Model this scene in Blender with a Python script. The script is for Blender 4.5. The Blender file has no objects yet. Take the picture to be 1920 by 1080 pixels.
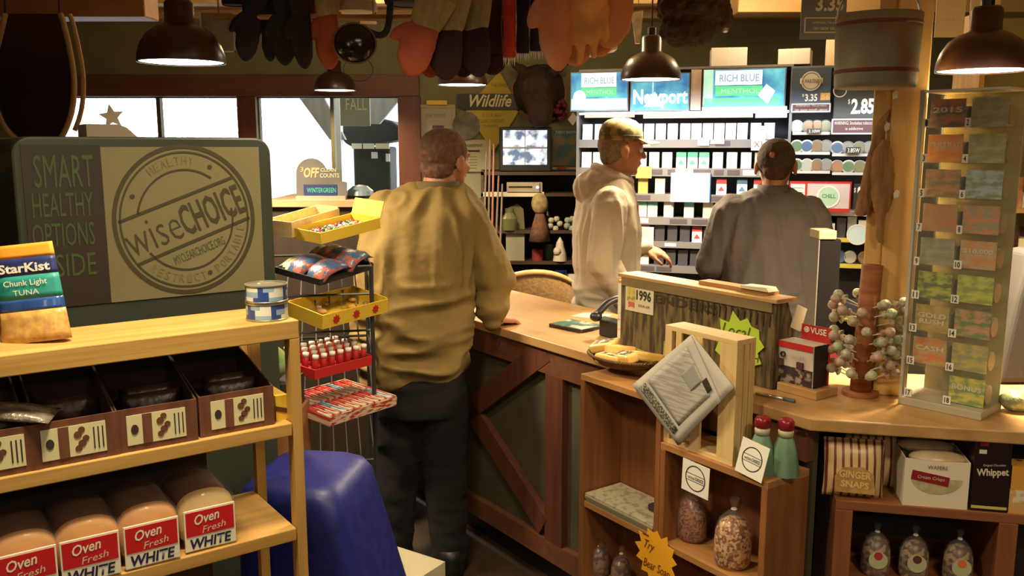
import bpy, bmesh, math, random
from mathutils import Vector, Matrix, Euler, noise
R = math.radians
rnd = random.Random(7)
SC = bpy.context.scene
COL = SC.collection

# ------------------------------------------------------------------ camera, world, exposure
FPX = 1650.0; PITCH = math.atan(0.1606); CAMH = 1.68
CP, SP = math.cos(PITCH), math.sin(PITCH)
cd = bpy.data.cameras.new('camera'); cam = bpy.data.objects.new('camera', cd); COL.objects.link(cam)
cd.sensor_width = 36.0; cd.lens = FPX / 1920 * 36.0; cd.clip_start = 0.05; cd.clip_end = 200
cam.location = (0, 0, CAMH); cam.rotation_euler = (math.pi / 2 - PITCH, 0, 0)
SC.camera = cam
w = bpy.data.worlds.new('daylight'); SC.world = w; w.use_nodes = True
w.node_tree.nodes['Background'].inputs[0].default_value = (0.93, 0.97, 1.0, 1)
w.node_tree.nodes['Background'].inputs[1].default_value = 4.0
SC.view_settings.view_transform = 'Standard'; SC.view_settings.look = 'None'
SC.view_settings.gamma = 1; SC.view_settings.use_curve_mapping = False
SC.view_settings.exposure = 0.0
LAMP_W = 42.0

# ------------------------------------------------------------------ helpers
def ray(x, y):
    u = (x - 960) / FPX; v = (540 - y) / FPX
    return Vector((u, CP + v * SP, -SP + v * CP))
def P(x, y, Y):
    a = ray(x, y); t = Y / a.y
    return Vector((a.x * t, Y, CAMH + a.z * t))
def PZ(x, y, z):
    a = ray(x, y); t = (z - CAMH) / a.z
    return Vector((a.x * t, a.y * t, z))
class Fr:
    """a vertical working plane: local x along it, local y into it, z up"""
    def __init__(s, x, y, deg):
        s.x0, s.y0, s.a = x, y, R(deg)
        s.ux = Vector((math.cos(s.a), math.sin(s.a), 0)); s.uy = Vector((-math.sin(s.a), math.cos(s.a), 0))
    def L(s, px, py, off=0.0):
        a = ray(px, py); o = Vector((s.x0, s.y0, 0)) + s.uy * off
        t = o.dot(s.uy) / a.dot(s.uy)
        h = Vector((a.x * t, a.y * t, CAMH + a.z * t))
        return ((h - o).dot(s.ux), h.z)
    def W(s, lx, ly, z=0.0):
        return Vector((s.x0, s.y0, 0)) + s.ux * lx + s.uy * ly + Vector((0, 0, z))
    def sub(s, lx, ly, ddeg=0):
        q = s.W(lx, ly); return Fr(q.x, q.y, math.degrees(s.a) + ddeg)

_mats = {}
def mat(name, c, rough=0.6, c2=None, scale=(6, 6, 6), thr=None, bump=0.0, metal=0.0, emit=0.0, alpha=1.0, spec=0.5, detail=4, kind='noise', coat=0.0):
    if name in _mats: return _mats[name]
    m = bpy.data.materials.new(name); m.use_nodes = True
    nt = m.node_tree; b = nt.nodes['Principled BSDF']
    b.inputs['Base Color'].default_value = (*c, 1); b.inputs['Roughness'].default_value = rough
    b.inputs['Metallic'].default_value = metal; b.inputs['Specular IOR Level'].default_value = spec
    if coat: b.inputs['Coat Weight'].default_value = coat
    if c2 is not None or bump:
        tc = nt.nodes.new('ShaderNodeTexCoord'); mp = nt.nodes.new('ShaderNodeMapping')
        mp.inputs['Scale'].default_value = scale
        nt.links.new(tc.outputs['Object'], mp.inputs['Vector'])
        if kind == 'voronoi':
            n = nt.nodes.new('ShaderNodeTexVoronoi'); n.inputs['Scale'].default_value = 1; out = n.outputs['Color']
        elif kind == 'wave':
            n = nt.nodes.new('ShaderNodeTexWave'); n.inputs['Scale'].default_value = 1
            n.inputs['Distortion'].default_value = 4; n.inputs['Detail'].default_value = 3; out = n.outputs['Fac']
        else:
            n = nt.nodes.new('ShaderNodeTexNoise'); n.inputs['Scale'].default_value = 1; n.inputs['Detail'].default_value = detail; out = n.outputs['Fac']
        nt.links.new(mp.outputs['Vector'], n.inputs['Vector'])
        if c2 is not None:
            r = nt.nodes.new('ShaderNodeValToRGB')
            lo, hi = thr if thr else (0.35, 0.68)
            r.color_ramp.elements[0].position = lo; r.color_ramp.elements[1].position = hi
            r.color_ramp.elements[0].color = (*c, 1); r.color_ramp.elements[1].color = (*c2, 1)
            nt.links.new(out, r.inputs['Fac']); nt.links.new(r.outputs['Color'], b.inputs['Base Color'])
        if bump:
            bp = nt.nodes.new('ShaderNodeBump'); bp.inputs['Strength'].default_value = bump; bp.inputs['Distance'].default_value = 0.01
            nt.links.new(out, bp.inputs['Height']); nt.links.new(bp.outputs['Normal'], b.inputs['Normal'])
    if emit:
        if c2 is not None: nt.links.new(r.outputs['Color'], b.inputs['Emission Color'])
        else: b.inputs['Emission Color'].default_value = (*c, 1)
        b.inputs['Emission Strength'].default_value = emit
    if alpha < 1:
        b.inputs['Alpha'].default_value = alpha
    _mats[name] = m
    return m
def wood(name, c, c2, axis='x', rough=0.55, bump=0.12, f=40):
    s = {'x': (2.5, f, f), 'y': (f, 2.5, f), 'z': (f, f, 2.5)}[axis]
    return mat(name, c, rough, c2, s, (0.3, 0.72), bump, detail=6)
def plain(name, c, rough=0.6, **k): return mat(name, c, rough, **k)

class MB:
    def __init__(s): s.bm = bmesh.new(); s.mi = 0
    def _f(s, vs):
        try: f = s.bm.faces.new(vs)
        except ValueError: return None
        f.material_index = s.mi; return f
    def box(s, x0, x1, y0, y1, z0, z1, M=None):
        c = [(x0, y0, z0), (x1, y0, z0), (x1, y1, z0), (x0, y1, z0), (x0, y0, z1), (x1, y0, z1), (x1, y1, z1), (x0, y1, z1)]
        v = [s.bm.verts.new(M @ Vector(p) if M else p) for p in c]
        for f in ((0, 3, 2, 1), (4, 5, 6, 7), (0, 1, 5, 4), (1, 2, 6, 5), (2, 3, 7, 6), (3, 0, 4, 7)): s._f([v[i] for i in f])
        return s
    def prism(s, pts, y0, y1, M=None, plane='xz'):
        """polygon in xz (or xy) extruded along the remaining axis"""
        def q(a, b, t): return (a, t, b) if plane == 'xz' else ((a, b, t) if plane == 'xy' else (t, a, b))
        A = [s.bm.verts.new(M @ Vector(q(a, b, y0)) if M else q(a, b, y0)) for a, b in pts]
        B = [s.bm.verts.new(M @ Vector(q(a, b, y1)) if M else q(a, b, y1)) for a, b in pts]
        s._f(A); s._f(B[::-1]); n = len(pts)
        for i in range(n): s._f([A[i], B[i], B[(i + 1) % n], A[(i + 1) % n]])
        return s
    def rings(s, rs, cap=True, closed=False):
        V = [[s.bm.verts.new(p) for p in r] for r in rs]; n = len(rs[0])
        m = len(V)
        for k in range(m if closed else m - 1):
            a, b = V[k], V[(k + 1) % m]
            for i in range(n): s._f([a[i], a[(i + 1) % n], b[(i + 1) % n], b[i]])
        if cap and not closed: s._f(V[0][::-1]); s._f(V[-1])
        return V
    def lathe(s, prof, c=(0, 0, 0), n=24, M=None, cap=True, sx=1, sy=1):
        rs = []
        for r, z in prof:
            rr = max(r, 1e-4); rg = []
            for i in range(n):
                t = 2 * math.pi * i / n; p = Vector((c[0] + rr * sx * math.cos(t), c[1] + rr * sy * math.sin(t), c[2] + z))
                rg.append(M @ p if M else p)
            rs.append(rg)
        s.rings(rs, cap); return s
    def tube(s, pts, r, n=8, r2=None, closed=False):
        pts = [Vector(p) for p in pts]; m = len(pts); rs = []; up = None
        for k, p in enumerate(pts):
            if closed: t = (pts[(k + 1) % m] - pts[k - 1])
            else: t = pts[min(k + 1, m - 1)] - pts[max(k - 1, 0)]
            t.normalize()
            if up is None: up = Vector((0, 0, 1)) if abs(t.z) < 0.9 else Vector((1, 0, 0))
            a = t.cross(up)
            if a.length < 1e-4: a = t.cross(Vector((0, 1, 0)))
            a.normalize(); b = a.cross(t).normalized(); up = b
            rad = r[k] if isinstance(r, list) else r
            ra, rb = rad if isinstance(rad, tuple) else (rad, rad)
            rs.append([p + a * ra * math.cos(2 * math.pi * i / n) + b * rb * math.sin(2 * math.pi * i / n) for i in range(n)])
        s.rings(rs, True, closed); return s
    def ball(s, c, r, n=12, M=None):
        rx, ry, rz = r if isinstance(r, (list, tuple)) else (r, r, r)
        rs = []
        for k in range(1, n // 2 + 1):
            ph = math.pi * k / (n // 2 + 1)
            rg = []
            for i in range(n):
                t = 2 * math.pi * i / n
                p = Vector((rx * math.sin(ph) * math.cos(t), ry * math.sin(ph) * math.sin(t), rz * math.cos(ph)))
                if M: p = M @ p
                rg.append(Vector(c) + p)
            rs.append(rg)
        s.rings(rs[::-1]); return s
    def cap(s, a, b, r0, r1, n=12):
        """tapered capsule with rounded ends"""
        a, b = Vector(a), Vector(b); t = (b - a); L = t.length; t = t / L; pts = []; rr = []
        for k in (0.02, 0.35, 0.7): pts.append(a - t * r0 * math.sqrt(1 - k * k)); rr.append(r0 * k)
        pts += [a, a.lerp(b, .5), b]; rr += [r0, (r0 + r1) / 2, r1]
        for k in (0.7, 0.35, 0.02): pts.append(b + t * r1 * math.sqrt(1 - k * k)); rr.append(r1 * k)
        s.tube(pts, [max(q, .0005) for q in rr], n); return s
    def build(s, name, m, parent=None, loc=None, rz=0.0, smooth=False, bevel=0.0, rot=None, seg=2):
        bmesh.ops.recalc_face_normals(s.bm, faces=s.bm.faces)
        me = bpy.data.meshes.new(name); s.bm.to_mesh(me); s.bm.free()
        for q in (m if isinstance(m, (list, tuple)) else [m]): me.materials.append(q)
        if smooth:
            for p in me.polygons: p.use_smooth = True
        o = bpy.data.objects.new(name, me); COL.objects.link(o)
        if parent: o.parent = parent
        if loc is not None: o.location = loc
        if rot is not None: o.rotation_euler = rot
        elif rz: o.rotation_euler = (0, 0, rz)
        if bevel:
            b = o.modifiers.new('bevel', 'BEVEL'); b.width = bevel; b.segments = seg; b.limit_method = 'ANGLE'; b.angle_limit = R(40)
        return o
def tag(o, label, cat, group=None):
    o['label'] = label; o['category'] = cat
    if group: o['group'] = group
    return o
def struct(o): o['kind'] = 'structure'; return o
def thing(name, label, cat, loc=(0, 0, 0), rz=0.0, group=None, rot=None):
    o = bpy.data.objects.new(name, None); COL.objects.link(o); o.empty_display_size = 0.05
    o.location = loc; o.rotation_euler = rot if rot is not None else (0, 0, rz)
    return tag(o, label, cat, group)
def at(fr, lx, ly, z): return dict(loc=fr.W(lx, ly, z), rz=fr.a)
def dup(root, loc=None, rz=None, label=None, group=None, rot=None, scale=None):
    def rec(o, par):
        c = o.copy(); COL.objects.link(c); c.parent = par
        for ch in list(o.children): rec(ch, c)
        return c
    kids = list(root.children); c = root.copy(); COL.objects.link(c)
    for ch in kids: rec(ch, c)
    if loc is not None: c.location = loc
    if rz is not None: c.rotation_euler = (0, 0, rz)
    if rot is not None: c.rotation_euler = rot
    if scale is not None: c.scale = scale
    if label: c['label'] = label
    if group: c['group'] = group
    return c
def remat(root, part, m):
    """give one part of a copy its own mesh data and material"""
    for o in ([root] if part is None else [c for c in root.children if c.name.split('.')[0] == part]):
        me = o.data.copy(); me.materials.clear()
        for q in (m if isinstance(m, (list, tuple)) else [m]): me.materials.append(q)
        o.data = me
_tx = {}
def text(s, m, parent, x, z, w_, h_, y=-0.001, rot=0.0, shear=0.0, bold=0.0, name='lettering', depth=0.0006, M=None, label=None):
    """letters fitted to a box w_ by h_ centred on (x,z), lying in the local xz plane, facing -y"""
    cu = bpy.data.curves.new('letters', 'FONT'); cu.body = s; cu.shear = shear; cu.offset = bold; cu.resolution_u = 2
    cu.align_x = 'CENTER'; cu.space_line = 0.9
    o = bpy.data.objects.new('letters', cu); COL.objects.link(o)
    dg = bpy.context.evaluated_depsgraph_get(); me = bpy.data.meshes.new_from_object(o.evaluated_get(dg))
    bpy.data.objects.remove(o); bpy.data.curves.remove(cu)
    xs = [v.co.x for v in me.vertices]; ys = [v.co.y for v in me.vertices]
    if not xs: return None
    cx, cy = (min(xs) + max(xs)) / 2, (min(ys) + max(ys)) / 2
    sx = w_ / max(1e-6, max(xs) - min(xs)); sy = h_ / max(1e-6, max(ys) - min(ys))
    c_, s_ = math.cos(rot), math.sin(rot)
    for v in me.vertices:
        a, b = (v.co.x - cx) * sx, (v.co.y - cy) * sy
        p = Vector((x + a * c_ - b * s_, y - depth, z + a * s_ + b * c_))
        v.co = M @ p if M else p
    me.materials.clear(); me.materials.append(m); me.name = name
    t = bpy.data.objects.new(name, me); COL.objects.link(t); t.parent = parent
    if label: t['label'] = label
    return t
def ringpts(cx, cz, r, n=40, sx=1.0):
    return [(cx + r * sx * math.cos(2 * math.pi * i / n), cz + r * math.sin(2 * math.pi * i / n)) for i in range(n)]
def annulus(mb, cx, cz, r0, r1, y0, y1, n=48, sx=1.0, a0=0, a1=360, M=None):
    full = abs(a1 - a0) >= 360
    k = n if full else n + 1
    rs = []
    for i in range(k):
        t = R(a0 + (a1 - a0) * i / n); c, s_ = math.cos(t), math.sin(t)
        q = [Vector((cx + r * sx * c, y, cz + r * s_)) for r, y in ((r0, y0), (r1, y0), (r1, y1), (r0, y1))]
        rs.append([M @ p for p in q] if M else q)
    mb.rings(rs, True, closed=full)
def starpts(cx, cz, r0, r1, n, sx=1.0, jit=0.0, seed=1):
    q = random.Random(seed); out = []
    for i in range(2 * n):
        r = (r1 if i % 2 == 0 else r0) * (1 + q.uniform(-jit, jit)); t = math.pi * i / n + .1
        out.append((cx + r * sx * math.cos(t), cz + r * math.sin(t)))
    return out
def remeshed(mb, name, m, voxel, parent=None, smooth=6, disp=None, loc=None, rz=0, rot=None, fac=0.5):
    """union closed shapes into one continuous surface, relax it, then displace it along its normals"""
    bmesh.ops.recalc_face_normals(mb.bm, faces=mb.bm.faces)
    me = bpy.data.meshes.new('tmp'); mb.bm.to_mesh(me); mb.bm.free()
    o = bpy.data.objects.new('tmp', me); COL.objects.link(o)
    r = o.modifiers.new('r', 'REMESH'); r.mode = 'VOXEL'; r.voxel_size = voxel; r.adaptivity = 0
    if smooth:
        q = o.modifiers.new('s', 'SMOOTH'); q.iterations = smooth; q.factor = fac
    dg = bpy.context.evaluated_depsgraph_get(); m2 = bpy.data.meshes.new_from_object(o.evaluated_get(dg))
    bpy.data.objects.remove(o); bpy.data.meshes.remove(me)
    if disp:
        nr = [v.normal.copy() for v in m2.vertices]
        for v, n_ in zip(m2.vertices, nr): v.co = v.co + n_ * disp(v.co, n_)
    for p in m2.polygons: p.use_smooth = True
    m2.materials.clear(); m2.name = name
    for q in (m if isinstance(m, (list, tuple)) else [m]): m2.materials.append(q)
    t = bpy.data.objects.new(name, m2); COL.objects.link(t)
    if parent: t.parent = parent
    if loc is not None: t.location = loc
    if rot is not None: t.rotation_euler = rot
    elif rz: t.rotation_euler = (0, 0, rz)
    return t

# ------------------------------------------------------------------ materials
PINE = wood('pine_boards', (.56, .34, .10), (.40, .22, .055), 'x')
PINEZ = wood('pine_posts', (.56, .34, .10), (.40, .22, .055), 'z')
PALE = wood('pale_pine', (.74, .54, .26), (.60, .41, .17), 'z', f=60)
PALEX = wood('pale_pine_flat', (.76, .56, .28), (.64, .45, .2), 'x', f=60)
OAK = wood('counter_top_wood', (.52, .31, .12), (.40, .22, .08), 'x', rough=.38, f=30)
REDW = wood('red_stained_wood', (.13, .04, .02), (.085, .025, .014), 'z', f=30)
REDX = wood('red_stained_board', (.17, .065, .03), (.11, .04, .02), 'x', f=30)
BROWN = wood('brown_cabinet_wood', (.36, .16, .055), (.25, .10, .035), 'z', f=30)
BROWNX = wood('brown_cabinet_board', (.42, .20, .07), (.30, .13, .045), 'x', f=30)
CEILW = wood('ceiling_boards', (.66, .44, .19), (.54, .33, .13), 'x', f=9)
BEAMW = wood('beam_wood', (.42, .19, .06), (.30, .12, .04), 'x', f=16)
OLIVE = mat('olive_wall_paint', (.21, .19, .085), .8, (.17, .155, .07), (5, 5, 5), bump=.05)
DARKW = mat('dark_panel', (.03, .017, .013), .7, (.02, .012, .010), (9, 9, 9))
FLOORM = wood('dark_floor_boards', (.06, .035, .022), (.035, .02, .013), 'y', rough=.5, f=12)
BLACK = plain('black_plastic', (.012, .011, .014), .4)
MATTE = plain('matte_black', (.02, .017, .018), .8)
WHITE = plain('white_paper', (.80, .77, .70), .7)
CREAM = plain('cream_card', (.62, .56, .40), .7)
GREY = plain('grey_metal', (.34, .33, .31), .45, metal=.3)
STEEL = plain('bright_steel', (.62, .6, .56), .28, metal=.9)
YEL = plain('yellow_card', (.72, .48, .04), .6)
RED = plain('red_card', (.50, .02, .02), .5)
NAVY = plain('navy_print', (.02, .03, .14), .45)
BLUE = plain('blue_print', (.04, .12, .42), .45)
TEAL = plain('teal_print', (.02, .26, .24), .5)
GREEN = plain('green_print', (.05, .36, .12), .5)
ORANGE = plain('orange_card', (.80, .34, .03), .65)
LIME = plain('lime_card', (.46, .62, .05), .65)
INK = plain('black_ink', (.03, .025, .02), .7)
CLEAR = mat('clear_cellophane', (.9, .9, .9), .08, alpha=.06, spec=1.0, bump=.4, scale=(30, 30, 30))
ACRY = mat('clear_acrylic', (.80, .82, .70), .08, alpha=.05, spec=.5)
LAMPM = plain('dark_enamel', (.035, .012, .010), .35)
SKIN = mat('skin', (.50, .24, .14), .55, (.42, .17, .10), (14, 14, 14), bump=.05)

# ------------------------------------------------------------------ room shell
WY = 6.5
def zat(py, Y=WY): return P(960, py, Y).z
def xat(px, Y=WY): return P(px, 280, Y).x
b = MB(); b.box(-6, 5, -4, 8, -.05, 0); struct(b.build('floor', FLOORM))
b = MB(); b.box(-6, 5, -4, 8, 2.62, 2.68); struct(b.build('ceiling', CEILW))
zt, zb = zat(181), 1.16
xw = [xat(70), xat(450), xat(485), xat(750)]
b = MB()
b.box(-6, xw[0], WY, WY + .12, 0, 2.62); b.box(xw[3], 5, WY, WY + .12, 0, 2.62)
b.box(xw[0], xw[3], WY, WY + .12, zt, 2.62); b.box(xw[0], xw[3], WY, WY + .12, 0, zb); b.box(xw[1], xw[2], WY, WY + .12, zb, zt)
struct(b.build('wall_back', OLIVE))
b = MB(); b.box(-6.1, -6, -4, WY + .12, 0, 2.62); struct(b.build('wall_left', OLIVE))
b = MB(); b.box(4.2, 4.3, -4, WY + .12, 0, 2.62); struct(b.build('wall_right', OLIVE))
b = MB(); b.box(-6, 5, -4.1, -4, 0, 2.62); struct(b.build('wall_front', DARKW))
# reddish header and casings
b = MB(); b.box(xat(60), xat(788), WY - .04, WY, zt, zat(140)); struct(b.build('trim_1', REDX, bevel=.004))
b = MB(); b.box(xw[3] - .005, xat(790), WY - .05, WY, 0.9, zt); struct(b.build('trim_2', REDW, bevel=.004))
b = MB(); b.box(xw[1], xw[2], WY - .03, WY, zb, zt); struct(b.build('trim_3', REDW, bevel=.004))
b = MB(); b.box(xat(60), xat(790), WY - .12, WY, zb - .05, zb); struct(b.build('trim_4', REDX, bevel=.004))
# windows with frames and panes
GLASS = mat('window_glass', (.03, .035, .035), .02, alpha=.05, spec=.5)
def window(n, x0, x1, mull):
    o = bpy.data.objects.new('window_%d' % n, None); COL.objects.link(o); struct(o)
    m = MB(); t = .03
    m.box(x0, x1, WY + .02, WY + .07, zt - t * .3, zt); m.box(x0, x1, WY + .02, WY + .07, zb, zb + t)
    m.box(x0, x0 + .012, WY + .02, WY + .07, zb, zt); m.box(x1 - .012, x1, WY + .02, WY + .07, zb, zt)
    m.box(mull - .014, mull + .014, WY + .015, WY + .07, zb, zt)
    m.build('window_frame', wood('window_frame_wood', (.10, .085, .03), (.06, .05, .02), 'z'), o)
    m = MB(); m.box(x0 + .01, x1 - .01, WY + .04, WY + .045, zb + .02, zt - .01); m.build('window_pane', GLASS, o)
window(1, xw[0], xw[1], xat(300)); window(2, xw[2], xw[3], xat(624))
# heavy wooden beams under the ceiling
def beam(x0, x1, y0, y1, z0, z1, m, n=[4]):
    n[0] += 1; q = MB(); q.box(x0, x1, y0, y1, z0, z1); return struct(q.build('trim_%d' % n[0], m, bevel=.006))
bz = P(100, 31, 4.0).z
beam(-4, xat(288, 4.0), 4.0, 4.16, bz, 2.62, BEAMW)
beam(-6, 4.2, 6.30, 6.5, zat(34, 6.3), 2.62, CEILW)
beam(-6, 4.2, 5.3, 5.42, 2.50, 2.62, CEILW)
cz = P(1430, 30, 5.2).z
beam(P(1372, 10, 5.2).x, 4.1, 5.05, 5.25, cz, 2.62, CEILW)

# ------------------------------------------------------------------ outside
SNOW = plain('snow', (.85, .87, .9), .9)
b = MB(); b.box(-30, 30, WY + .3, 60, -.3, -.05); struct(b.build('ground', SNOW))
DKG = mat('weathered_grey_wood', (.42, .42, .40), .8, (.32, .33, .31), (20, 20, 3))
def pxz(px, py, Y): q = P(px, py, Y); return (q.x, q.z)
t = thing('porch_post', 'grey porch post with two diagonal braces outside the right window', 'post', (P(628, 300, 8.2).x, 8.2, -.05))
ox = P(628, 300, 8.2).x
m = MB(); m.box(-.02, .06, 0, .12, 0, 2.9); m.build('post', SNOW, t)
for name, a, c_ in (('brace', (575, 180), (632, 262)), ('brace', (722, 180), (686, 232))):
    A = pxz(*a, 8.2); B = pxz(*c_, 8.2); m = MB(); wd = .12 if a[0] < 600 else .2
    m.prism([(A[0] - ox - wd, A[1] + .1), (A[0] - ox + wd, A[1] + .1), (B[0] - ox + wd * .6, B[1] + .05), (B[0] - ox - wd * .6, B[1] + .05)], .02, .1); m.build(name, DKG, t)
# hanging porch sign
A = P(637, 184, 7.9); B = P(694, 236, 7.9)
t = thing('porch_sign', 'faded grey sign board hanging outside behind right window pane', 'sign', (A.x, 7.9, B.z))
m = MB(); m.box(0, B.x - A.x, 0, .03, 0, A.z - B.z + .5); m.build('board', mat('faded_sign', (.40, .44, .40), .8, (.30, .34, .31), (3, 3, 3)), t)
text('FALL', WHITE, t, (B.x - A.x) * .55, (A.z - B.z) * .78, (B.x - A.x) * .7, .1)
# fuel pump like dark machine standing outside
YP = 8.6
A = P(662, 262, YP); Bp = P(735, 262, YP)
t = thing('outdoor_dispenser', 'dark green round-topped dispenser machine standing outside behind right window', 'machine', (A.x, YP, -.05))
PUMP = mat('dark_green_enamel', (.012, .016, .010), .8, (.018, .022, .014), (8, 8, 8))
def rel(px, py): q = P(px, py, YP); return (q.x - A.x, q.z + .05)
m = MB(); p0 = rel(662, 275); p1 = rel(733, 360)
m.box(p0[0], p1[0], 0, .5, .4, p0[1]); m.build('body', PUMP, t, bevel=.02)
m = MB(); m.box(p0[0] + .05, p1[0] - .05, .05, .45, 0, .4); m.build('plinth', GREY, t)
m = MB()
m.prism([rel(*q) for q in ((640, 238), (660, 233), (690, 235), (697, 221), (712, 221), (735, 226), (756, 240), (760, 250), (752, 262), (733, 266), (664, 276), (650, 268), (640, 254))], -.1, .6)
m.build('hood', PUMP, t, bevel=.02)
for xa, xb in ((664, 682), (685, 705), (708, 733)):
    q0 = rel(xa, 279); q1 = rel(xb, 269); m = MB(); m.box(q0[0], q1[0], -.13, -.1, q0[1], q1[1]); m.build('price_plate', CREAM, t)
q0 = rel(697, 297); q1 = rel(708, 285); m = MB(); m.box(q0[0], q1[0], -.02, 0, q0[1], q1[1]); m.build('sticker', WHITE, t)
q0 = rel(724, 303); q1 = rel(731, 288); m = MB(); m.box(q0[0], q1[0], -.02, 0, q0[1], q1[1]); m.build('sticker', WHITE, t)
A = P(640, 270, 13)
m = MB(); m.box(0, .7, 0, .3, 0, A.z + .05)
tag(m.build('storage_shed', plain('white_metal', (.6, .62, .66), .5), loc=(A.x, 13, -.05)), 'tall pale shed wall standing outside behind the dark green dispenser', 'shed')
# outdoor car roof low in the window
A = P(650, 350, 9.0)
t = thing('car', 'pale blue car parked outside seen low in right window', 'car', (A.x - .6, 9.6, -.05))
m = MB(); m.prism([(-1, .35), (3.2, .35), (3.2, .8), (2.5, .85), (1.9, 1.2), (.3, 1.25), (-.3, .85), (-1, .8)], 0, 1.6)
m.build('body', plain('pale_blue_paint', (.35, .45, .55), .3), t, bevel=.08, seg=4)
for x in (-.3, 2.4):
    for y in (.05, 1.35):
        m = MB(); M = Matrix.Translation((x, y, .33)) @ Matrix.Rotation(math.pi / 2, 4, 'X'); m.lathe([(.05, -.1), (.33, -.1), (.33, .1), (.05, .1)], M=M); m.build('wheel', BLACK, t)
m = MB(); m.prism([(-.1, .87), (2.2, .87), (1.8, 1.15), (.35, 1.18)], -.01, 0); m.build('side_window', BLACK, t)
# bare trees far off
BARK = plain('pale_bare_wood', (.5, .48, .46), .9)
rr = random.Random(3)
for i, px in enumerate((175, 215, 262, 320, 355, 402, 432, 500, 540)):
    q = P(px, 280, 26 + i % 3 * 3); m = MB(); m.tube([(0, 0, 0), (.1, 0, 3), (0, 0, 7)], [.16, .12, .04], 6)
    for k in range(16):
        z = rr.uniform(1.5, 6.5); a = rr.uniform(0, 6.28); l = rr.uniform(.8, 1.8)
        m.tube([(0.05, 0, z), (math.cos(a) * l, math.sin(a) * l, z + l * .8)], [.05, .015], 5)
    tag(m.build('bare_tree', BARK, loc=(q.x, q.y, -.05)), 'thin pale bare tree standing far off in the snow beyond the windows', 'tree', 'bare trees beyond the windows')

# ------------------------------------------------------------------ pendant lamps
BULB = plain('lamp_glow', (1.0, .93, .70), .5, emit=9.0)
def lamp(px, py, Y, label, z=None, X=None, wts=None, k=1.0):
    q = P(px, py, Y) if X is None else Vector((X, Y, z))
    t = thing('pendant_lamp', label, 'lamp', q, group=None)
    m = MB()
    m.lathe([(.140, 0), (.141, .006), (.138, .03), (.128, .06), (.108, .092), (.08, .112), (.055, .122), (.047, .128), (.046, .19), (.04, .2), (.012, .2), (.012, .195), (.038, .19), (.04, .13), (.07, .105), (.1, .085), (.12, .055), (.13, .03), (.134, .004)], n=40, cap=False)
    m.build('lamp_shade', LAMPM, t, smooth=True)
    m = MB(); m.lathe([(.001, .004), (.133, .004), (.131, .012), (.001, .014)], n=40); m.build('diffuser', BULB, t)
    m = MB(); m.tube([(0, 0, .2), (0, 0, 2.62 - q.z)], .004, 6); m.build('cord', BLACK, t)
    m = MB(); m.lathe([(.02, .2), (.02, .235), (.006, .24)], n=16); m.build('cord_grip', BLACK, t)
    ld = bpy.data.lights.new('lamp_light', 'AREA'); ld.shape = 'DISK'; ld.size = .24; ld.energy = (wts or LAMP_W) * k; ld.color = (1.0, .80, .48); ld.spread = R(150)
    lo = bpy.data.objects.new('lamp_light', ld); COL.objects.link(lo); lo.parent = t; lo.location = (0, 0, -.01)
    return t
lamp(341, 118, 3.0, 'dark pendant lamp hanging left, before the window header above the cooler panel')
lamp(628, 170, 6.1, 'dark pendant lamp hanging closest to the right window, smallest in view', k=.5)
lamp(867, 160, 5.1, 'pendant lamp half hidden behind the hanging tan and red work gloves')
lamp(1220, 150, 4.2, 'dark domed pendant lamp hanging in front of the lit cigarette headers')
L5 = lamp(1842, 134, 2.45, 'large dark pendant lamp hanging at the right above the lottery ticket case', k=1.7); L5.scale = (.845,) * 3
def globe(X, Y, label, wts):  # unseen globes added behind the camera as warm frontal fill
    t = thing('added_fill_globe', label, 'lamp', (X, Y, 2.25))
    m = MB(); m.ball((0, 0, 0), .11, 24); m.build('glass_globe', BULB, t, smooth=True)
    m = MB(); m.lathe([(.05, .10), (.05, .13), (.02, .14), (.02, .37)], n=16); m.build('stem', BLACK, t)
    ld = bpy.data.lights.new('added_fill_light', 'POINT'); ld.energy = wts; ld.color = (1.0, .80, .50); ld.shadow_soft_size = .14
    lo = bpy.data.objects.new('added_fill_light', ld); COL.objects.link(lo); lo.parent = t; lo.location = (0, 0, -.26)
globe(-1.1, -.9, 'round glass globe lamp on the ceiling behind the viewpoint, left one', 7)
globe(1.3, -.8, 'round glass globe lamp on the ceiling behind the viewpoint, right one', 7)
for X, Y, s in ((-.5, 1.3, 'left'), (1.0, .7, 'right'), (-.2, 2.2, 'middle'), (0.2, -1.2, 'rear')):
    lamp(0, 0, Y, 'dark pendant lamp overhead out of the frame, the %s one' % s, z=2.25, X=X, k={'left': .42, 'right': .34, 'middle': .22, 'rear': .6}[s])

# ================================================================== LEFT SIDE
# ------------------------------------------------------------------ pine display shelf
SH = Fr(-.411, 1.666, 36.0)
z1 = 1.35; z2 = SH.L(548, 793)[1]; z3 = SH.L(548, 992)[1]
SD = .24
t = thing('display_shelf', 'pine display shelf at left holding open cartons and bread loaves', 'shelf', **at(SH, 0, 0, 0))
LX = -.95
m = MB(); m.box(LX, 0.0, 0, SD - .06, z1 - .036, z1); m.build('top_board', PINE, t, bevel=.002)
for z in (z2, z3, z3 - .215):
    m = MB(); m.box(LX, -.022, 0, SD, z - .026, z); m.build('shelf_board', PINE, t, bevel=.002)
m = MB(); m.box(-.020, 0, 0, .03, 0, z1 - .036); m.build('post', PINEZ, t, bevel=.001)
m = MB(); m.box(-.020, 0, SD - .02, SD, 0, z1 - .036); m.build('post', PINEZ, t)
qx = SH.L(452, 660, SD)[0]
m = MB(); m.box(qx - .014, qx + .014, SD, SD + .02, z2 - .02, z1 - .036); m.build('post', PINEZ, t)
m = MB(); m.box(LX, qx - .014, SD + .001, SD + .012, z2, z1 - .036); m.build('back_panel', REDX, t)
m = MB(); m.box(LX, -.12, SD + .001, SD + .012, .1, z2 - .026); m.build('back_panel', DARKW, t)
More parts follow.
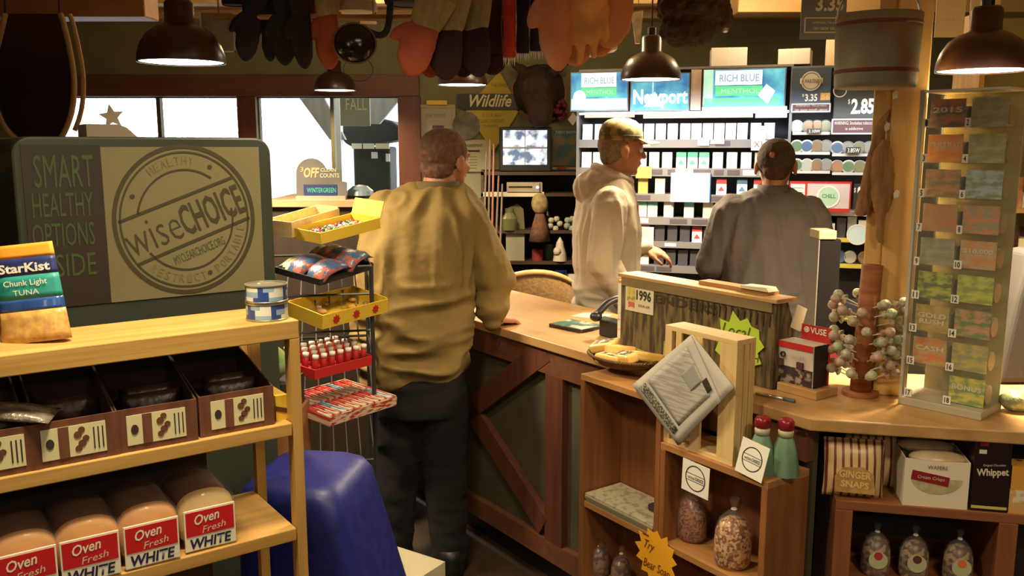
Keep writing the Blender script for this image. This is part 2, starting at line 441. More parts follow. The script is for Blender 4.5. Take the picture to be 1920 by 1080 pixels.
m = MB(); m.box(LX - .02, LX, 0, SD, 0, z1 - .036); m.build('side_board', PINEZ, t)

# bread loaves in clear bags
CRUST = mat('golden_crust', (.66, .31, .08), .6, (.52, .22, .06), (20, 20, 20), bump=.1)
SHADEC = mat('brown_crust_in_shade', (.14, .05, .022), .6, (.09, .035, .018), (14, 14, 14), bump=.1)  # brown crust of the long body, with the shelf's shade put into its colour
LBW = plain('label_white', (.78, .74, .60), .45)
LBR = plain('label_red', (.52, .015, .02), .4)
def loaf_profile(w_, h_, g=0.0):
    out = []
    for i in range(28):
        a = 2 * math.pi * i / 28; c, s_ = math.cos(a), math.sin(a)
        e = 2.6; r = (abs(c) ** e + abs(s_) ** e) ** (-1 / e)
        x, z = r * c, r * s_
        if z > 0: x *= 1.0 + .06 * z
        out.append((x * (w_ / 2 + g), h_ / 2 + z * (h_ / 2 + g)))
    return out
def make_loaf(label, group=None):
    t = thing('bread_loaf', label, 'bread', group=group)
    m = MB(); rs = []
    for y, k in ((.012, .80), (.016, .93), (.03, 1), (.15, 1), (.165, .9)):
        rs.append([(x * k, y, .057 + (z - .057) * k) for x, z in loaf_profile(.108, .108)])
    m.rings(rs)
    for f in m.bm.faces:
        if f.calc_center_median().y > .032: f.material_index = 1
    m.build('bread', [CRUST, SHADEC], t, smooth=True)
    m = MB(); rs = []; q = random.Random(5)
    for y, k in ((-.001, .6), (.003, .92), (.02, 1.03), (.1, 1.04), (.16, 1.03), (.18, .7), (.2, .2)):
        rs.append([(x * k + q.uniform(-.0016, .0016), y + q.uniform(-.002, .002), max(.0005, .057 + (z - .057) * k + q.uniform(-.0016, .0016))) for x, z in loaf_profile(.110, .110)])
    m.rings(rs); m.build('plastic_bag', CLEAR, t, smooth=True)
    m = MB(); m.box(-.047, .047, -.006, -.003, .004, .084); lb = m.build('label_patch', LBW, t, bevel=.001)
    m = MB(); m.box(-.044, .044, -.0068, -.0055, .033, .080); m.build('red_panel', LBR, lb)
    text('Oven', LBW, lb, -.006, .066, .046, .020, y=-.007, rot=.12, shear=.3, bold=.015)
    text('Fresh', CREAM, lb, .006, .045, .044, .013, y=-.007, rot=.12, shear=.3)
    text('WHITE', plain('label_navy', (.02, .02, .08), .5), lb, 0, .018, .076, .020, y=-.006, shear=.15, bold=.03)
    return t
def put(t, fr, px, py, off, z, drz=0.0):
    lx, _ = fr.L(px, py, off); t.location = fr.W(lx, off, z); t.rotation_euler = (0, 0, fr.a + drz); return t
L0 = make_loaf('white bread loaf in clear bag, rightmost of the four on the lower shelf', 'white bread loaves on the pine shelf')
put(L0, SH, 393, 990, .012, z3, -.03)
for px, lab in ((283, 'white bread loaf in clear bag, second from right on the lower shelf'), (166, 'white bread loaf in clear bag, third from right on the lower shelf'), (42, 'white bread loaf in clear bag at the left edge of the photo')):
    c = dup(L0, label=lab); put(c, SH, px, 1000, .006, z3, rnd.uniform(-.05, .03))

# open display cartons with packets
CART = mat('carton_brown_print', (.17, .06, .03), .6, (.10, .035, .02), (60, 60, 6))
CARTD = plain('carton_inside', (.05, .025, .018), .8)
LBC = plain('carton_label', (.66, .62, .38), .5)
FOIL = mat('foil_packet', (.06, .03, .022), .35, (.025, .012, .012), (20, 20, 20), bump=.6)
SILV = mat('silver_packet', (.55, .5, .42), .25, (.2, .15, .12), (40, 40, 40), metal=.6, bump=.5)
def make_carton(label):
    t = thing('display_carton', label, 'carton', group='open cartons on the pine shelf')
    W_ = .142; D_ = .20; h0 = .078; h1 = .125
    m = MB(); m.box(-W_ / 2, W_ / 2, 0, .003, 0, h0); m.build('front_panel', CART, t)
    m = MB()
    for x in (-W_ / 2, W_ / 2 - .003): m.prism([(.003, 0), (D_, 0), (D_, h1), (.003, h0)], x, x + .003, plane='yz')
    m.box(-W_ / 2, W_ / 2, .003, D_, 0, .003); m.box(-W_ / 2, W_ / 2, D_ - .003, D_, 0, h1); m.build('tray', CARTD, t)
    m = MB(); m.box(-.050, .050, -.0012, 0, .012, .066); l = m.build('label_patch', LBC, t)
    m = MB(); m.box(-.024, -.008, -.0020, -.0010, .012, .066); m.build('brown_stripe', CART, l)
    m = MB()
    for k in range(5): m.prism(ringpts(.006 + .006 * (k % 3), .025 + .008 * k, .0055 + .001 * (k % 2), 9), -.0022, -.0010)
    m.build('fruit_picture', CART, l)
    m = MB(); m.prism(ringpts(-.037, .04, .009, 14, .7), -.0022, -.001); m.build('seal', INK, l)
    m = MB()
    for k in range(3): m.box(.030 + k * .007, .032 + k * .007, -.0020, -.0010, .020, .058)
    m.build('small_print', INK, l)
    return t
C0 = make_carton('open brown carton with cream fruit label, rightmost on the middle shelf')
put(C0, SH, 445, 760, .012, z2)
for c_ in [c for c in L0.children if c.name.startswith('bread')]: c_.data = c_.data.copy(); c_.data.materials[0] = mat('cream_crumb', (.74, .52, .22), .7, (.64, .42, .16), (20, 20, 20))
for px, py, lab in ((293, 785, 'open brown carton with cream fruit label, second from right'), (138, 810, 'open brown carton with cream label under a shiny silver packet'), (-20, 840, 'open brown carton cut off by the left photo edge')):
    c = dup(C0, label=lab); put(c, SH, px, py, .008, z2, rnd.uniform(-.03, .02))
# lifted lid flaps
for k, px in enumerate((445, 293)):
    lx, _ = SH.L(px, 760, .012)
    m = MB(); m.prism([(-.07, 0), (.07, 0), (.07, .0), (.005 + .0 * k, .055)], 0, .003)
    tag(m.build('carton_flap', CARTD, loc=SH.W(lx, .195, z2 + .122), rz=SH.a), 'dark torn cardboard flap rising behind the %s open carton' % ('rightmost' if k == 0 else 'second from right'), 'cardboard')
def packet(label, fr, lx, ly, z, w_, h_, d_, m_, drz=0, tilt=0.0, group=None, cat='packet', name='foil_packet'):
    m = MB(); rs = []
    for k in range(9):
        s_ = k / 8; th = d_ * (math.sin(math.pi * min(1, max(0, s_))) ** .6) + .0012; ww = w_ / 2 * (1 - .10 * math.sin(math.pi * s_))
        rs.append([(x * ww, (th / 2) * y, h_ * s_) for x, y in ((-1, 0), (-.7, -.8), (0, -1), (.7, -.8), (1, 0), (.7, .8), (0, 1), (-.7, .8))])
    m.rings(rs)
    o = m.build(name, m_, smooth=True, loc=fr.W(lx, ly, z), rot=(tilt, 0, fr.a + drz))
    return tag(o, label, cat, group)
for k, (px, off) in enumerate(((445, .06), (445, .11), (293, .06), (293, .11), (138, .11), (-20, .07))):
    lx, _ = SH.L(px, 760, off)
    packet('dark foil snack packet standing inside an open brown carton', SH, lx, off + .03, z2 + .004, .12, .078, .03, FOIL, group='dark packets inside the open cartons')
lx, _ = SH.L(158, 780, .06)
packet('shiny silver packet lying on top of the third open carton', SH, lx - .05, .03, z2 + .082, .09, .11, .022, SILV, drz=.2, tilt=0).rotation_euler = (R(-80), 0, SH.a + 1.2)
lx, _ = SH.L(531, 760, .03)
m = MB(); m.box(-.012, .012, 0, .08, 0, .05); t = tag(m.build('snack_box', YEL, **at(SH, lx - .003, .03, z2)), 'small yellow snack box tucked at the right end of middle shelf', 'box')
m = MB(); m.prism([(-.012, .02), (.012, .012), (.012, .022), (-.012, .03)], -.001, 0); m.build('printed_band', REDW, t)

# tuna pouch on top
lx, lz = SH.L(60, 620, .05); zt1 = SH.L(60, 462, .06)[1]
t = thing('tuna_pouch', 'blue tuna pouch with orange top band standing on the shelf top', 'pouch', loc=SH.W(lx + .01, .085, z1), rot=(R(-6), R(-6), SH.a - .6))
H_ = .168; NB = mat('pouch_blue', (.02, .05, .22), .18, (.04, .12, .42), (20, 20, 12)); MEAL = mat('pouch_picture', (.62, .42, .12), .2, (.42, .2, .07), (60, 60, 60))
def pouch_th(s_): return .034 * (1 - s_) ** .8 + .002
def pouch_w(s_): return .060 * (1.02 - .2 * s_)
def band(a, b_, m_, name):
    m = MB(); rs = []
    for k in range(5):
        s_ = a + (b_ - a) * k / 4
        rs.append([(x * pouch_w(s_), y * pouch_th(s_) / 2, H_ * s_) for x, y in ((-1, 0), (-.85, -.7), (-.4, -1), (.4, -1), (.85, -.7), (1, 0), (.8, .9), (-.8, .9))])
    m.rings(rs); return m.build(name, m_, t, smooth=True)
band(.0, .32, MEAL, 'meal_picture'); band(.32, .44, NB, 'blue_band'); band(.44, .68, TEAL, 'teal_band'); band(.68, .86, NAVY, 'navy_band'); band(.86, 1.0, ORANGE, 'orange_seal')
text('StarKist', WHITE, t, 0, H_ * .76, .088, .016, y=-pouch_th(.72) / 2 - .001, bold=.03)
text('Chunk Light', WHITE, t, 0, H_ * .60, .074, .013, y=-pouch_th(.56) / 2 - .001, bold=.01)
text('TUNA', WHITE, t, 0, H_ * .51, .044, .009, y=-pouch_th(.47) / 2 - .001)
# second pouch peeking at the left edge
lx2, _ = SH.L(-28, 620, .07)
c = dup(t, loc=SH.W(lx2 - .045, .13, z1), rot=(R(-4), 0, SH.a - .4), label='second blue tuna pouch cut off by the left photo edge'); 
# stacked tuna cans
CANM = plain('can_metal', (.55, .52, .44), .3, metal=.85); LIGHTB = plain('can_light_blue', (.28, .42, .58), .35); CW = plain('can_white', (.72, .72, .68), .35)
DB = plain('can_blue', (.03, .07, .30), .35)
def make_can(label, X, off, z, rot):
    t = thing('tuna_can', label, 'can', loc=SH.W(X, off, z), rz=rot, group='stacked tuna cans')
    m = MB(); m.lathe([(.038, 0), (.0405, .001), (.0405, .003), (.039, .004), (.039, .031), (.0405, .032), (.0405, .0345), (.0385, .0345), (.038, .031), (.001, .031)], n=36); m.build('tin', CANM, t, smooth=False)
    m = MB(); n = 48; seq = [0, 0, 0, 1, 1, 2, 2, 2, 1, 0, 0, 2, 2, 1, 1, 1]
    V = [[m.bm.verts.new((.0394 * math.cos(2 * math.pi * i / n), .0394 * math.sin(2 * math.pi * i / n), z_)) for i in range(n)] for z_ in (.0045, .012, .0225, .0305)]
    for r_ in range(3):
        for i in range(n):
            f = m.bm.faces.new([V[r_][i], V[r_][(i + 1) % n], V[r_ + 1][(i + 1) % n], V[r_ + 1][i]]); f.material_index = seq[(i // 2 + r_ * 5) % 16]
    m.build('paper_label', [LIGHTB, DB, CW], t)
    return t
lx, _ = SH.L(503, 592, .045)
make_can('lower tuna can of the blue and white stack on the shelf top', lx, .05, z1, .2)
make_can('upper tuna can of the blue and white stack on the shelf top', lx + .0005, .0505, z1 + .0347, .9)

# ------------------------------------------------------------------ cooler side panel with the stamp logo
CO = Fr(-.664, 2.45, 36.0)
xl = CO.L(30, 400)[0]; zc = CO.L(300, 257)[1]; xr = 0.0
t = thing('open_cooler', 'tall dark store cooler with round stamp logo panel behind the pine shelf', 'cooler', **at(CO, 0, 0, 0))
SHELL = mat('cooler_shell', (.035, .042, .032), .45, (.05, .055, .04), (4, 4, 4))
def rrect(x0, x1, z0, z1, r, n=8):
    o = []
    for cx, cz, a0 in ((x1 - r, z1 - r, 0), (x0 + r, z1 - r, 90)):
        for k in range(n + 1):
            a = R(a0 + 90 * k / n); o.append((cx + r * math.cos(a), cz + r * math.sin(a)))
    return o + [(x0, z0), (x1, z0)]
m = MB(); m.prism(rrect(xl, xr, .06, zc, .045), .0, .62); m.build('cabinet', SHELL, t, bevel=.006)
m = MB(); m.box(xl + .03, xr - .03, .03, .6, 0, .06); m.build('plinth', BLACK, t)
def c2(px, py): return CO.L(px, py)
a = c2(189, 300)[0]; zb_ = min(c2(189, 552)[1], c2(460, 543)[1]); 
m = MB(); m.box(xl + .02, a, -.004, 0, zb_, zc - .02); gp = m.build('slogan_panel', mat('panel_dark_green', (.022, .024, .014), .5, (.035, .022, .014), (3, 3, 3)), t)
m = MB(); m.box(a, xr - .035, -.004, 0, zb_, zc - .025); cp_ = m.build('logo_panel', mat('panel_beige', (.215, .185, .092), .6, (.19, .165, .08), (3, 3, 3)), t)
SG = plain('slogan_green', (.055, .085, .025), .6)
for s_, (x0, x1, y0, y1) in (('SMART', (65, 172, 290, 353)), ('HEALTHY', (62, 172, 360, 408)), ('OPTIONS', (62, 175, 415, 465)), ('INSIDE', (65, 178, 472, 523))):
    A = c2(x0, y1); B = c2(x1, y0); text(s_, SG, gp, (A[0] + B[0]) / 2, (A[1] + B[1]) / 2, B[0] - A[0], B[1] - A[1], y=-.0045)
cc = c2(349, 412); rr_ = (c2(349, 272)[1] - c2(349, 552)[1]) / 2
sx = (c2(483, 412)[0] - c2(217, 412)[0]) / 2 / rr_
LG = plain('logo_dark_brown', (.055, .045, .02), .6)
m = MB()
annulus(m, cc[0], cc[1], rr_ * .945, rr_, -.0056, -.0038, 64, sx)
annulus(m, cc[0], cc[1], rr_ * .885, rr_ * .91, -.0056, -.0038, 64, sx)
for a0, a1 in ((55, 172), (218, 372)):
    annulus(m, cc[0], cc[1], rr_ * .655, rr_ * .68, -.0056, -.0038, 40, sx, a0, a1)
th = R(20)
for dz in (.30, -.30):
    M = Matrix.Translation((cc[0], 0, cc[1])) @ Matrix.Rotation(-th, 4, 'Y'); hw = rr_ * .88 * sx
    m.box(-hw * .98, hw * .98, -.0056, -.0038, dz * rr_ - .004, dz * rr_ + .004, M)
for ang in (155, 62, 292): m.prism(ringpts(cc[0] + rr_ * sx * .79 * math.cos(R(ang)), cc[1] + rr_ * .79 * math.sin(R(ang)), .006, 10), -.0056, -.0038)
m.build('round_stamp', LG, cp_)
u = Vector((math.cos(th), math.sin(th)))
def lt(s_, d, w_, h_, **k): text(s_, LG if 'mm' not in k else k.pop('mm'), cp_, cc[0] + u.x * d, cc[1] + u.y * d, w_, h_, y=-.0045, rot=th, **k)
lt('wise', -rr_ * .46, rr_ * .72, rr_ * .40, bold=-.012)
lt('CHOICE', rr_ * .36, rr_ * .88, rr_ * .42, bold=.02)
text('MYCLEARCHOICE.ORG', SG, cp_, cc[0] + rr_ * .15, cc[1] - rr_ * .42, rr_ * .72, rr_ * .12, y=-.0045, rot=th)
def arctext(s_, r_, a0, a1, h_, flip=False):
    n = len(s_)
    for i, ch in enumerate(s_):
        if ch == ' ': continue
        a = R(a0 + (a1 - a0) * i / (n - 1)); text(ch, mat('logo_faint', (.18, .15, .07), .6), cp_, cc[0] + r_ * sx * math.cos(a), cc[1] + r_ * math.sin(a), h_ * .6, h_, y=-.0045, rot=a + (math.pi / 2 if flip else -math.pi / 2))
arctext('HEALTHY', rr_ * .79, 125, 82, rr_ * .11); arctext('RESTRICT', rr_ * .79, 232, 285, rr_ * .11, True); arctext('PORTABLE', rr_ * .79, 302, 350, rr_ * .11, True)
# box with star on the cooler
TAUPE = plain('taupe_card', (.40, .33, .25), .8)
q0 = CO.L(163, 257, .25); q1 = CO.L(258, 232, .25)
m = MB(); w_ = q1[0] - q0[0]
m.prism([(0, 0), (w_, 0), (w_ * .78, .028), (w_ * .62, .036), (0, .036)], 0, .12)
st = []
for i in range(10):
    r_ = .034 if i % 2 == 0 else .015; a_ = math.pi * i / 5 + .45; st.append((w_ * .55 + r_ * math.cos(a_), .058 + r_ * math.sin(a_)))
m.prism(st, .03, .036)
tag(m.build('star_box', TAUPE, **at(CO, q0[0], .25, zc)), 'small taupe box with star cut-out standing on top of the cooler', 'box')
# bentwood oval frame hung at top left
A = P(0, 100, 3.7)
OV = Fr(P(68, 150, 3.7).x, 3.7, 8)
def ov(px, py): a_ = OV.L(px, py); return (a_[0], 0, a_[1])
rt = thing('oval_frame', 'large bentwood frame with dark shiny panel hung from beam at top left', 'frame', **at(OV, 0, 0, 0))
RIMW = wood('bentwood', (.50, .30, .12), (.36, .20, .07), 'z', f=50)
right = [ov(*q) for q in ((112, 25), (118, 40), (130, 90), (138, 140), (138, 185), (130, 225), (112, 262), (85, 284))]
left = [ov(*q) for q in ((10, 25), (2, 60), (-10, 110), (-14, 160), (-6, 205), (10, 240), (38, 268), (62, 284))]
def smoothpts(p, n=4):
    out = []
    for i in range(len(p) - 1):
        p0, p1, p2, p3 = [Vector(p[max(0, min(len(p) - 1, j))]) for j in (i - 1, i, i + 1, i + 2)]
        for k in range(n):
            t_ = k / n; out.append(.5 * ((2 * p1) + (p2 - p0) * t_ + (2 * p0 - 5 * p1 + 4 * p2 - p3) * t_ ** 2 + (3 * p1 - p0 - 3 * p2 + p3) * t_ ** 3))
    return out + [Vector(p[-1])]
RS, LS = smoothpts(right), smoothpts(left)
m = MB(); m.tube(RS, (.008, .012), 8); m.build('rim', RIMW, rt, smooth=True)
m = MB(); m.tube([v + Vector((.030, .02, .0)) for v in RS[:-6]], (.006, .010), 8); m.build('rim', RIMW, rt, smooth=True)
m = MB(); m.tube(LS, (.008, .012), 8); m.build('rim', RIMW, rt, smooth=True)
m = MB(); m.prism([(v.x, v.z) for v in RS] + [(v.x, v.z) for v in LS[::-1]], .01, .03)
m.build('dark_panel', mat('dark_glossy_panel', (.02, .010, .010), .12, (.05, .02, .015), (3, 3, 1.5), spec=.8), rt)
m = MB()
for v in (RS[0], LS[0]): m.tube([v, Vector((v.x, .02, 2.5))], .004, 6)
m.build('hanging_cord', BLACK, rt)

# display stand with white edge at far left
q = P(14, 460, 2.9)
t = thing('wall_display', 'narrow white edged display with dark panel at far left behind the cooler', 'display', loc=(q.x, 2.9, 0), rz=.2)
m = MB(); m.box(-.3, .022, 0, .05, 0, P(14, 277, 2.9).z); m.build('dark_board', MATTE, t)
m = MB(); m.box(-.3, .010, -.006, 0, P(14, 320, 2.9).z, P(14, 280, 2.9).z); m.build('white_card', CREAM, t)
m = MB(); m.box(.012, .022, -.01, 0, 0.6, P(14, 277, 2.9).z); m.build('white_edge', GREY, t)

# ------------------------------------------------------------------ blue cloth covered stand and the white crate
zb0 = .86
BLUEC = mat('royal_blue_cloth', (.010, .014, .17), .45, (.014, .022, .24), (30, 30, 30), bump=.15, spec=.6)
def rr2(cx, cy, hx, hy, r, z, n=6):
    o = []
    for sx_, sy_, a0 in ((1, 1, 0), (-1, 1, 90), (-1, -1, 180), (1, -1, 270)):
        for k in range(n + 1):
            a = R(a0 + 90 * k / n); o.append((cx + sx_ * (hx - r) + r * math.cos(a), cy + sy_ * (hy - r) + r * math.sin(a), z))
    return o
def rr2(cx, cy, hx, hy, r, z, n=6):
    o = []
    for sx_, sy_, a0 in ((1, 1, 0), (-1, 1, 90), (-1, -1, 180), (1, -1, 270)):
        for k in range(n + 1):
            a = R(a0 + 90 * k / n); o.append((cx + sx_ * (hx - r) + r * math.cos(a), cy + sy_ * (hy - r) + r * math.sin(a), z))
    return o
pc = P(668, 852, 2.0); m = MB(); rs = []
for dz, ins in ((0, .0), (.3, 0), (zb0 - .10, 0), (zb0 - .04, .0), (zb0 - .015, .01), (zb0 - .003, .028), (zb0, .05)):
    ex = .27 * (zb0 - dz); rs.append(rr2(ex / 2, 0, .13 + ex / 2 - ins, .16 + ex * .15 - ins, .05, dz))
m.rings(rs)
BLS = tag(m.build('cloth_covered_stand', BLUEC, smooth=True, loc=(pc.x - .165, 2.18, 0), rz=R(-8)), 'tapered stand draped in shiny royal blue cloth beside the pine shelf', 'stand')
q = P(733, 1035, 2.35)
m = MB(); m.box(-.30, .02, -.06, .16, 0, q.z - .15)
t = tag(m.build('white_crate', CREAM, loc=(q.x + .03, 2.47, 0), rz=R(-33)), 'low cream box on the floor showing only its top beside the blue cloth', 'box')

# ------------------------------------------------------------------ tiered candy rack
KR = Fr(P(515, 500, 2.75).x, 2.75, 12.0)
RK = thing('candy_rack', 'black tiered wire candy rack standing between cooler and big man', 'rack', **at(KR, 0, 0, 0))
WIRE = plain('black_wire', (.03, .03, .032), .4)
m = MB()
for x in (-.06, .30):
    for y in (.0, .34): m.tube([(x, y, 0), (x, y, 1.30)], .008, 6)
for z in (.2, .5, 1.0, 1.3):
    m.tube([(-.06, 0, z), (.30, 0, z), (.30, .34, z), (-.06, .34, z)], .005, 6, closed=True)
m.build('frame', WIRE, RK)
for z in (.62, .84, 1.06, 1.18):
    m = MB()
    for k in range(9): m.tube([(-.06 + k * .045, 0, z), (-.06 + k * .045, .34, z + .08)], .003, 5)
    m.tube([(-.06, 0, z + .03), (.30, 0, z + .03)], .004, 5); m.build('wire_shelf', WIRE, RK)
def slant(px, py, Y, rzd, tx, ty): q = P(px, py, Y); return dict(loc=q, rot=(R(tx), R(ty), R(rzd)))
def tray(name, label, L_, D_, h_, mats_, side_print=None, **k):
    t = thing(name, label, 'tray', **k)
    m = MB(); m.box(0, L_, 0, D_, 0, .004); m.build('bottom', mats_, t)
    m = MB(); m.box(0, L_, 0, .004, .004, h_); f = m.build('front_wall', mats_, t)
    m = MB(); m.box(0, .004, .004, D_, .004, h_); m.build('side_wall', mats_, t)
    m = MB(); m.box(L_ - .004, L_, .004, D_, .004, h_); s2 = m.build('side_wall', mats_, t)
    m = MB(); m.box(0.004, L_ - .004, D_ - .004, D_, .004, h_ * 1.1); m.build('back_wall', mats_, t)
    return t, f, s2
# b: yellow tray with wrapped round sweets; local x runs down-right toward the viewer
def world_tray(c0, cR, cL, h_, name, label, m_):
    """tray from three world corners: c0 nearest bottom corner, cR bottom right far, cL bottom left"""
    X = (c0 - cL); Lx = X.length; X.normalize(); Yv = (cR - c0); Ly = Yv.length; Yv = (Yv - X * Yv.dot(X)); Ly = Yv.length; Yv.normalize(); Z = X.cross(Yv)
    M = Matrix((X, Yv, Z)).transposed().to_4x4(); M.translation = cL
    t, f, s2 = tray(name, label, Lx, Ly, h_, m_, loc=(0, 0, 0)); t.matrix_world = M
    return t, Lx, Ly, s2
TT, Lx, Ly, _ = world_tray(P(603, 458, 2.70), P(656, 418, 2.98), P(550, 447, 2.80), .035, 'candy_tray', 'yellow tray of dark wrapped sweets on top of the candy rack', YEL)
DARKC = plain('dark_wrapper', (.06, .03, .05), .25); SWM = [DARKC, plain('silver_wrapper', (.6, .58, .52), .25, metal=.5), plain('red_wrapper', (.35, .03, .04), .3), plain('green_wrapper', (.1, .2, .08), .3)]
Mw = TT.matrix_world.copy()
sweet = []
for k in SWM:
    m = MB(); m.ball((0, 0, 0), (.010, .010, .008), 8); me_o = m.build('wrapped_sweet', k, smooth=True); sweet.append(me_o.data); bpy.data.objects.remove(me_o)
def scatter(M, Lx, Ly, nx, ny, z, meshes, name, label, cat, group, jit=.35, seed=1, rotr=6.3, sc=1.0):
    q = random.Random(seed)
    for i in range(nx):
        for j in range(ny):
            o = bpy.data.objects.new(name, meshes[q.randrange(len(meshes))]); COL.objects.link(o)
            p = Vector((.012 + (Lx - .024) * (i + .5 + q.uniform(-jit, jit)) / nx, .012 + (Ly - .024) * (j + .5 + q.uniform(-jit, jit)) / ny, z))
            o.location = M @ p; o.rotation_euler = (M.to_euler()[0], M.to_euler()[1], M.to_euler()[2] + q.uniform(-rotr, rotr)); o.scale = (sc, sc, sc)
            tag(o, label, cat, group)
scatter(Mw, Lx, Ly, 7, 14, .014, sweet, 'wrapped_sweet', 'small round wrapped sweet heaped in the yellow top tray', 'sweet', 'round sweets in the yellow top tray')
m = MB(); m.box(0, Lx, 0, .003, 0, .06); o = m.build('header_card', YEL, TT); o.location = (0, Ly, .03); o.rotation_euler = (R(-25), 0, 0)
# a: pale wooden bin
t, Lx, Ly, _ = world_tray(P(548, 446, 2.78), P(590, 412, 3.06), P(500, 440, 2.82), .05, 'wooden_bin', 'pale wooden bin beside the yellow sweet tray', PALEX)
SNK = plain('orange_snack', (.66, .36, .12), .6)
m = MB(); m.ball((0, 0, 0), (.02, .014, .008), 8); o = m.build('snack_bag', SNK, smooth=True); sn = o.data; bpy.data.objects.remove(o)
scatter(t.matrix_world.copy(), Lx, Ly, 2, 4, .014, [sn], 'snack_packet', 'small orange snack packet lying in the pale wooden bin', 'packet', 'orange packets in the wooden bin')
# c: blue tray of bags
BB = mat('blue_bag_print', (.05, .12, .26), .3, (.42, .12, .10), (40, 40, 40), (.45, .55), bump=.4)
BC = mat('cream_bag_print', (.45, .42, .22), .4, (.15, .22, .12), (40, 40, 40), (.45, .55), bump=.4)
t, Lx, Ly, _ = world_tray(P(600, 536, 2.66), P(652, 492, 2.95), P(515, 512, 2.74), .02, 'candy_tray', 'dark tray of blue candy bags, second tier of the candy rack', MATTE)
M_ = t.matrix_world.copy()
m = MB(); rs = []
for k in range(7):
    s_ = k / 6; th_ = .02 * math.sin(math.pi * s_) ** .5 + .001
    rs.append([(.045 * x, .14 * (s_ - .5), th_ * y + th_) for x, y in ((-1, 0), (-.6, -.8), (.6, -.8), (1, 0), (.6, .8), (-.6, .8))])
m.rings(rs); o = m.build('candy_bag', BB, smooth=True); bagme = o.data; bpy.data.objects.remove(o)
for i in range(4):
    for j in range(2):
        me = bagme.copy(); me.materials.clear(); me.materials.append(BC if i == 0 else BB)
        o = bpy.data.objects.new('candy_bag', me); COL.objects.link(o)
        o.matrix_world = M_ @ Matrix.Translation((.035 + (Lx - .07) * i / 3, Ly * (.3 + .42 * j), .006 + .012 * j + .012 * (i % 2))) @ Matrix.Rotation(R(rnd.uniform(-12, 12)), 4, 'Z') @ Matrix.Rotation(R(8), 4, 'X')
        tag(o, 'cream coloured candy bag at the left of second tier' if i == 0 else 'shiny blue and red candy bag on the second tier of the candy rack', 'bag', 'cream candy bags second tier' if i == 0 else 'blue candy bags second tier')
# d: yellow printed tray
t, Lx, Ly, s2 = world_tray(P(604, 618, 2.62), P(674, 566, 2.92), P(535, 590, 2.72), .045, 'candy_tray', 'yellow printed tray with red pictures, third tier of the candy rack', YEL)
m = MB()

for k in range(3): m = MB(); m.prism(starpts(Ly * (.2 + .3 * k), .022, .010, .016, 8), Lx + .0002, Lx + .0015, plane='yz'); m.build('printed_picture', RED, t)
scatter(t.matrix_world.copy(), Lx, Ly, 3, 4, .014, [sweet[1], sn], 'wrapped_candy', 'pale wrapped candy lying in the third tier yellow tray', 'candy', 'pale candies in the third tier tray')
# e: row of white capped tubes
m = MB(); m.lathe([(.009, 0), (.009, .05), (.0075, .052), (.001, .052)], n=12); o = m.build('x', RED, smooth=True); tb = o.data; bpy.data.objects.remove(o)
m = MB(); m.lathe([(.001, .052), (.010, .052), (.010, .064), (.001, .066)], n=12); o = m.build('x', WHITE, smooth=True); cpm = o.data; bpy.data.objects.remove(o)
t, Lx, Ly, _ = world_tray(P(590, 712, 2.60), P(655, 672, 2.86), P(520, 690, 2.70), .03, 'candy_tray', 'dark red tray holding white capped candy tubes, fourth tier', RED)
M_ = t.matrix_world.copy()
for i in range(4):
    for j in range(7):
        e = thing('candy_tube', 'small red candy tube with white cap in the fourth tier tray', 'candy', group='white capped candy tubes')
        e.matrix_world = M_ @ Matrix.Translation((.02 + (Lx - .04) * i / 3, .02 + (Ly - .04) * j / 6, .005))
        for n_, me in (('tube', tb), ('cap', cpm)): o = bpy.data.objects.new(n_, me); COL.objects.link(o); o.parent = e
# f: tray of red and white bars
BAR = mat('red_bar_wrapper', (.42, .02, .02), .3, (.66, .55, .42), (26, 90, 26), (.52, .56)); BAR2 = mat('blue_bar_wrapper', (.08, .2, .35), .3, (.66, .62, .55), (26, 80, 26), (.5, .58))
t, Lx, Ly, s2 = world_tray(P(618, 800, 2.56), P(690, 742, 2.88), P(515, 762, 2.70), .03, 'candy_tray', 'red and cream tray of chocolate bars, lowest tier of the candy rack', mat('red_cream_print', (.45, .03, .03), .5, (.62, .5, .34), (3, 30, 200), (.45, .5)))
M_ = t.matrix_world.copy()
m = MB(); m.box(-.055, .055, -.012, .012, 0, .012); o = m.build('x', BAR, bevel=.002); br = o.data; bpy.data.objects.remove(o)
br2 = br.copy(); br2.materials.clear(); br2.materials.append(BAR2)
nb = 10
for i in range(2):
    for j in range(nb):
        for k in range(2):
            o = bpy.data.objects.new('chocolate_bar', br2 if (j * 3 + i) % 7 == 0 else br); COL.objects.link(o)
            o.matrix_world = M_ @ Matrix.Translation((Lx * (.27 + .46 * i), .018 + (Ly - .036) * j / (nb - 1), .005 + k * .0125)) @ Matrix.Rotation(R(rnd.uniform(-4, 4)), 4, 'Z')
            blue = o.data is br2
            tag(o, 'blue and white chocolate bar in lowest tier tray' if blue else 'red and cream wrapped chocolate bar in the lowest tier tray', 'bar', 'blue bars in lowest tray' if blue else 'red bars in lowest tray')
# things seen through the shelf gap: green-white round bag and dark box on a ledge
q = P(488, 668, 2.5)
m = MB(); m.ball((0, 0, .06), (.085, .05, .06), 16)
tag(m.build('green_packet', mat('green_white_packet', (.32, .34, .20), .4, (.16, .32, .05), (16, 16, 30), (.45, .6)), smooth=True, loc=(q.x + .0, 2.5, q.z - .08)), 'rounded green and white packet seen through the open shelf gap', 'packet')
m = MB(); m.box(-.1, .09, -.02, .12, 0, .09)
tag(m.build('dark_box', MATTE, loc=(q.x + .005, 2.5, q.z - .17)), 'dark box under the green packet seen through the shelf gap', 'box')
m = MB(); m.box(-.12, .10, -.06, .14, 0, q.z - .17)
tag(m.build('floor_stand', BROWN, loc=(q.x + .005, 2.5, 0)), 'low brown stand behind the shelf carrying the dark box', 'stand')
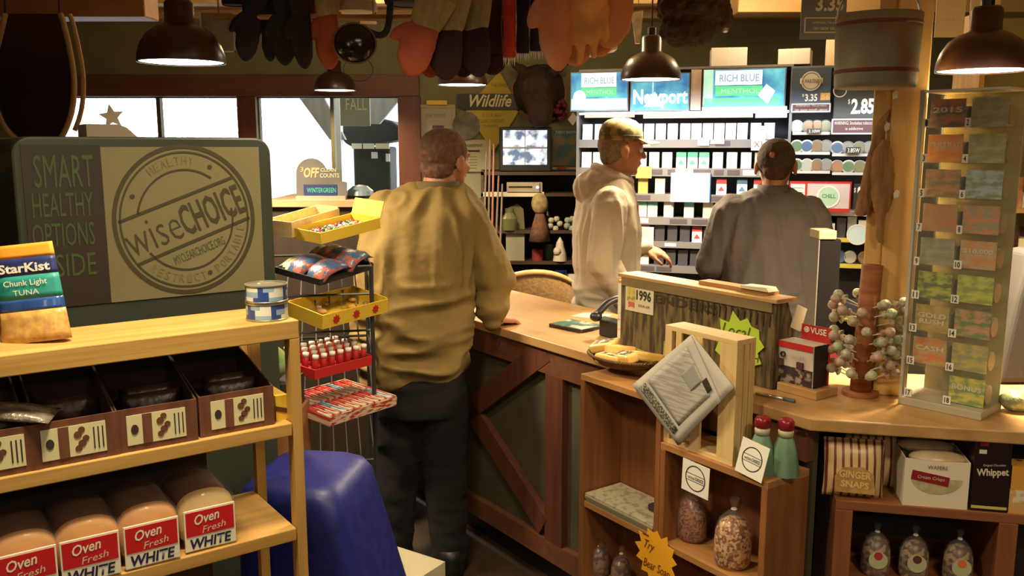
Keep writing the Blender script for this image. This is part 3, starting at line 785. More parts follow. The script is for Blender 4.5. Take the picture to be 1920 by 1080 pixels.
# oval plaque sign OFF
Y_ = 3.60
A = P(556, 372, Y_)
def o2(px, py): q = P(px, py, Y_); return (q.x - A.x, q.z - A.z)
t = thing('discount_sign', 'grey rounded sign reading OFF standing on the ledge before the right window', 'sign', loc=A)
SGM = mat('smoky_sign', (.10, .095, .10), .5, (.18, .16, .15), (5, 5, 5))
pts = [o2(*q) for q in ((556, 372), (650, 372), (650, 342), (639, 340), (639, 317), (613, 317))]
cx_, cz_ = o2(584, 326); r_ = o2(613, 326)[0] - cx_
pts += [(cx_ + r_ * math.cos(R(a)), cz_ + r_ * 1.0 * math.sin(R(a))) for a in range(20, 181, 16)]
m = MB(); m.prism(pts, 0, .008); m.build('board', SGM, t)
m = MB(); a_, b_ = o2(570, 368), o2(632, 346); m.box(a_[0], b_[0], -.002, 0, a_[1], b_[1]); m.build('dark_band', NAVY, t)
m = MB(); a_, b_ = o2(558, 373), o2(650, 367); m.box(a_[0], b_[0], -.03, 0, a_[1] - .002, b_[1]); m.build('lip', TAUPE, t)
ORL = plain('peach_letters', (.75, .42, .20), .6)
def stx(s, x0, x1, y0, y1, m_, **k):
    a_, b_ = o2(x0, y1), o2(x1, y0); text(s, m_, t, (a_[0] + b_[0]) / 2, (a_[1] + b_[1]) / 2, b_[0] - a_[0], b_[1] - a_[1], y=k.pop('y', -.001), **k)
stx('3', 563, 569, 313, 322, ORL); stx('OFF', 570, 599, 314, 333, ORL, shear=.25, bold=.03)
stx('CLEAN', 601, 630, 315, 322, CREAM, bold=.01); stx('COUNTS', 600, 636, 325, 333, CREAM, bold=.01); stx('WINTERGREEN', 576, 630, 352, 361, plain('mint_letters', (.06, .42, .30), .6), y=-.003, bold=.01)
# ledge carrying the sign and clutter; counter by the window
zl = A.z - .004
wcw = P(700, 370, Y_).x - P(500, 370, Y_).x
lg = thing('window_counter', 'wooden counter before the right window carrying the OFF sign', 'counter', loc=(P(500, 370, Y_).x, Y_, 0))
m = MB(); m.box(0, wcw, -.035, .45, zl - .03, zl); m.build('top_board', wood('window_counter_wood', (.50, .33, .18), (.38, .22, .1), 'x'), lg, bevel=.003)
m = MB(); m.box(.01, wcw - .01, -.01, .44, 0, zl - .03); m.build('body', wood('window_counter_body', (.035, .02, .012), (.022, .014, .010), 'z'), lg)
q = P(676, 372, 3.7)
m = MB(); m.box(-.075, .07, 0, .1, 0, .012); m.lathe([(.06, .012), (.055, .03), (.03, .05), (.01, .055)], n=20)
tag(m.build('blue_tub', plain('pale_blue_plastic', (.22, .32, .42), .35), loc=(q.x, 3.7, zl)), 'pale blue plastic tub beside the big man near the window', 'tub')

# ================================================================== COUNTER
CF = Fr(.778, 2.211, -54.7)          # customer face of the long counter, local x negative going away
RF = Fr(.778, 2.211, -12.4)          # short right wing
ZC = .98
t = thing('sales_counter', 'long wooden sales counter with dark panelled front and angled right wing', 'counter', loc=(0, 0, 0))
def xy(v): return (v.x, v.y)
out = [xy(CF.W(-2.6, 0)), xy(CF.W(0, 0)), xy(RF.W(1.3, 0)), xy(RF.W(1.3, .55)), xy(RF.W(.22, .55)), xy(CF.W(-.35, .57)), xy(CF.W(-2.6, .57))]
m = MB(); m.prism(out, ZC - .034, ZC, plane='xy')
TOPW = mat('counter_top_wood_a', (.50, .30, .12), .32, (.40, .22, .085), (3, 3, 20), (.35, .7), .05)
def orient_wood(name, c, c2, ang, f=26, rough=.35):
    mm = mat(name, c, rough, c2, (f, 2.2, f), (.3, .72), .08, detail=6)
    for n in mm.node_tree.nodes:
        if n.type == 'MAPPING': n.vector_type = 'TEXTURE'; n.inputs['Scale'].default_value = (1 / f, 1 / 2.2, 1 / f); n.inputs['Rotation'].default_value = (0, 0, ang)
    return mm
TOPW = orient_wood('counter_boards', (.54, .32, .13), (.40, .22, .085), R(35.3))
m.build('counter_top', TOPW, t, bevel=.004)
PANL = mat('olive_counter_panel', (.085, .07, .04), .7, (.06, .05, .03), (8, 8, 8))
def fbox(fr, x0, x1, y0, y1, z0, z1, mb):
    M = Matrix.Translation(Vector((fr.x0, fr.y0, 0))) @ Matrix.Rotation(fr.a, 4, 'Z')
    mb.box(x0, x1, y0, y1, z0, z1, M); return M
MC = Matrix.Translation(Vector((CF.x0, CF.y0, 0))) @ Matrix.Rotation(CF.a, 4, 'Z')
m = MB(); fbox(CF, -2.5, -.02, .05, .07, .12, ZC - .034, m); m.build('front_panel', PANL, t)
m = MB(); fbox(CF, -2.5, -.02, .50, .52, 0, ZC - .034, m); m.build('back_panel', DARKW, t)
m = MB(); fbox(CF, -2.5, -.02, .09, .11, 0, .12, m); m.build('toe_kick', BLACK, t)
m = MB(); fbox(CF, -2.5, -.02, .02, .05, .12, .20, m); m.build('bottom_rail', REDX, t)
m = MB(); fbox(CF, -2.5, -.02, .02, .05, ZC - .13, ZC - .034, m); m.build('top_rail', REDX, t)
pa = CF.L(1026, 800, .03)[0]; pb = CF.L(1058, 800, .03)[0]
for k in range(3):
    m = MB(); fbox(CF, pa - k * .9, pb - k * .9, .02, .05, .2, ZC - .13, m); m.build('upright', REDW, t)
def brace(p, q, wd):
    a = Vector(CF.L(*p, .035)); c_ = Vector(CF.L(*q, .035)); d = (c_ - a).normalized(); n_ = Vector((-d.y, d.x)) * wd
    m = MB(); m.prism([tuple(a + n_), tuple(c_ + n_), tuple(c_ - n_), tuple(a - n_)], .018, .048, MC); m.build('brace', REDW, t)
brace((1030, 655), (880, 770), .045); brace((888, 770), (1024, 985), .045)
MR = Matrix.Translation(Vector((RF.x0, RF.y0, 0))) @ Matrix.Rotation(RF.a, 4, 'Z')
m = MB(); fbox(RF, 1.25, 1.28, .03, .54, 0, ZC - .034, m); m.build('end_panel', REDW, t)
m = MB(); fbox(RF, .25, 1.25, .50, .52, 0, ZC - .034, m); m.build('back_panel', DARKW, t)

# ------------------------------------------------------------------ bookcase units against the counter
UF = CF.sub(0, -.136)
def solve_z(px, py, fr, off=0): return fr.L(px, py, off)[1]
zu1 = UF.L(1088, 700)[1]; zu2 = UF.L(1440, 905)[1]
xa_, xb_, xc_ = UF.L(1088, 760)[0], UF.L(1238, 850)[0], UF.L(1440, 905)[0]
UD = .172
def bookcase(name, label, x0, x1, ztop, shelves, mV, mH, closed_right=True):
    t = thing(name, label, 'shelf', **at(UF, x0, 0, 0)); W_ = x1 - x0; tk = .020
    m = MB(); m.box(0, W_, 0, UD, ztop - tk, ztop); m.build('top_board', mH, t, bevel=.0015)
    for x in (0, W_ - tk): m = MB(); m.box(x, x + tk, 0, UD, 0, ztop - tk); m.build('side_board', mV, t, bevel=.0015)
    m = MB(); m.box(tk, W_ - tk, UD - .008, UD, 0, ztop - tk); m.build('back_panel', mV, t)
    for z in shelves: m = MB(); m.box(tk, W_ - tk, .004, UD - .008, z - tk, z); m.build('shelf_board', mH, t, bevel=.0015)
    return t
zs1 = UF.L(1150, 968)[1]; zs2 = UF.L(1330, 1062)[1]
HON = wood('honey_wood', (.29, .115, .035), (.19, .065, .02), 'z', f=36); HONX = wood('honey_wood_board', (.44, .22, .07), (.31, .14, .045), 'x', f=36)
bookcase('bookcase', 'taller wooden bookcase against counter below the cheese basket', xa_, xb_ - .001, zu1, (zs1, .12), HON, HONX)
bookcase('bookcase', 'shorter wooden bookcase carrying the slatted crate', xb_, xc_, zu2, (zs2, .12), HON, HONX)
# newspapers on the unit shelf
NEWS = mat('newsprint', (.46, .40, .28), .8, (.30, .26, .18), (40, 40, 3), (.5, .6))
for k in range(5):
    m = MB(); m.box(0, xb_ - xa_ - .052, 0, .155, 0, .0058)
    o = m.build('newspaper', NEWS if k == 4 else plain('newsprint_edge', (.34, .30, .22), .8), bevel=.001, **at(UF, xa_ + .026 + .002 * (k % 2), .006 - .002 * k if k < 4 else .004, zs1 + .0002 + k * .006))
    tag(o, 'top folded newspaper of the stack on the taller bookcase shelf' if k == 4 else 'folded newspaper under the top one in the bookcase stack', 'newspaper', None if k == 4 else 'newspapers in the bookcase')
m = MB(); m.box(0, .075, 0, .07, 0, .022)
tag(m.build('dark_bundle', DARKC, bevel=.006, **at(UF, xb_ - .12, .07, zs1 + .0305)), 'dark bundle lying on the newspaper stack at back', 'packet')
# bags of nuts
NUTS = mat('nut_mix', (.20, .065, .025), .3, (.60, .36, .17), (150, 150, 150), (.35, .65), kind='voronoi', bump=1.0)
NUTD = mat('dark_nut_mix', (.11, .03, .02), .35, (.32, .13, .07), (170, 170, 170), (.35, .65), kind='voronoi', bump=1.0)
def nutbag(label, fr, lx, ly, z, r_, h_, m_, seed, group=None, tie=True):
    t = thing('nut_bag', label, 'bag', loc=fr.W(lx, ly, z), rz=seed, group=group)
    q = random.Random(seed)
    m = MB(); m.lathe([(r_ * .8, 0), (r_, h_ * .08), (r_ * 1.03, h_ * .3), (r_ * .98, h_ * .55), (r_ * .7, h_ * .72), (r_ * .3, h_ * .78)], n=20, sy=.85); m.build('nuts', m_, t, smooth=True)
    m = MB(); rs = []
    for rr_, z_ in ((.84, -.0), (1.04, .06), (1.07, .3), (1.03, .56), (.8, .74), (.36, .86), (.12, .90), (.2, .97), (.3, 1.06)):
        rs.append([(r_ * rr_ * (1 + q.uniform(-.05, .05)) * math.cos(2 * math.pi * i / 18), r_ * .85 * rr_ * (1 + q.uniform(-.05, .05)) * math.sin(2 * math.pi * i / 18), h_ * z_ + .0005 + abs(q.uniform(0, .002))) for i in range(18)])
    m.rings(rs, cap=False); m.build('plastic_bag', CLEAR, t, smooth=True)
    m = MB(); m.tube([(r_ * .13 * math.cos(a), r_ * .13 * math.sin(a), h_ * .90) for a in [2 * math.pi * i / 10 for i in range(10)]], .0025, 5, closed=True); m.build('tie', WHITE, t)
    return t
lx = UF.L(1292, 1000, .08)[0]; nutbag('clear bag of dark nuts at left on the shorter bookcase shelf', UF, lx, .09, zs2, .048, .165, NUTD, 2)
lx = UF.L(1378, 1040, .06)[0]; nutbag('clear bag of mixed nuts in the middle of the shorter bookcase shelf', UF, lx - .006, .056, zs2, .050, .185, NUTS, 3)
lx = UF.L(1414, 1060, .05)[0]; nutbag('clear bag of mixed nuts at right end of the shorter bookcase shelf', UF, lx - .004, .128, zs2, .036, .14, NUTS, 5)
# small dark bags low in the first unit
zlow = UF.L(1150, 1105, .05)[1]
m = MB(); m.box(.02, xb_ - xa_ - .02, .004, UD - .008, zlow - .02, zlow)
m.build('shelf_board', HONX, [o for o in bpy.data.objects if o.name == 'bookcase'][0])
for px in (1118, 1160): nutbag('dark bagged soap mix low in the taller bookcase', UF, UF.L(px, 1080, .07)[0], .08, zlow, .036, .13, mat('dark_mix', (.08, .03, .02), .3, (.22, .12, .08), (90, 90, 90), (.4, .6), kind='voronoi', bump=.6), px, 'dark bags low in the taller bookcase')
# starburst sign: Try Bear Soap
def starburst(name, label, m_, cx, cz, r_, fr, off, n=13, sx=1.0, lines=(), ink=None, seed=3, rot=0):
    t = thing(name, label, 'sign', **at(fr, cx, off, cz)); m = MB(); m.prism(starpts(0, 0, r_ * .78, r_, n, sx, .07, seed), 0, .0015); m.build('card', m_, t)
    for s_, x, z, w_, h_, sh in lines: text(s_, ink, t, x * r_, z * r_, w_ * r_, h_ * r_, y=-.001, shear=sh, rot=rot)
    return t
REDI = plain('dark_red_ink', (.16, .02, .02), .6)
cx_, cz_ = UF.L(1227, 1045, -.01)
starburst('starburst_sign', 'orange starburst card reading Try Bear Soap on the bookcase front', plain('orange_neon_card', (.95, .45, .02), .6), cx_, cz_, .088, UF, -.004, lines=(('Try', -.3, .25, .5, .42, .5), ('Bear Soap', .05, -.42, 1.25, .42, .3), ('_', -.5, .62, .3, .05, 0), ('_', -.5, -.74, .3, .05, 0)), ink=REDI, n=13)
# round logo cards
def logo_card(label, lx, z, off, tilt, w_, h_, rz=0):
    t = thing('logo_card', label, 'card', loc=UF.W(lx, off, z), rot=(tilt, rz, UF.a)); m = MB(); m.box(-w_ / 2, w_ / 2, 0, .0012, -h_ / 2, h_ / 2); m.build('card', WHITE, t)
    m = MB(); annulus(m, 0, 0, w_ * .34, w_ * .37, -.0008, 0, 32, 1)
    for dz in (.1, -.1): m.box(-w_ * .34, w_ * .34, -.0008, 0, dz * w_ - .0006, dz * w_ + .0006)
    m.build('round_emblem', INK, t); text('wise', INK, t, -w_ * .15, 0, w_ * .26, w_ * .10); text('CHOICE', INK, t, w_ * .15, 0, w_ * .3, w_ * .11, bold=.02)
    return t
a_ = UF.L(1412, 866, -.0); logo_card('white square card with round emblem standing on the shorter bookcase', a_[0] - .002, a_[1] + .006, -.002, R(-10), .088, .094, R(6))
a_ = UF.L(1306, 897, -.0); logo_card('white square card with round emblem hanging under the crate', a_[0], a_[1], -.005, 0, .100, .092, R(2))
# two dressed bottles
def bottle(lx, ly, lab):
    t = thing('syrup_bottle', lab, 'bottle', loc=UF.W(lx, ly, zu2), rz=UF.a, group=None)
    m = MB(); m.lathe([(.030, 0), (.032, .005), (.030, .05), (.022, .085), (.012, .10), (.012, .125)], n=20); m.build('bottle_body', plain('dark_amber', (.08, .02, .01), .2), t, smooth=True)
    m = MB(); rs = []
    for r_, z in ((.040, 0), (.039, .02), (.030, .07), (.020, .098), (.016, .102)):
        rs.append([(r_ * (1 + .05 * math.cos(7 * 2 * math.pi * i / 28)) * math.cos(2 * math.pi * i / 28), r_ * .9 * math.sin(2 * math.pi * i / 28), z + .0005) for i in range(28)])
    m.rings(rs, cap=False); m.build('teal_dress', mat('mint_cloth', (.16, .27, .17), .8, (.11, .20, .13), (40, 40, 8)), t, smooth=True)
    m = MB(); m.lathe([(.019, .103), (.020, .118), (.019, .120)], n=20); m.build('neck_label', CREAM, t, smooth=True)
    m = MB(); m.lathe([(.018, .121), (.021, .124), (.021, .143), (.016, .150), (.001, .151)], n=20); m.build('red_cap', plain('dark_red_cap', (.22, .012, .02), .25), t, smooth=True)
    return t
a_ = UF.L(1437, 870, .05)[0]; bottle(a_ - .018, .05, 'mint dressed bottle with red cap, left of the pair beside the crate')
bottle(a_ + .030, .085, 'mint dressed bottle with red cap, right of the pair beside the crate')

# ------------------------------------------------------------------ slatted crate standing on end
x0_ = UF.L(1243, 780, .012)[0]; x1_ = UF.L(1378, 760, .012)[0]; zt_ = UF.L(1378, 638, .012)[1]
t = thing('slatted_crate', 'pale pine slatted crate standing upright on the shorter bookcase', 'crate', **at(UF, x0_, .012, zu2))
Wc = x1_ - x0_; Hc = zt_ - zu2; Dc = .075
m = MB(); m.box(0, Wc, 0, Dc, Hc - .014, Hc); m.build('end_board', PALEX, t, bevel=.001)
m = MB(); m.box(0, Wc, 0, Dc, 0, .014); m.build('end_board', PALEX, t, bevel=.001)
sl = [(0, .022), (.035, .062), (.10, .128), (.152, Wc - .036 - .03)]
for a_, b_ in ((0, .10), (.16, .24), (.40, .54), (.78, 1.0)):
    m = MB(); m.box(a_ * Wc, b_ * Wc, 0, .008, .014, Hc - .014); m.build('slat', PALE, t, bevel=.0008)
for a_, b_ in ((0.008, .028), (.032, .050), (.054, Dc - .009)):
    for x in (0, Wc - .008): m = MB(); m.box(x, x + .008, a_, b_, .014, Hc - .014); m.build('slat', PALE, t, bevel=.0008)
for a_, b_ in ((0, .15), (.85, 1.0)):
    m = MB(); m.box(a_ * Wc, b_ * Wc, Dc - .008, Dc, .014, Hc - .014); m.build('slat', PALE, t, bevel=.0008)
# folded newsletter hanging on its corner
NWP = plain('newsletter_paper', (.50, .46, .42), .8); NWG = plain('newsletter_grey_print', (.30, .29, .27), .8)
def nl(px, py, off=-.012): a_ = UF.L(px, py, off); return Vector((a_[0], off, a_[1]))
t = thing('newsletter', 'folded grey newsletter hanging by its corner on the slatted crate', 'newspaper', **at(UF, 0, 0, 0))
def sheet(corners, offs, th_, m_, name, n=10, curl=.012):
    A, B, C_, D = [Vector(c) for c in corners]; m = MB(); F_, K_ = [], []
    for i in range(n + 1):
        for j in range(n + 1):
            u_, v_ = i / n, j / n; p = A.lerp(B, u_).lerp(D.lerp(C_, u_), v_)
            dy = offs - curl * .35 * math.sin(math.pi * u_) * (.3 + v_)
            F_.append(m.bm.verts.new(p + Vector((0, dy, 0)))); K_.append(m.bm.verts.new(p + Vector((0, dy + th_, 0))))
    for i in range(n):
        for j in range(n):
            k = i * (n + 1) + j; m._f([F_[k], F_[k + 1], F_[k + n + 2], F_[k + n + 1]]); m._f([K_[k], K_[k + n + 1], K_[k + n + 2], K_[k + 1]])
    for i in range(n):
        for k0, k1 in ((i, i + 1), (n * (n + 1) + i, n * (n + 1) + i + 1)): m._f([F_[k0], F_[k1], K_[k1], K_[k0]])
        for k0, k1 in ((i * (n + 1), (i + 1) * (n + 1)), (i * (n + 1) + n, (i + 1) * (n + 1) + n)): m._f([F_[k0], F_[k1], K_[k1], K_[k0]])
    return m.build(name, m_, t, smooth=True)
T_, L_, B_, R_ = nl(1296, 628), nl(1186, 722), nl(1272, 835), nl(1374, 727)
sheet((T_, L_, B_, R_), .004, .003, NWP, 'back_leaf', curl=.010)
R2 = nl(1352, 752); sheet((T_, L_, B_, R2), -.002, .003, NWP, 'front_leaf', curl=.014)
def inner(a, b): 
    u_, v_ = a, b; return T_.lerp(L_, u_).lerp(R2.lerp(B_, u_), v_)
sheet((inner(.10, .10), inner(.78, .10), inner(.78, .84), inner(.10, .84)), -.0062, .0004, mat('newsletter_print', (.33, .31, .28), .8, (.46, .43, .39), (14, 14, 190), (.44, .56)), 'printed_page', curl=.006)
sheet((inner(.82, .10), inner(.93, .10), inner(.93, .86), inner(.82, .86)), -.0062, .0004, mat('dark_masthead', (.06, .06, .045), .8, (.30, .30, .22), (160, 160, 160), (.5, .56)), 'masthead_band', curl=.002)
sheet((inner(.12, .35), inner(.34, .35), inner(.34, .62), inner(.12, .62)), -.0074, .0004, NWG, 'picture', curl=.006)
sheet((inner(.03, .62), inner(.12, .62), inner(.12, .80), inner(.03, .80)), -.0066, .0004, INK, 'picture', curl=.002)

# ------------------------------------------------------------------ basket of cheese blocks
cb = PZ(1169, 688, zu1 + .0)
WICK = mat('wicker', (.34, .19, .07), .7, (.20, .10, .035), (60, 60, 160), (.4, .6), kind='wave', bump=1.0)
zbk = max(ZC, zu1) + .001
cb = PZ(1168, 672, zbk + .02)
bk = thing('wicker_basket', 'shallow wicker basket of cheese blocks at the counter edge', 'basket', loc=(cb.x, cb.y, zbk), rz=CF.a)
m = MB(); m.lathe([(.085, 0), (.105, .010), (.118, .028), (.122, .030), (.114, .026), (.100, .012), (.08, .004), (.001, .004)], n=40, sx=1.1, sy=.78, cap=False); m.build('weave', WICK, bk, smooth=True)
m = MB(); m.tube([(.122 * 1.1 * math.cos(2 * math.pi * i / 40), .122 * .78 * math.sin(2 * math.pi * i / 40), .030) for i in range(40)], .005, 6, closed=True); m.build('rim', WICK, bk)
CHE = mat('cheese_amber', (.85, .58, .20), .3, (.78, .44, .10), (14, 14, 14)); CHL = mat('cheese_label', (.10, .06, .04), .5, (.62, .55, .42), (70, 70, 70), (.5, .6))
ch = thing('cheese_block', 'x', 'cheese', loc=(0, 0, 0))
m = MB(); m.box(-.042, .042, -.026, .026, 0, .026); m.build('block', CHE, ch, bevel=.007, seg=3)
m = MB(); m.box(-.028, .028, -.015, .015, .0262, .0268); m.build('label_patch', CHL, ch)
m = MB(); m.box(-.012, .004, -.009, .005, .0269, .0272); m.build('price_sticker', WHITE, ch)
cl = [(-.085, .03, .006, 5, 0, 8), (-.080, .0, .033, 20, 10, -14), (-.02, .04, .010, 80, 0, 6), (-.01, -.005, .030, 55, -14, 6), (.045, .02, .012, 30, 0, 5), (.05, -.03, .022, -8, 12, -8), (.092, .015, .024, 60, -12, 10), (.0, -.05, .010, 10, 0, 0)]
ps = ['lowest left in the basket', 'on top at the left of the basket', 'at the back centre of the basket', 'tilted upright in the middle of the basket', 'under the others at right centre', 'front right with white label in the basket', 'at the far right end of the basket', 'front centre low in the basket']
for k, (x, y, z, rz, tx, ty) in enumerate(cl):
    c = ch if k == 0 else dup(ch)
    pos = bk.location + Matrix.Rotation(CF.a, 3, 'Z') @ Vector((x, y, z)); c.location = pos; c.scale = (1.18, 1.12, 1.2); c.rotation_euler = (R(tx), R(ty), CF.a + R(rz)); c['label'] = 'amber wrapped cheese block ' + ps[k]

# ------------------------------------------------------------------ slanted bark-covered sign box
off = .14; bx0 = CF.L(1163, 600, off)[0]; bx1 = CF.L(1452, 640, off)[0]; bz = CF.L(1165, 512, off)[1]
SB = thing('sign_box', 'bark-fronted wooden box with carved letters on the counter', 'box', **at(CF, bx0, off, ZC))
BARKM = mat('rough_bark', (.17, .12, .045), .85, (.055, .035, .018), (55, 55, 9), (.42, .58), bump=1.0, detail=8)
Wb = bx1 - bx0; Hb = bz - ZC
m = MB(); m.prism([(0, 0), (.17, 0), (.055, Hb - .012), (0, Hb - .012)], 0, Wb, plane='yz'); m.build('box_body', BARKM, SB, bevel=.003)
m = MB(); m.box(-.008, Wb + .008, -.008, .085, Hb - .012, Hb); m.build('top_board', OAK, SB, bevel=.002)
m = MB(); m.box(.01, Wb - .01, -.006, 0, Hb - .040, Hb - .012); m.build('header_strip', wood('grey_weathered', (.24, .17, .08), (.17, .12, .05), 'x'), SB)
CARV = plain('burnt_letters', (.05, .032, .014), .9)
text('TENDERS', CARV, SB, Wb * .42, Hb * .76, Wb * .5, .030, y=-.001, bold=.03)
for k in range(11):
    x = Wb * (.72 + .022 * k)
m = MB()
for k in range(14):
    x = Wb * (.50 + .036 * k); m.prism([(x, Hb - .045), (x + .006, Hb - .050), (x + .003, Hb - .085)], -.004, 0)
m.build('bark_fringe', CARV, SB); 
g = SB.children[-1]
m = MB(); q0 = CF.L(1174, 580, off); q1 = CF.L(1228, 520, off)
t = thing('year_plate', 'white card with black 1996 on the bark box front', 'card', **at(CF, q0[0], off - .004, q0[1]))
w_ = q1[0] - q0[0]; h_ = CF.L(1174, 516, off)[1] - q0[1]
m.box(0, w_, 0, .002, 0, h_); m.build('card', CREAM, t)
m = MB(); m.box(w_ * .06, w_ * .36, -.0006, 0, h_ * .28, h_ * .94); m.build('yellow_strip', mat('yellow_strip_print', (.60, .48, .12), .6, (.32, .26, .06), (60, 60, 60), (.5, .6)), t)
m = MB(); m.box(w_ * .10, w_ * .34, -.0006, 0, h_ * .10, h_ * .26); m.build('red_strip', mat('red_strip_print', (.55, .12, .05), .6, (.7, .6, .4), (60, 60, 60), (.5, .6)), t)
text('1996', INK, t, w_ * .66, h_ * .50, w_ * .52, h_ * .30, y=-.0004, bold=.03); text('LICENSED', REDI, t, w_ * .68, h_ * .82, w_ * .46, h_ * .06, y=-.0004); text('DEALER', REDI, t, w_ * .68, h_ * .2, w_ * .4, h_ * .07, y=-.0004)
# lime starburst
cx_, cz_ = CF.L(1384, 646, off - .006)
r_ = (CF.L(1376, 588, off)[1] - CF.L(1376, 705, off)[1]) / 2
starburst('starburst_sign', 'lime green starburst card with handwriting on the bark box', LIME, cx_, cz_, r_, CF, off - .006, 11, 1.05, lines=(('Local', -.1, .42, 1.15, .40, .3), ('FRESH', .42, -.30, .85, .25, .2)), ink=plain('dark_green_ink', (.06, .09, .02), .7), seed=8)
# dried reed tuft beside crate
m = MB(); q0 = CF.L(1247, 680, off - .02)
REED = plain('dry_reed', (.46, .36, .16), .9)
m.prism([(-.055, -.075), (.0, .03), (.002, .075), (.008, .055), (.010, .085), (.016, .05), (.024, .03), (.03, -.075)], 0, .018)
tag(m.build('torn_paper', REED, **at(CF, q0[0], off - .03, q0[1])), 'torn pale peak of paper between cheese basket and crate', 'paper')
# things on top of the box: brown folder, blue-white cloth
q0 = CF.L(1310, 528, off + .03)[0]; q1 = CF.L(1440, 550, off + .03)[0]
m = MB(); m.box(0, q1 - q0, 0, .05, 0, .012); t = tag(m.build('folder', BROWNX, **at(CF, q0, off + .03, bz + .0005)), 'flat brown folder lying on top of the bark box', 'folder')
m = MB(); m.prism([(0, 0), (.11, 0), (.10, .012), (.01, .009)], 0, .045)
tag(m.build('folded_card', CREAM, **at(CF, q1 - .10, off + .02, bz + .0127)), 'folded cream card on the right end of the bark box top', 'card')
# side paper on the right slope
m = MB(); m.box(0, .003, 0, .05, 0, .07); tag(m.build('price_card', CREAM, loc=CF.W(bx1 + .010, off + .055, bz - .085), rot=(R(-22), 0, CF.a)), 'small cream card tucked at the right top corner of the bark box', 'card')

# ------------------------------------------------------------------ card terminal, papers, dvd
q = PZ(1142, 640, ZC)
t = thing('telephone', 'black handset telephone leaning behind the cheese basket', 'telephone', loc=(q.x, q.y + .06, ZC), rz=CF.a)
m = MB(); m.prism([(0, 0), (.17, 0), (.17, .02), (.02, .075), (0, .06)], -.05, .06, plane='yz'); m.build('base', BLACK, t, bevel=.006)
m = MB(); pts = [(-.035, -.02, .085), (-.03, .03, .125), (-.02, .09, .135), (-.01, .14, .10)]; m.tube(smoothpts(pts, 4), .014, 10); m.ball((-.037, -.025, .078), (.024, .024, .02)); m.ball((-.008, .15, .09), (.024, .024, .02)); m.build('handset', BLACK, t, smooth=True)
m = MB(); m.box(-.005, .045, .03, .11, .0, .002, Matrix.Translation((0, 0, .078)) @ Matrix.Rotation(R(-20), 4, 'X')); m.build('keypad', plain('grey_keypad', (.22, .24, .27), .4), t)
q = PZ(1080, 615, ZC)
t = thing('disc_case', 'dark green disc case lying on the counter', 'case', loc=(q.x, q.y, ZC + .0003), rz=CF.a + R(8))
m = MB(); m.box(-.09, .08, -.06, .07, 0, .014); m.build('case', plain('dark_case', (.03, .035, .03), .3), t, bevel=.002)
m = MB(); m.box(-.085, .075, -.055, .065, .0141, .0146); m.build('cover_art', mat('cover_art', (.06, .16, .13), .3, (.55, .58, .52), (22, 22, 22), (.52, .62)), t)
for k, (px, py, lab, rz) in enumerate(((1108, 592, 'cream sheet of paper lying on the counter by the telephone', 30), (1172, 618, 'yellowish paper sheet beside the telephone on the counter', -10))):
    q = PZ(px, py, ZC); m = MB(); m.prism([(-.07, -.05), (.08, -.06), (.075, .06), (-.05, .045)], 0, .0012, plane='xy')
    tag(m.build('paper_sheet', plain('cream_paper', (.80, .72, .42), .7), loc=(q.x, q.y, ZC + .0004), rz=CF.a + R(rz)), lab, 'paper')
# red-capped orange strip at sign box left top
q = CF.L(1160, 535, off + .02)
m = MB(); m.box(0, .03, 0, .03, 0, bz - .03 - ZC); tag(m.build('orange_carton', mat('orange_white_carton', (.75, .70, .62), .5, (.80, .25, .03), (3, 3, 9), (.5, .52)), **at(CF, bx0 - .036, off + .02, ZC)), 'narrow orange and white carton at the left end of the bark box', 'carton')

# ------------------------------------------------------------------ chair behind the counter
q = P(985, 560, 4.75)
t = thing('armchair', 'brown woven armchair with curved back behind the counter', 'chair', loc=(q.x, 4.75, 0), rz=R(12))
WV = mat('brown_weave', (.28, .16, .06), .8, (.20, .11, .04), (60, 60, 60), bump=.4)
zt2 = P(985, 508, 4.6).z
arc = [(.26 * math.sin(R(a)), -.20 * math.cos(R(a)) , 0) for a in range(-110, 111, 10)]
m = MB(); rs = []
for x, y, z in arc:
    k = 1 - .22 * (abs(math.atan2(x, -y)) / 1.9) ** 2
    rs.append([(x * s_, y * s_, zz * (k if zz > .8 else 1)) for s_, zz in ((.93, .42), (1.0, .42), (1.07, zt2 - .02), (1.04, zt2), (.99, zt2 - .02))])
m.rings(rs); m.build('backrest', WV, t, smooth=True)
m = MB(); m.tube([(x * 1.05, y * 1.05, zt2 * (1 - .22 * (abs(math.atan2(x, -y)) / 1.9) ** 2)) for x, y, z in arc], .016, 8); m.build('rail', OAK, t, smooth=True)
m = MB(); m.box(-.22, .22, -.18, .20, .40, .46); m.build('seat', WV, t, bevel=.02)
for x in (-.19, .19):
    for y in (-.15, .17): m = MB(); m.tube([(x, y, 0), (x, y, .40)], .016, 8); m.build('leg', OAK, t)

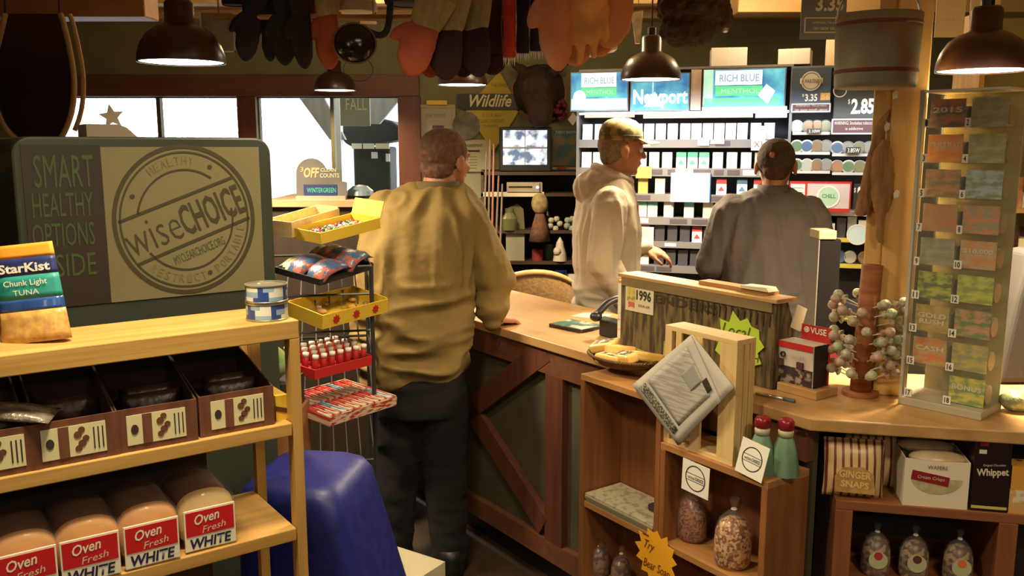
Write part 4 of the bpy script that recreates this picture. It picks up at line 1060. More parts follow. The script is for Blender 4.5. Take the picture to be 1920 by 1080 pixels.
# ================================================================== PEOPLE
def head(mb, M, neck_to=None, nr=.052):
    s3 = M.to_3x3().to_4x4()
    def B(c, r): mb.ball(M @ Vector(c), r, 16, M=s3)
    B((0, -.016, .030), (.077, .098, .083)); B((0, .018, -.018), (.065, .078, .083)); B((0, .030, -.064), (.053, .060, .042)); B((0, .072, -.088), (.022, .020, .018))
    B((0, .072, .030), (.052, .024, .016)); B((.036, .062, -.018), (.022, .026, .022)); B((-.036, .062, -.018), (.022, .026, .022))
    mb.cap(M @ Vector((0, .090, .020)), M @ Vector((0, .112, -.014)), .009, .013); B((.010, .102, -.018), (.009, .011, .008)); B((-.010, .102, -.018), (.009, .011, .008))
    B((0, .090, -.044), (.024, .012, .007)); B((0, .088, -.056), (.021, .012, .008))
    for s_ in (-1, 1): B((s_ * .080, -.010, -.006), (.011, .022, .031)); B((s_ * .082, -.004, -.030), (.008, .012, .012))
    if neck_to is not None: mb.cap(M @ Vector((0, -.022, -.055)), neck_to, nr, nr * 1.15, 16)
def facial(M, root, hairm=None):
    for s_ in (-1, 1):
        m = MB(); m.ball(M @ Vector((s_ * .031, .078, .010)), .0125, 12); m.build('eye', plain('eye_white', (.75, .72, .68), .2), root, smooth=True)
        m = MB(); m.ball(M @ Vector((s_ * .031, .089, .010)), .0042, 8); m.build('iris', plain('iris_brown', (.04, .02, .01), .2), root, smooth=True)
    m = MB(); m.ball(M @ Vector((0, .101, -.050)), (.019, .004, .003), 8, M=M.to_3x3().to_4x4()); m.build('mouth', plain('lip', (.36, .12, .09), .5), root, smooth=True)
def hand(mb, wrist, d, n_, curls=(20, 28, 34, 40), side=1, spread=5, scale=1.0):
    """wrist point, direction of the hand, normal of its back; side=+1 thumb towards d x n"""
    d = Vector(d).normalized(); n_ = Vector(n_); n_ = (n_ - d * n_.dot(d)).normalized(); s_ = d.cross(n_) * side; w_ = Vector(wrist)
    tips = []
    for k, (lat, L_) in enumerate(((.030, .078), (.010, .086), (-.010, .080), (-.029, .062))):
        kn = w_ + d * (.088 - abs(k - 1) * .004) * scale + s_ * lat * scale
        mb.cap(w_ + s_ * lat * .55, kn, .015 * scale, .0125 * scale, 10)
        p = kn; ang = R(curls[k]) * .4; dd = (d + s_ * math.tan(R(spread)) * (1 - k) * .6).normalized()
        for j, f in enumerate((.45, .31, .24)):
            v = (dd * math.cos(ang) - n_ * math.sin(ang)).normalized(); q = p + v * L_ * f * scale
            mb.cap(p, q, (.0098 - .0012 * j) * scale, (.0090 - .0013 * j) * scale, 10); p = q; ang += R(curls[k])
        tips.append(p)
    a = w_ + d * .018 + s_ * .022; b_ = a + (d * .7 + s_ * .62 - n_ * .25).normalized() * .042 * scale; c_ = b_ + (d * .9 + s_ * .25 - n_ * .35).normalized() * .034 * scale; e_ = c_ + (d * .95 - n_ * .35).normalized() * .026 * scale
    mb.cap(a, b_, .016 * scale, .013 * scale, 10); mb.cap(b_, c_, .0115 * scale, .010 * scale, 10); mb.cap(c_, e_, .010 * scale, .008 * scale, 10)
    return tips
def torso(mb, rings, n=32, e=2.4):
    rs = []
    for z, cx, cy, rx, ry in rings:
        rg = []
        for i in range(n):
            a = 2 * math.pi * i / n; c, s_ = math.cos(a), math.sin(a); r_ = (abs(c) ** e + abs(s_) ** e) ** (-1 / e); rg.append((cx + rx * r_ * c, cy + ry * r_ * s_, z))
        rs.append(rg)
    mb.rings(rs)
def sleeve(mb, pts, rad, n=16):
    for i in range(len(pts) - 1): mb.cap(pts[i], pts[i + 1], rad[i], rad[i + 1], n)
def body(root, M, neck, hip, feet, arms, tor, hands, name='body', skin=None, nr=.052):
    """one continuous figure: head, neck, trunk, arms with hands and legs"""
    mb = MB(); head(mb, M, neck, nr); torso(mb, [(z - .035 * max(0, min(1, (z - 1.25) / .15)), cx, cy, rx * .78, ry * .78) for z, cx, cy, rx, ry in tor])
    for sh, el, wr in arms: mb.cap(Vector(neck) - Vector((0, 0, .05)), Vector(sh) - Vector((0, 0, .035)), .032, .035); mb.cap(sh, el, .040, .038); mb.cap(el, wr, .040, .026)
    for hp, kn, ft in feet: mb.cap(hp, kn, .075, .055); mb.cap(kn, ft, .052, .036); mb.cap((ft[0], ft[1], .045), (ft[0], ft[1] + .15, .035), .04, .032)
    for h in hands: hand(mb, *h[0], **h[1])
    return remeshed(mb, name, skin or SKIN, .0055, root, smooth=3)
def folds(upz, a1=.010, a2=.006, seed=0.0, vz=2.5):
    def f(c, n_):
        s = 0.0; s += a1 * noise.noise(Vector((c.x * 7 + seed, c.y * 7, c.z * 4)))
        k = min(1, max(0, (c.z - upz) / .15))
        s += k * a2 * (1 - 2 * abs(noise.noise(Vector((c.x * 16 + seed, c.y * 16, c.z * vz)))))
        s += (1 - k) * a2 * 1.6 * (1 - 2 * abs(noise.noise(Vector((c.x * 5 + seed, c.y * 5 + c.z * 3, c.z * 15)))))
        s += .0015 * noise.noise(Vector((c.x * 60, c.y * 60, c.z * 60)))
        return s
    return f
def headmat(x, y, z, yaw, pitch=0, roll=0, sc=1.0): return Matrix.Translation((x, y, z)) @ Euler((R(pitch), R(roll), R(yaw)), 'XYZ').to_matrix().to_4x4() @ Matrix.Scale(sc, 4)
def hair(M, root, m_, c=(0, -.022, .038), r=(.0805, .097, .083), extra=()):
    mb = MB(); s3 = M.to_3x3().to_4x4(); mb.ball(M @ Vector(c), r, 20, M=s3)
    for cc, rr_ in extra: mb.ball(M @ Vector(cc), rr_, 14, M=s3)
    return remeshed(mb, 'hair', m_, .005, root, 3, lambda c_, n_: .0016 * noise.noise(c_ * 120))

# ---- man in tan canvas jacket, seen from behind, right hand on the counter
X0, Y0 = -.36, 3.33
J1 = thing('person', 'big man in tan canvas jacket seen from behind, hand resting on the counter', 'person', loc=(X0, Y0, 0))
JK = mat('tan_canvas', (.235, .155, .045), .85, (.17, .108, .03), (9, 9, 5), (.35, .7), bump=.2)
DN = mat('dark_denim', (.010, .007, .011), .95, (.006, .005, .007), (12, 12, 12))
M1 = headmat(.110, .05, 1.628, -38, -4, 4, 1.04)
hw = PZ(931, 598, ZC + .035) - Vector((X0, Y0, 0)); hw = Vector(hw)
arR = ((.20, .0, 1.43), (.285, .05, 1.19), tuple(hw)); arL = ((-.15, .02, 1.43), (-.20, .16, 1.17), (-.02, .30, 1.06))
TR = [(.79, -.03, 0, .190, .150), (.84, -.03, 0, .212, .170), (.97, -.025, 0, .214, .172), (1.12, -.018, 0, .212, .168), (1.30, .004, 0, .222, .152), (1.41, .026, .01, .216, .132), (1.48, .050, .02, .165, .105), (1.535, .075, .03, .095, .085)]
body(J1, M1, Vector((.078, .02, 1.50)), None, [((-.09, 0, .80), (-.10, .03, .46), (-.11, -.02, .07)), ((.09, 0, .80), (.10, .03, .46), (.12, -.02, .07))], [arR, arL], TR,
     [((hw, (.55, .80, -.22), (0, .1, 1)), dict(curls=(16, 20, 22, 26), side=-1)), (((-.02, .30, 1.06), (.7, .6, 0), (0, 0, 1)), dict(side=1))], nr=.060)
mb = MB(); torso(mb, TR); sleeve(mb, [(.165, .0, 1.425), (.262, .03, 1.24), (.298, .06, 1.16)], [.082, .078, .070]); sleeve(mb, [(.298, .06, 1.16), tuple(hw + Vector((-.012, -.02, .01)))], [.070, .046]); sleeve(mb, [(-.125, .02, 1.42), (-.19, .16, 1.18), (-.03, .28, 1.08)], [.082, .07, .05])
remeshed(mb, 'canvas_jacket', JK, .009, J1, 5, folds(1.08, .016, .014, 3.1))
mb = MB(); mb.lathe([(.084, 0), (.082, .035), (.072, .038), (.074, .0)], n=28, cap=False, c=(.078, .028, 1.515)); mb.build('collar', plain('dark_collar', (.13, .09, .04), .9), J1, smooth=True)
cu_ = hw - Vector((.262, .03, 1.24)); cu_.normalize()
mb = MB(); mb.cap(hw - cu_ * .035 + Vector((-.012, -.02, .012)), hw - cu_ * .012 + Vector((-.008, -.01, .006)), .047, .045, 16); mb.build('cuff', plain('dark_cuff', (.10, .07, .035), .9), J1, smooth=True)
hair(M1, J1, mat('short_brown_hair', (.12, .055, .035), .9, (.20, .10, .06), (60, 60, 60), bump=.4), c=(0, -.024, .032), r=(.0835, .100, .086), extra=(((0, -.048, -.022), (.070, .054, .062)),))
facial(M1, J1)
mb = MB(); torso(mb, [(.66, -.01, 0, .175, .135), (.80, -.01, 0, .185, .15), (.92, -.01, 0, .16, .13)])
for s_ in (-1, 1): sleeve(mb, [(s_ * .09 - .01, 0, .74), (s_ * .10 - .005, .02, .44), (s_ * .11, -.02, .07)], [.105, .088, .072])
remeshed(mb, 'trousers', DN, .012, J1, 6, folds(2, .004, .004, 1.0))
for s_ in (-1, 1):
    mb = MB(); mb.rings([[(s_ * .115 + x * k, y0 + y * k, z) for x, y in ((-.05, -.09), (.05, -.09), (.058, .02), (.05, .16), (0, .20), (-.05, .16), (-.058, .02))] for k, y0, z in ((1, 0, 0), (1.02, 0, .03), (.9, -.01, .07), (.7, -.04, .11))]); mb.build('shoe', BLACK, J1, smooth=True)

# ---- man with camo cap and pale hoodie, in profile to the right
X0, Y0 = .447, 4.15
J2 = thing('person', 'man in camouflage cap and pale grey hoodie standing in profile behind the counter', 'person', loc=(X0, Y0, 0))
HD = mat('pale_hoodie', (.50, .43, .34), .9, (.44, .37, .29), (10, 10, 6), bump=.12)
M2 = headmat(.062, -.01, 1.664, -78, -8, 0, 1.02)
arR = ((-.01, -.19, 1.42), (-.035, -.225, 1.15), (.09, -.22, 1.00)); arL = ((.0, .17, 1.42), (.04, .20, 1.19), (.175, .13, 1.215))
TR = [(.86, 0, 0, .135, .17), (.92, 0, 0, .150, .185), (1.10, 0, 0, .150, .19), (1.30, .0, 0, .150, .195), (1.42, .002, 0, .132, .185), (1.49, .012, 0, .105, .13), (1.55, .025, 0, .075, .08)]
wl = Vector(P(1206, 463, Y0 + .13)) - Vector((X0, Y0, 0))
body(J2, M2, Vector((.015, 0, 1.50)), None, [((0, -.09, .86), (.02, -.10, .47), (0, -.11, .07)), ((0, .09, .86), (.02, .10, .47), (0, .11, .07))], [arR, (arL[0], arL[1], tuple(wl))], TR,
     [((wl, (.86, -.05, -.30), (.3, -.25, .9)), dict(curls=(22, 30, 34, 30), side=1, spread=9, scale=1.05)), (((.09, -.22, 1.0), (.9, .1, -.3), (0, 0, 1)), dict(side=1))])
mb = MB(); torso(mb, TR)
sleeve(mb, [(-.005, -.165, 1.42), (-.035, -.215, 1.16), (.075, -.215, 1.01)], [.078, .068, .052]); sleeve(mb, [(.0, .16, 1.42), (.045, .19, 1.19)], [.075, .065]); sleeve(mb, [(.045, .19, 1.19), tuple(wl + Vector((-.01, 0, 0)))], [.062, .045])
mb.ball((-.095, 0, 1.49), (.06, .095, .075), 16); mb.ball((-.04, 0, 1.535), (.085, .09, .045), 16)
remeshed(mb, 'hoodie', HD, .008, J2, 5, folds(1.0, .012, .011, 8.3, 3.2))
mb = MB()
mb.tube([(.022 + .082 * math.cos(a), .088 * math.sin(a), 1.552 - .035 * math.cos(a)) for a in [2 * math.pi * i / 24 for i in range(24)]], .022, 10, closed=True)
mb.build('hood_collar', HD, J2, smooth=True)
mb = MB(); mb.prism([(.0, 0), (.05, .0), (.045, .08), (.005, .07)], .0, .004); o = mb.build('chest_print', RED, J2); o.location = (.138, -.06, 1.34); o.rotation_euler = (0, 0, R(78))
mb = MB(); mb.ball((0.0, -.01, .94), (.155, .19, .035), 20); mb.build('waistband', HD, J2, smooth=True)
hair(M2, J2, mat('grey_brown_hair', (.16, .11, .07), .9, (.26, .20, .13), (80, 80, 80)), c=(0, -.026, .020), r=(.0795, .090, .080), extra=(((0, -.05, -.028), (.062, .048, .055)),))
facial(M2, J2)
CAMO = mat('camo_cloth', (.27, .18, .075), .9, (.085, .075, .03), (24, 24, 24), (.46, .54), detail=3)
ct = M2 @ Matrix.Translation((0, -.012, .052)) @ Euler((R(6), 0, 0)).to_matrix().to_4x4()
mb = MB(); mb.lathe([(.090, -.012), (.092, .0), (.090, .03), (.080, .06), (.058, .08), (.03, .09), (.001, .092)], n=32, sx=.92, sy=1.12, M=ct, cap=False); cap_o = mb.build('cap_crown', CAMO, J2, smooth=True)
s_ = cap_o.modifiers.new('solid', 'SOLIDIFY'); s_.thickness = .002
mb = MB(); rs = []
for k in range(9):
    a = -1 + k / 4; wdt = .075 * a
    rs.append([ct @ Vector((wdt, .078 * math.sqrt(max(0, 1 - .55 * a * a)) + .006, -.004)), ct @ Vector((wdt * .95, .104 + .080 * math.sqrt(max(.02, 1 - a * a)), -.014 - .012 * a * a)), ct @ Vector((wdt * .95, .104 + .080 * math.sqrt(max(.02, 1 - a * a)), -.011 - .012 * a * a)), ct @ Vector((wdt, .078 * math.sqrt(max(0, 1 - .55 * a * a)) + .006, .0))])
mb.rings(rs); mb.build('cap_brim', mat('cap_brim_cloth', (.30, .20, .08), .9, (.22, .15, .06), (20, 20, 20)), J2, smooth=True)
mb = MB(); mb.tube([ct @ Vector((.085 * math.cos(a), .0 + .102 * math.sin(a), .012)) for a in [2 * math.pi * i / 30 for i in range(30)]], .0012, 5, closed=True); mb.build('cap_seam', INK, J2)
mb = MB(); mb.ball(ct @ Vector((0, 0, .093)), .006, 8); mb.build('cap_button', CAMO, J2, smooth=True)
mb = MB(); torso(mb, [(.70, 0, 0, .12, .165), (.80, 0, 0, .135, .175), (.93, 0, 0, .125, .165)])
for s_ in (-1, 1): sleeve(mb, [(0, s_ * .09, .74), (.01, s_ * .10, .44), (0, s_ * .11, .07)], [.095, .08, .065])
remeshed(mb, 'trousers', mat('blue_jeans', (.05, .06, .10), .9, (.03, .04, .07), (12, 12, 12)), .012, J2, 6)
for s_ in (-1, 1):
    mb = MB(); mb.rings([[(x, s_ * .11 + y, z) for x, y in ((-.09 * k, -.05 * k), (.02, -.055 * k), (.16 * k, -.045 * k), (.19 * k, 0), (.16 * k, .045 * k), (.02, .055 * k), (-.09 * k, .05 * k))] for k, z in ((1, 0), (1.02, .03), (.85, .07), (.6, .10))]); mb.build('shoe', MATTE, J2, smooth=True)

# ---- man in taupe shirt facing the rack, seen from behind
X0, Y0 = 1.085, 3.72
J3 = thing('person', 'man in taupe shirt with short dark hair seen from behind, facing the cigarette rack', 'person', loc=(X0, Y0, 0))
SHT = mat('taupe_shirt', (.078, .062, .058), .85, (.06, .048, .045), (10, 10, 6), bump=.12)
M3 = headmat(.028, .03, 1.600, -14, -14, 0, .98)
arL = ((-.17, .0, 1.41), (-.225, .06, 1.17), (-.12, .24, 1.10)); arR = ((.20, .0, 1.40), (.255, .05, 1.15), (.16, .24, 1.08))
TR = [(.82, .02, 0, .165, .125), (.90, .02, 0, .185, .14), (1.10, .018, 0, .190, .14), (1.28, .012, 0, .205, .135), (1.38, .008, .0, .205, .118), (1.455, .008, .012, .155, .09), (1.50, .012, .025, .075, .07)]
body(J3, M3, Vector((.014, .01, 1.47)), None, [((-.09, 0, .84), (-.10, .02, .46), (-.10, -.01, .07)), ((.11, 0, .84), (.12, .02, .46), (.12, -.01, .07))], [arL, arR], TR,
     [(((-.12, .24, 1.10), (.5, .85, 0), (0, 0, 1)), dict(side=-1)), (((.16, .24, 1.08), (-.4, .9, 0), (0, 0, 1)), dict(side=1))], skin=mat('tan_skin', (.33, .15, .09), .55, (.28, .12, .07), (14, 14, 14)), nr=.047)
mb = MB(); torso(mb, TR)
sleeve(mb, [(-.150, .0, 1.40), (-.222, .05, 1.18), (-.13, .22, 1.11)], [.078, .066, .050]); sleeve(mb, [(.175, .0, 1.39), (.250, .05, 1.16), (.17, .22, 1.09)], [.078, .068, .05])
remeshed(mb, 'shirt', SHT, .008, J3, 5, folds(1.0, .011, .010, 5.7))
mb = MB(); mb.lathe([(.066, 0), (.064, .034), (.057, .036), (.058, .0)], n=28, cap=False, c=(.016, .016, 1.487)); mb.build('collar', SHT, J3, smooth=True)
hair(M3, J3, mat('short_dark_hair', (.035, .018, .014), .9, (.06, .03, .02), (60, 60, 60), bump=.3), c=(0, -.022, .026), r=(.081, .099, .088), extra=(((0, -.055, -.035), (.056, .045, .045)),))
mb = MB(); p = M3 @ Vector((-.02, -.118, .02)); mb.ball(p, (.011, .004, .014), 10); mb.build('bald_spot', plain('bald_spot', (.36, .16, .06), .6), J3, smooth=True)
facial(M3, J3)
mb = MB(); torso(mb, [(.70, .02, 0, .165, .12), (.80, .02, 0, .175, .13), (.90, .02, 0, .16, .12)])
for s_ in (-1, 1): sleeve(mb, [(s_ * .09 + .02, 0, .74), (s_ * .10 + .015, .02, .44), (s_ * .105 + .01, -.01, .07)], [.095, .08, .065])
remeshed(mb, 'trousers', DN, .012, J3, 6)
for s_ in (-1, 1):
    mb = MB(); mb.rings([[(s_ * .105 + .01 + x * k, y * k, z) for x, y in ((-.05, -.09), (.05, -.09), (.058, .02), (.05, .16), (0, .20), (-.05, .16), (-.058, .02))] for k, z in ((1, 0), (1.02, .03), (.85, .07), (.6, .10))]); mb.build('shoe', BLACK, J3, smooth=True)

# ================================================================== CIGARETTE RACK
KF = Fr(.333, 5.0, -18.0)
def kl(px, py, off=0.0): return KF.L(px, py, off)
MK = Matrix.Translation(Vector((KF.x0, KF.y0, 0))) @ Matrix.Rotation(KF.a, 4, 'Z')
RKC = plain('rack_grey_metal', (.17, .165, .17), .5, metal=.2); RKD = plain('rack_dark_back', (.035, .032, .045), .6); PRICE = plain('price_strip', (.17, .165, .18), .5)
t = thing('tobacco_rack', 'tall grey metal cigarette rack with lit header signs behind the two men', 'rack', **at(KF, 0, 0, 0)); TR_ = t
xL = kl(1085, 300)[0]; xM = kl(1480, 300)[0]; xR = kl(1662, 300)[0]; zT = kl(1400, 127)[1]
m = MB(); m.box(xL, xR, .26, .28, 0, zT); m.build('back_panel', RKD, t)
for x in (xL, xM, xR): m = MB(); m.box(x - .012, x + .002, -.01, .26, 0, zT); m.build('side_panel', RKC, t)
m = MB(); m.box(xL, xM, -.01, .26, zT, zT + .012); m.build('top_panel', RKC, t)
rows = [(262, 277), (316, 331), (365, 379), (409, 423), (455, 466), (500, 513), (560, 574)]
rowz = []
for k, (ya, yb) in enumerate(rows):
    za = kl(1300, ya)[1]; zb2 = kl(1300, yb)[1]; rowz.append(za)
    m = MB(); m.box(xL + .002, xM - .012, 0, .26, za - .006, za); m.build('shelf_tray', RKC, t)
    m = MB(); m.box(xL + .002, xM - .012, -.008, 0, zb2, za + .002); st_ = m.build('price_rail', PRICE, t)
    q = random.Random(k)
    x = xL + .02
    while x < xM - .05:
        w_ = q.uniform(.05, .11)
        if q.random() < .75: m = MB(); m.box(x, min(x + w_, xM - .02), -.0095, -.0085, zb2 + .008, za - .006); m.build('price_label', plain('price_ink', (.07, .06, .08), .6) if q.random() < .6 else WHITE, st_)
        x += w_ + q.uniform(.006, .03)
# cigarette packs, each an object
PK = dict(white=plain('pack_white', (.80, .80, .80), .4), silver=plain('pack_silver', (.50, .52, .55), .35), green=plain('pack_green', (.05, .35, .20), .4), teal=plain('pack_teal', (.12, .38, .42), .4),
          red=plain('pack_red', (.42, .05, .06), .4), blue=plain('pack_blue', (.06, .16, .34), .4), gold=plain('pack_gold', (.50, .34, .10), .4), dark=plain('pack_dark', (.05, .05, .07), .4), cream=plain('pack_cream', (.62, .56, .46), .5))
names = dict(white='white', silver='silver grey', green='green', teal='teal topped', red='red and white', blue='blue', gold='gold brown', dark='dark', cream='cream')
pm = {}
for k_, v in PK.items():
    two = {'red': PK['white'], 'teal': PK['silver'], 'blue': PK['white'], 'green': PK['white']}.get(k_, PK['white'] if k_ in ('white',) else v)
    m = MB(); m.box(-.0265, .0265, 0, .022, 0, .058); m.mi = 1; m.box(-.0265, .0265, 0, .022, .058, .086)
    if k_ in ('red', 'blue', 'green', 'silver'): m.mi = 1; m.prism([(-.018, .020), (0, .046), (.018, .020)], -.0008, .0002)
    a_, b_ = (two, v) if k_ != 'white' else (v, plain('pack_white_cap', (.86, .86, .88), .35))
    o = m.build('pack', [a_, b_]); o.data.name = 'pack_' + k_; pm[k_] = o.data; bpy.data.objects.remove(o)
ordw = ['top', 'second', 'third', 'fourth', 'fifth', 'sixth', 'seventh']
lay = [
 [(1088, 1180, 'white'), (1182, 1270, 'white'), (1272, 1400, 'white'), (1402, 1478, 'silver')],
 [(1088, 1130, 'white'), (1190, 1262, 'white'), (1266, 1330, 'green'), (1332, 1412, 'white'), (1414, 1478, 'cream')],
 [(1088, 1130, 'cream'), (1190, 1222, 'gold'), (1224, 1252, 'cream'), (1336, 1372, 'red'), (1374, 1412, 'blue'), (1414, 1478, 'red')],
 [(1088, 1130, 'white'), (1195, 1235, 'teal'), (1236, 1275, 'silver'), (1276, 1312, 'teal'), (1314, 1346, 'cream'), (1348, 1478, 'silver')],
 [(1196, 1226, 'cream'), (1228, 1300, 'dark'), (1302, 1320, 'red'), (1322, 1478, 'dark')],
 [(1196, 1226, 'white'), (1228, 1320, 'dark'), (1322, 1478, 'blue')],
]
def pack(lx, off, z, k_, label, group):
    o = bpy.data.objects.new('cigarette_pack', pm[k_]); COL.objects.link(o); o.location = KF.W(lx, off, z); o.rotation_euler = (R(rnd.uniform(-5, -1)), 0, KF.a + R(rnd.uniform(-3, 3)))
    return tag(o, label, 'cigarette pack', group)
for r_, segs in enumerate(lay):
    for x0, x1, k_ in segs:
        a_, b_ = kl(x0, 300)[0], kl(x1, 300)[0]; n = max(1, int((b_ - a_) / .0565)); gap = (b_ - a_) / n
        g_ = '%s packs on the %s shelf of the rack' % (names[k_], ordw[r_])
        for i in range(n):
            if b_ > xM - .012 and i == n - 1: continue
            pack(a_ + gap * (i + .5), .012, rowz[r_] + .001, k_, '%s cigarette pack in the row on the %s shelf of the rack' % (names[k_], ordw[r_]), g_)
# glowing white counter panel in the rack
GLW = plain('lit_white_panel', (.95, .98, 1.0), .5, emit=1.2)
a_, b_ = kl(1257, 378, -.02), kl(1331, 325, -.02)
t = thing('lit_sign', 'small glowing white sign with blue right edge hung on the rack', 'sign', **at(KF, a_[0], -.02, a_[1]))
m = MB(); m.box(0, b_[0] - a_[0], 0, .012, 0, b_[1] - a_[1]); m.build('panel', GLW, t)
m = MB(); m.box(b_[0] - a_[0], b_[0] - a_[0] + .006, -.001, .012, 0, b_[1] - a_[1]); m.build('blue_edge', BLUE, t)
text('SAVINGS', plain('faint_blue', (.45, .55, .8), .5), t, (b_[0] - a_[0]) * .58, (b_[1] - a_[1]) * .72, (b_[0] - a_[0]) * .66, .016)
# small cards
for n_, (x0, x1, y0, y1, m_, lab) in enumerate(((1408, 1436, 236, 282, plain('white_yellow_card', (.80, .80, .66), .5), 'white and yellow promotional card at the right of the top pack shelf'), (1266, 1300, 317, 326, CREAM, 'small cream card over the second price rail'), (1308, 1330, 258, 273, WHITE, 'small white card on the top price rail, middle'), (1332, 1358, 262, 270, WHITE, 'small white card on the top price rail, right'), (1192, 1222, 312, 334, plain('gold_card', (.48, .36, .10), .5), 'gold card at the left of the second price rail'), (1196, 1226, 426, 470, plain('pink_card', (.60, .50, .50), .5), 'pale card panel at left of the fifth shelf'))):
    a_, b_ = kl(x0, y1, -.016), kl(x1, y0, -.016); m = MB(); m.box(0, b_[0] - a_[0], 0, .003, 0, b_[1] - a_[1]); o = tag(m.build('promo_card', m_, **at(KF, a_[0], -.016, a_[1])), lab, 'card')
    if n_ == 0: text('X1', RED, o, (b_[0] - a_[0]) * .5, (b_[1] - a_[1]) * .25, (b_[0] - a_[0]) * .6, .03)
# lit headers
def lit(name, c, c2=None, e=1.6, **k): return mat(name, c, .5, c2, emit=e, **k)
LBB = lit('lit_blue_art', (.02, .12, .38), (.10, .45, .55), .9, scale=(9, 9, 9)); LBG = lit('lit_green', (.03, .45, .22), None, 1.0); LBC2 = lit('lit_mint', (.30, .72, .62), (.55, .85, .80), .6, scale=(9, 9, 9))
LWH = lit('lit_white', (.80, .88, .92), None, .8); LPL = lit('lit_pale', (.50, .60, .62), None, .5)
def header(label, x0, x1, y0, y1, extra, off=-.03):
    a_, b_ = kl(x0, y1, off), kl(x1, y0, off); w_, h_ = b_[0] - a_[0], b_[1] - a_[1]
    t = thing('lightbox', label, 'sign', **at(KF, a_[0], off, a_[1]))
    m = MB(); m.box(-.006, w_ + .006, .002, .06, -.006, h_ + .006); m.build('housing', RKC, t)
    m = MB(); m.box(0, w_, 0, .002, 0, h_); m.build('lit_face', LBB, t)
    def loc(px, py): q = kl(px, py, off); return q[0] - a_[0], q[1] - a_[1]
    def rect(px0, px1, py0, py1, m_, name, y=-.0012):
        p, q = loc(px0, py1), loc(px1, py0); mm = MB(); mm.box(p[0], q[0], y, 0, p[1], q[1]); return mm.build(name, m_, t)
    def tx(s_, px0, px1, py0, py1, m_, **k):
        p, q = loc(px0, py1), loc(px1, py0); text(s_, m_, t, (p[0] + q[0]) / 2, (p[1] + q[1]) / 2, q[0] - p[0], q[1] - p[1], y=-.0016, **k)
    extra(t, rect, tx, loc); return t
FB = lit('lit_faint_blue', (.22, .38, .58), None, .6); LGR = lit('lit_soft_green', (.10, .58, .28), None, .8)
def e1(t, r, tx, loc):
    r(1090, 1156, 136, 164, LWH, 'white_band'); r(1090, 1156, 164, 182, LGR, 'green_band'); r(1071, 1176, 184, 206, LBC2, 'mint_base')
    tx('RICH BLUE', 1096, 1152, 144, 158, FB, bold=.02); tx('MENTHOL', 1100, 1152, 168, 178, LBC2)
    m = MB(); p = loc(1087, 182); m.prism(starpts(p[0], p[1], .035, .037, 8), -.004, 0); m.build('round_tag', LWH, t)
header('glowing blue and green RICH BLUE MENTHOL lightbox at the left end of the rack', 1071, 1177, 135, 207, e1)
def e2(t, r, tx, loc):
    r(1183, 1292, 142, 206, LBB, 'blue_field'); tx('Newport', 1187, 1290, 166, 204, LWH, bold=.03)
    p = loc(1228, 200); q = loc(1228, 172); mm = MB(); mm.prism([(p[0] - .06, p[1]), (p[0] + .045, p[1]), (q[0], q[1])], -.003, 0); mm.build('white_peak', LWH, t)
    r(1222, 1226, 150, 204, LWH, 'white_stroke'); r(1268, 1276, 140, 150, LWH, 'small_tag')
header('glowing dark blue lightbox with large white lettering behind the pendant lamp', 1183, 1292, 138, 207, e2)
def e3(t, r, tx, loc):
    r(1341, 1430, 131, 160, LWH, 'white_band'); r(1341, 1430, 160, 180, LGR, 'green_band'); r(1320, 1462, 182, 200, LGR, 'mint_base'); r(1316, 1476, 199, 208, LPL, 'pale_base'); r(1318, 1338, 131, 196, LBC2, 'pale_art')
    tx('RICH BLUE', 1349, 1424, 138, 154, FB, bold=.02); tx('MENTHOL', 1352, 1424, 165, 176, LBC2)
    for k, (cx, cy) in enumerate(((1440, 178),)):
        p = loc(cx, cy); m = MB(); m.prism([(p[0] - .05, p[1]), (p[0] - .01, p[1] + .055), (p[0] + .035, p[1] + .02), (p[0], p[1] - .045)], -.006, 0); m.build('white_tag', LWH, t)
header('glowing blue and green RICH BLUE MENTHOL lightbox nearest the tin cabinet', 1318, 1473, 128, 207, e3)
for x0, x1 in ((1294, 1316),):
    a_, b_ = kl(x0, 207, -.02), kl(x1, 130, -.02); m = MB(); m.box(0, b_[0] - a_[0], 0, .05, 0, b_[1] - a_[1]); tag(m.build('header_divider', plain('beige_metal', (.45, .38, .34), .5), **at(KF, a_[0], -.02, a_[1])), 'beige divider panel between the two right header lightboxes', 'panel')
# valance strips
for x0, x1, y0, y1, m_, s_, lab in ((1096, 1190, 209, 221, plain('salmon_strip', (.55, .22, .16), .5), 'CLASSIC', 'salmon strip reading CLASSIC under the left lightbox'), (1206, 1412, 209, 222, plain('peach_strip', (.75, .42, .22), .5), 'RICH AMERICAN CLASSIC', 'long peach lettered strip under the header lightboxes'), (1416, 1476, 209, 221, plain('pale_aqua_strip', (.40, .58, .58), .5), 'SMOOTH', 'short pale aqua strip under the right lightbox')):
    a_, b_ = kl(x0, y1, -.02), kl(x1, y0, -.02); t = thing('shelf_strip', lab, 'strip', **at(KF, a_[0], -.02, a_[1])); m = MB(); m.box(0, b_[0] - a_[0], 0, .006, 0, b_[1] - a_[1]); m.build('strip', m_, t)
    text(s_, WHITE, t, (b_[0] - a_[0]) * .55, (b_[1] - a_[1]) * .5, (b_[0] - a_[0]) * .7, (b_[1] - a_[1]) * .6)
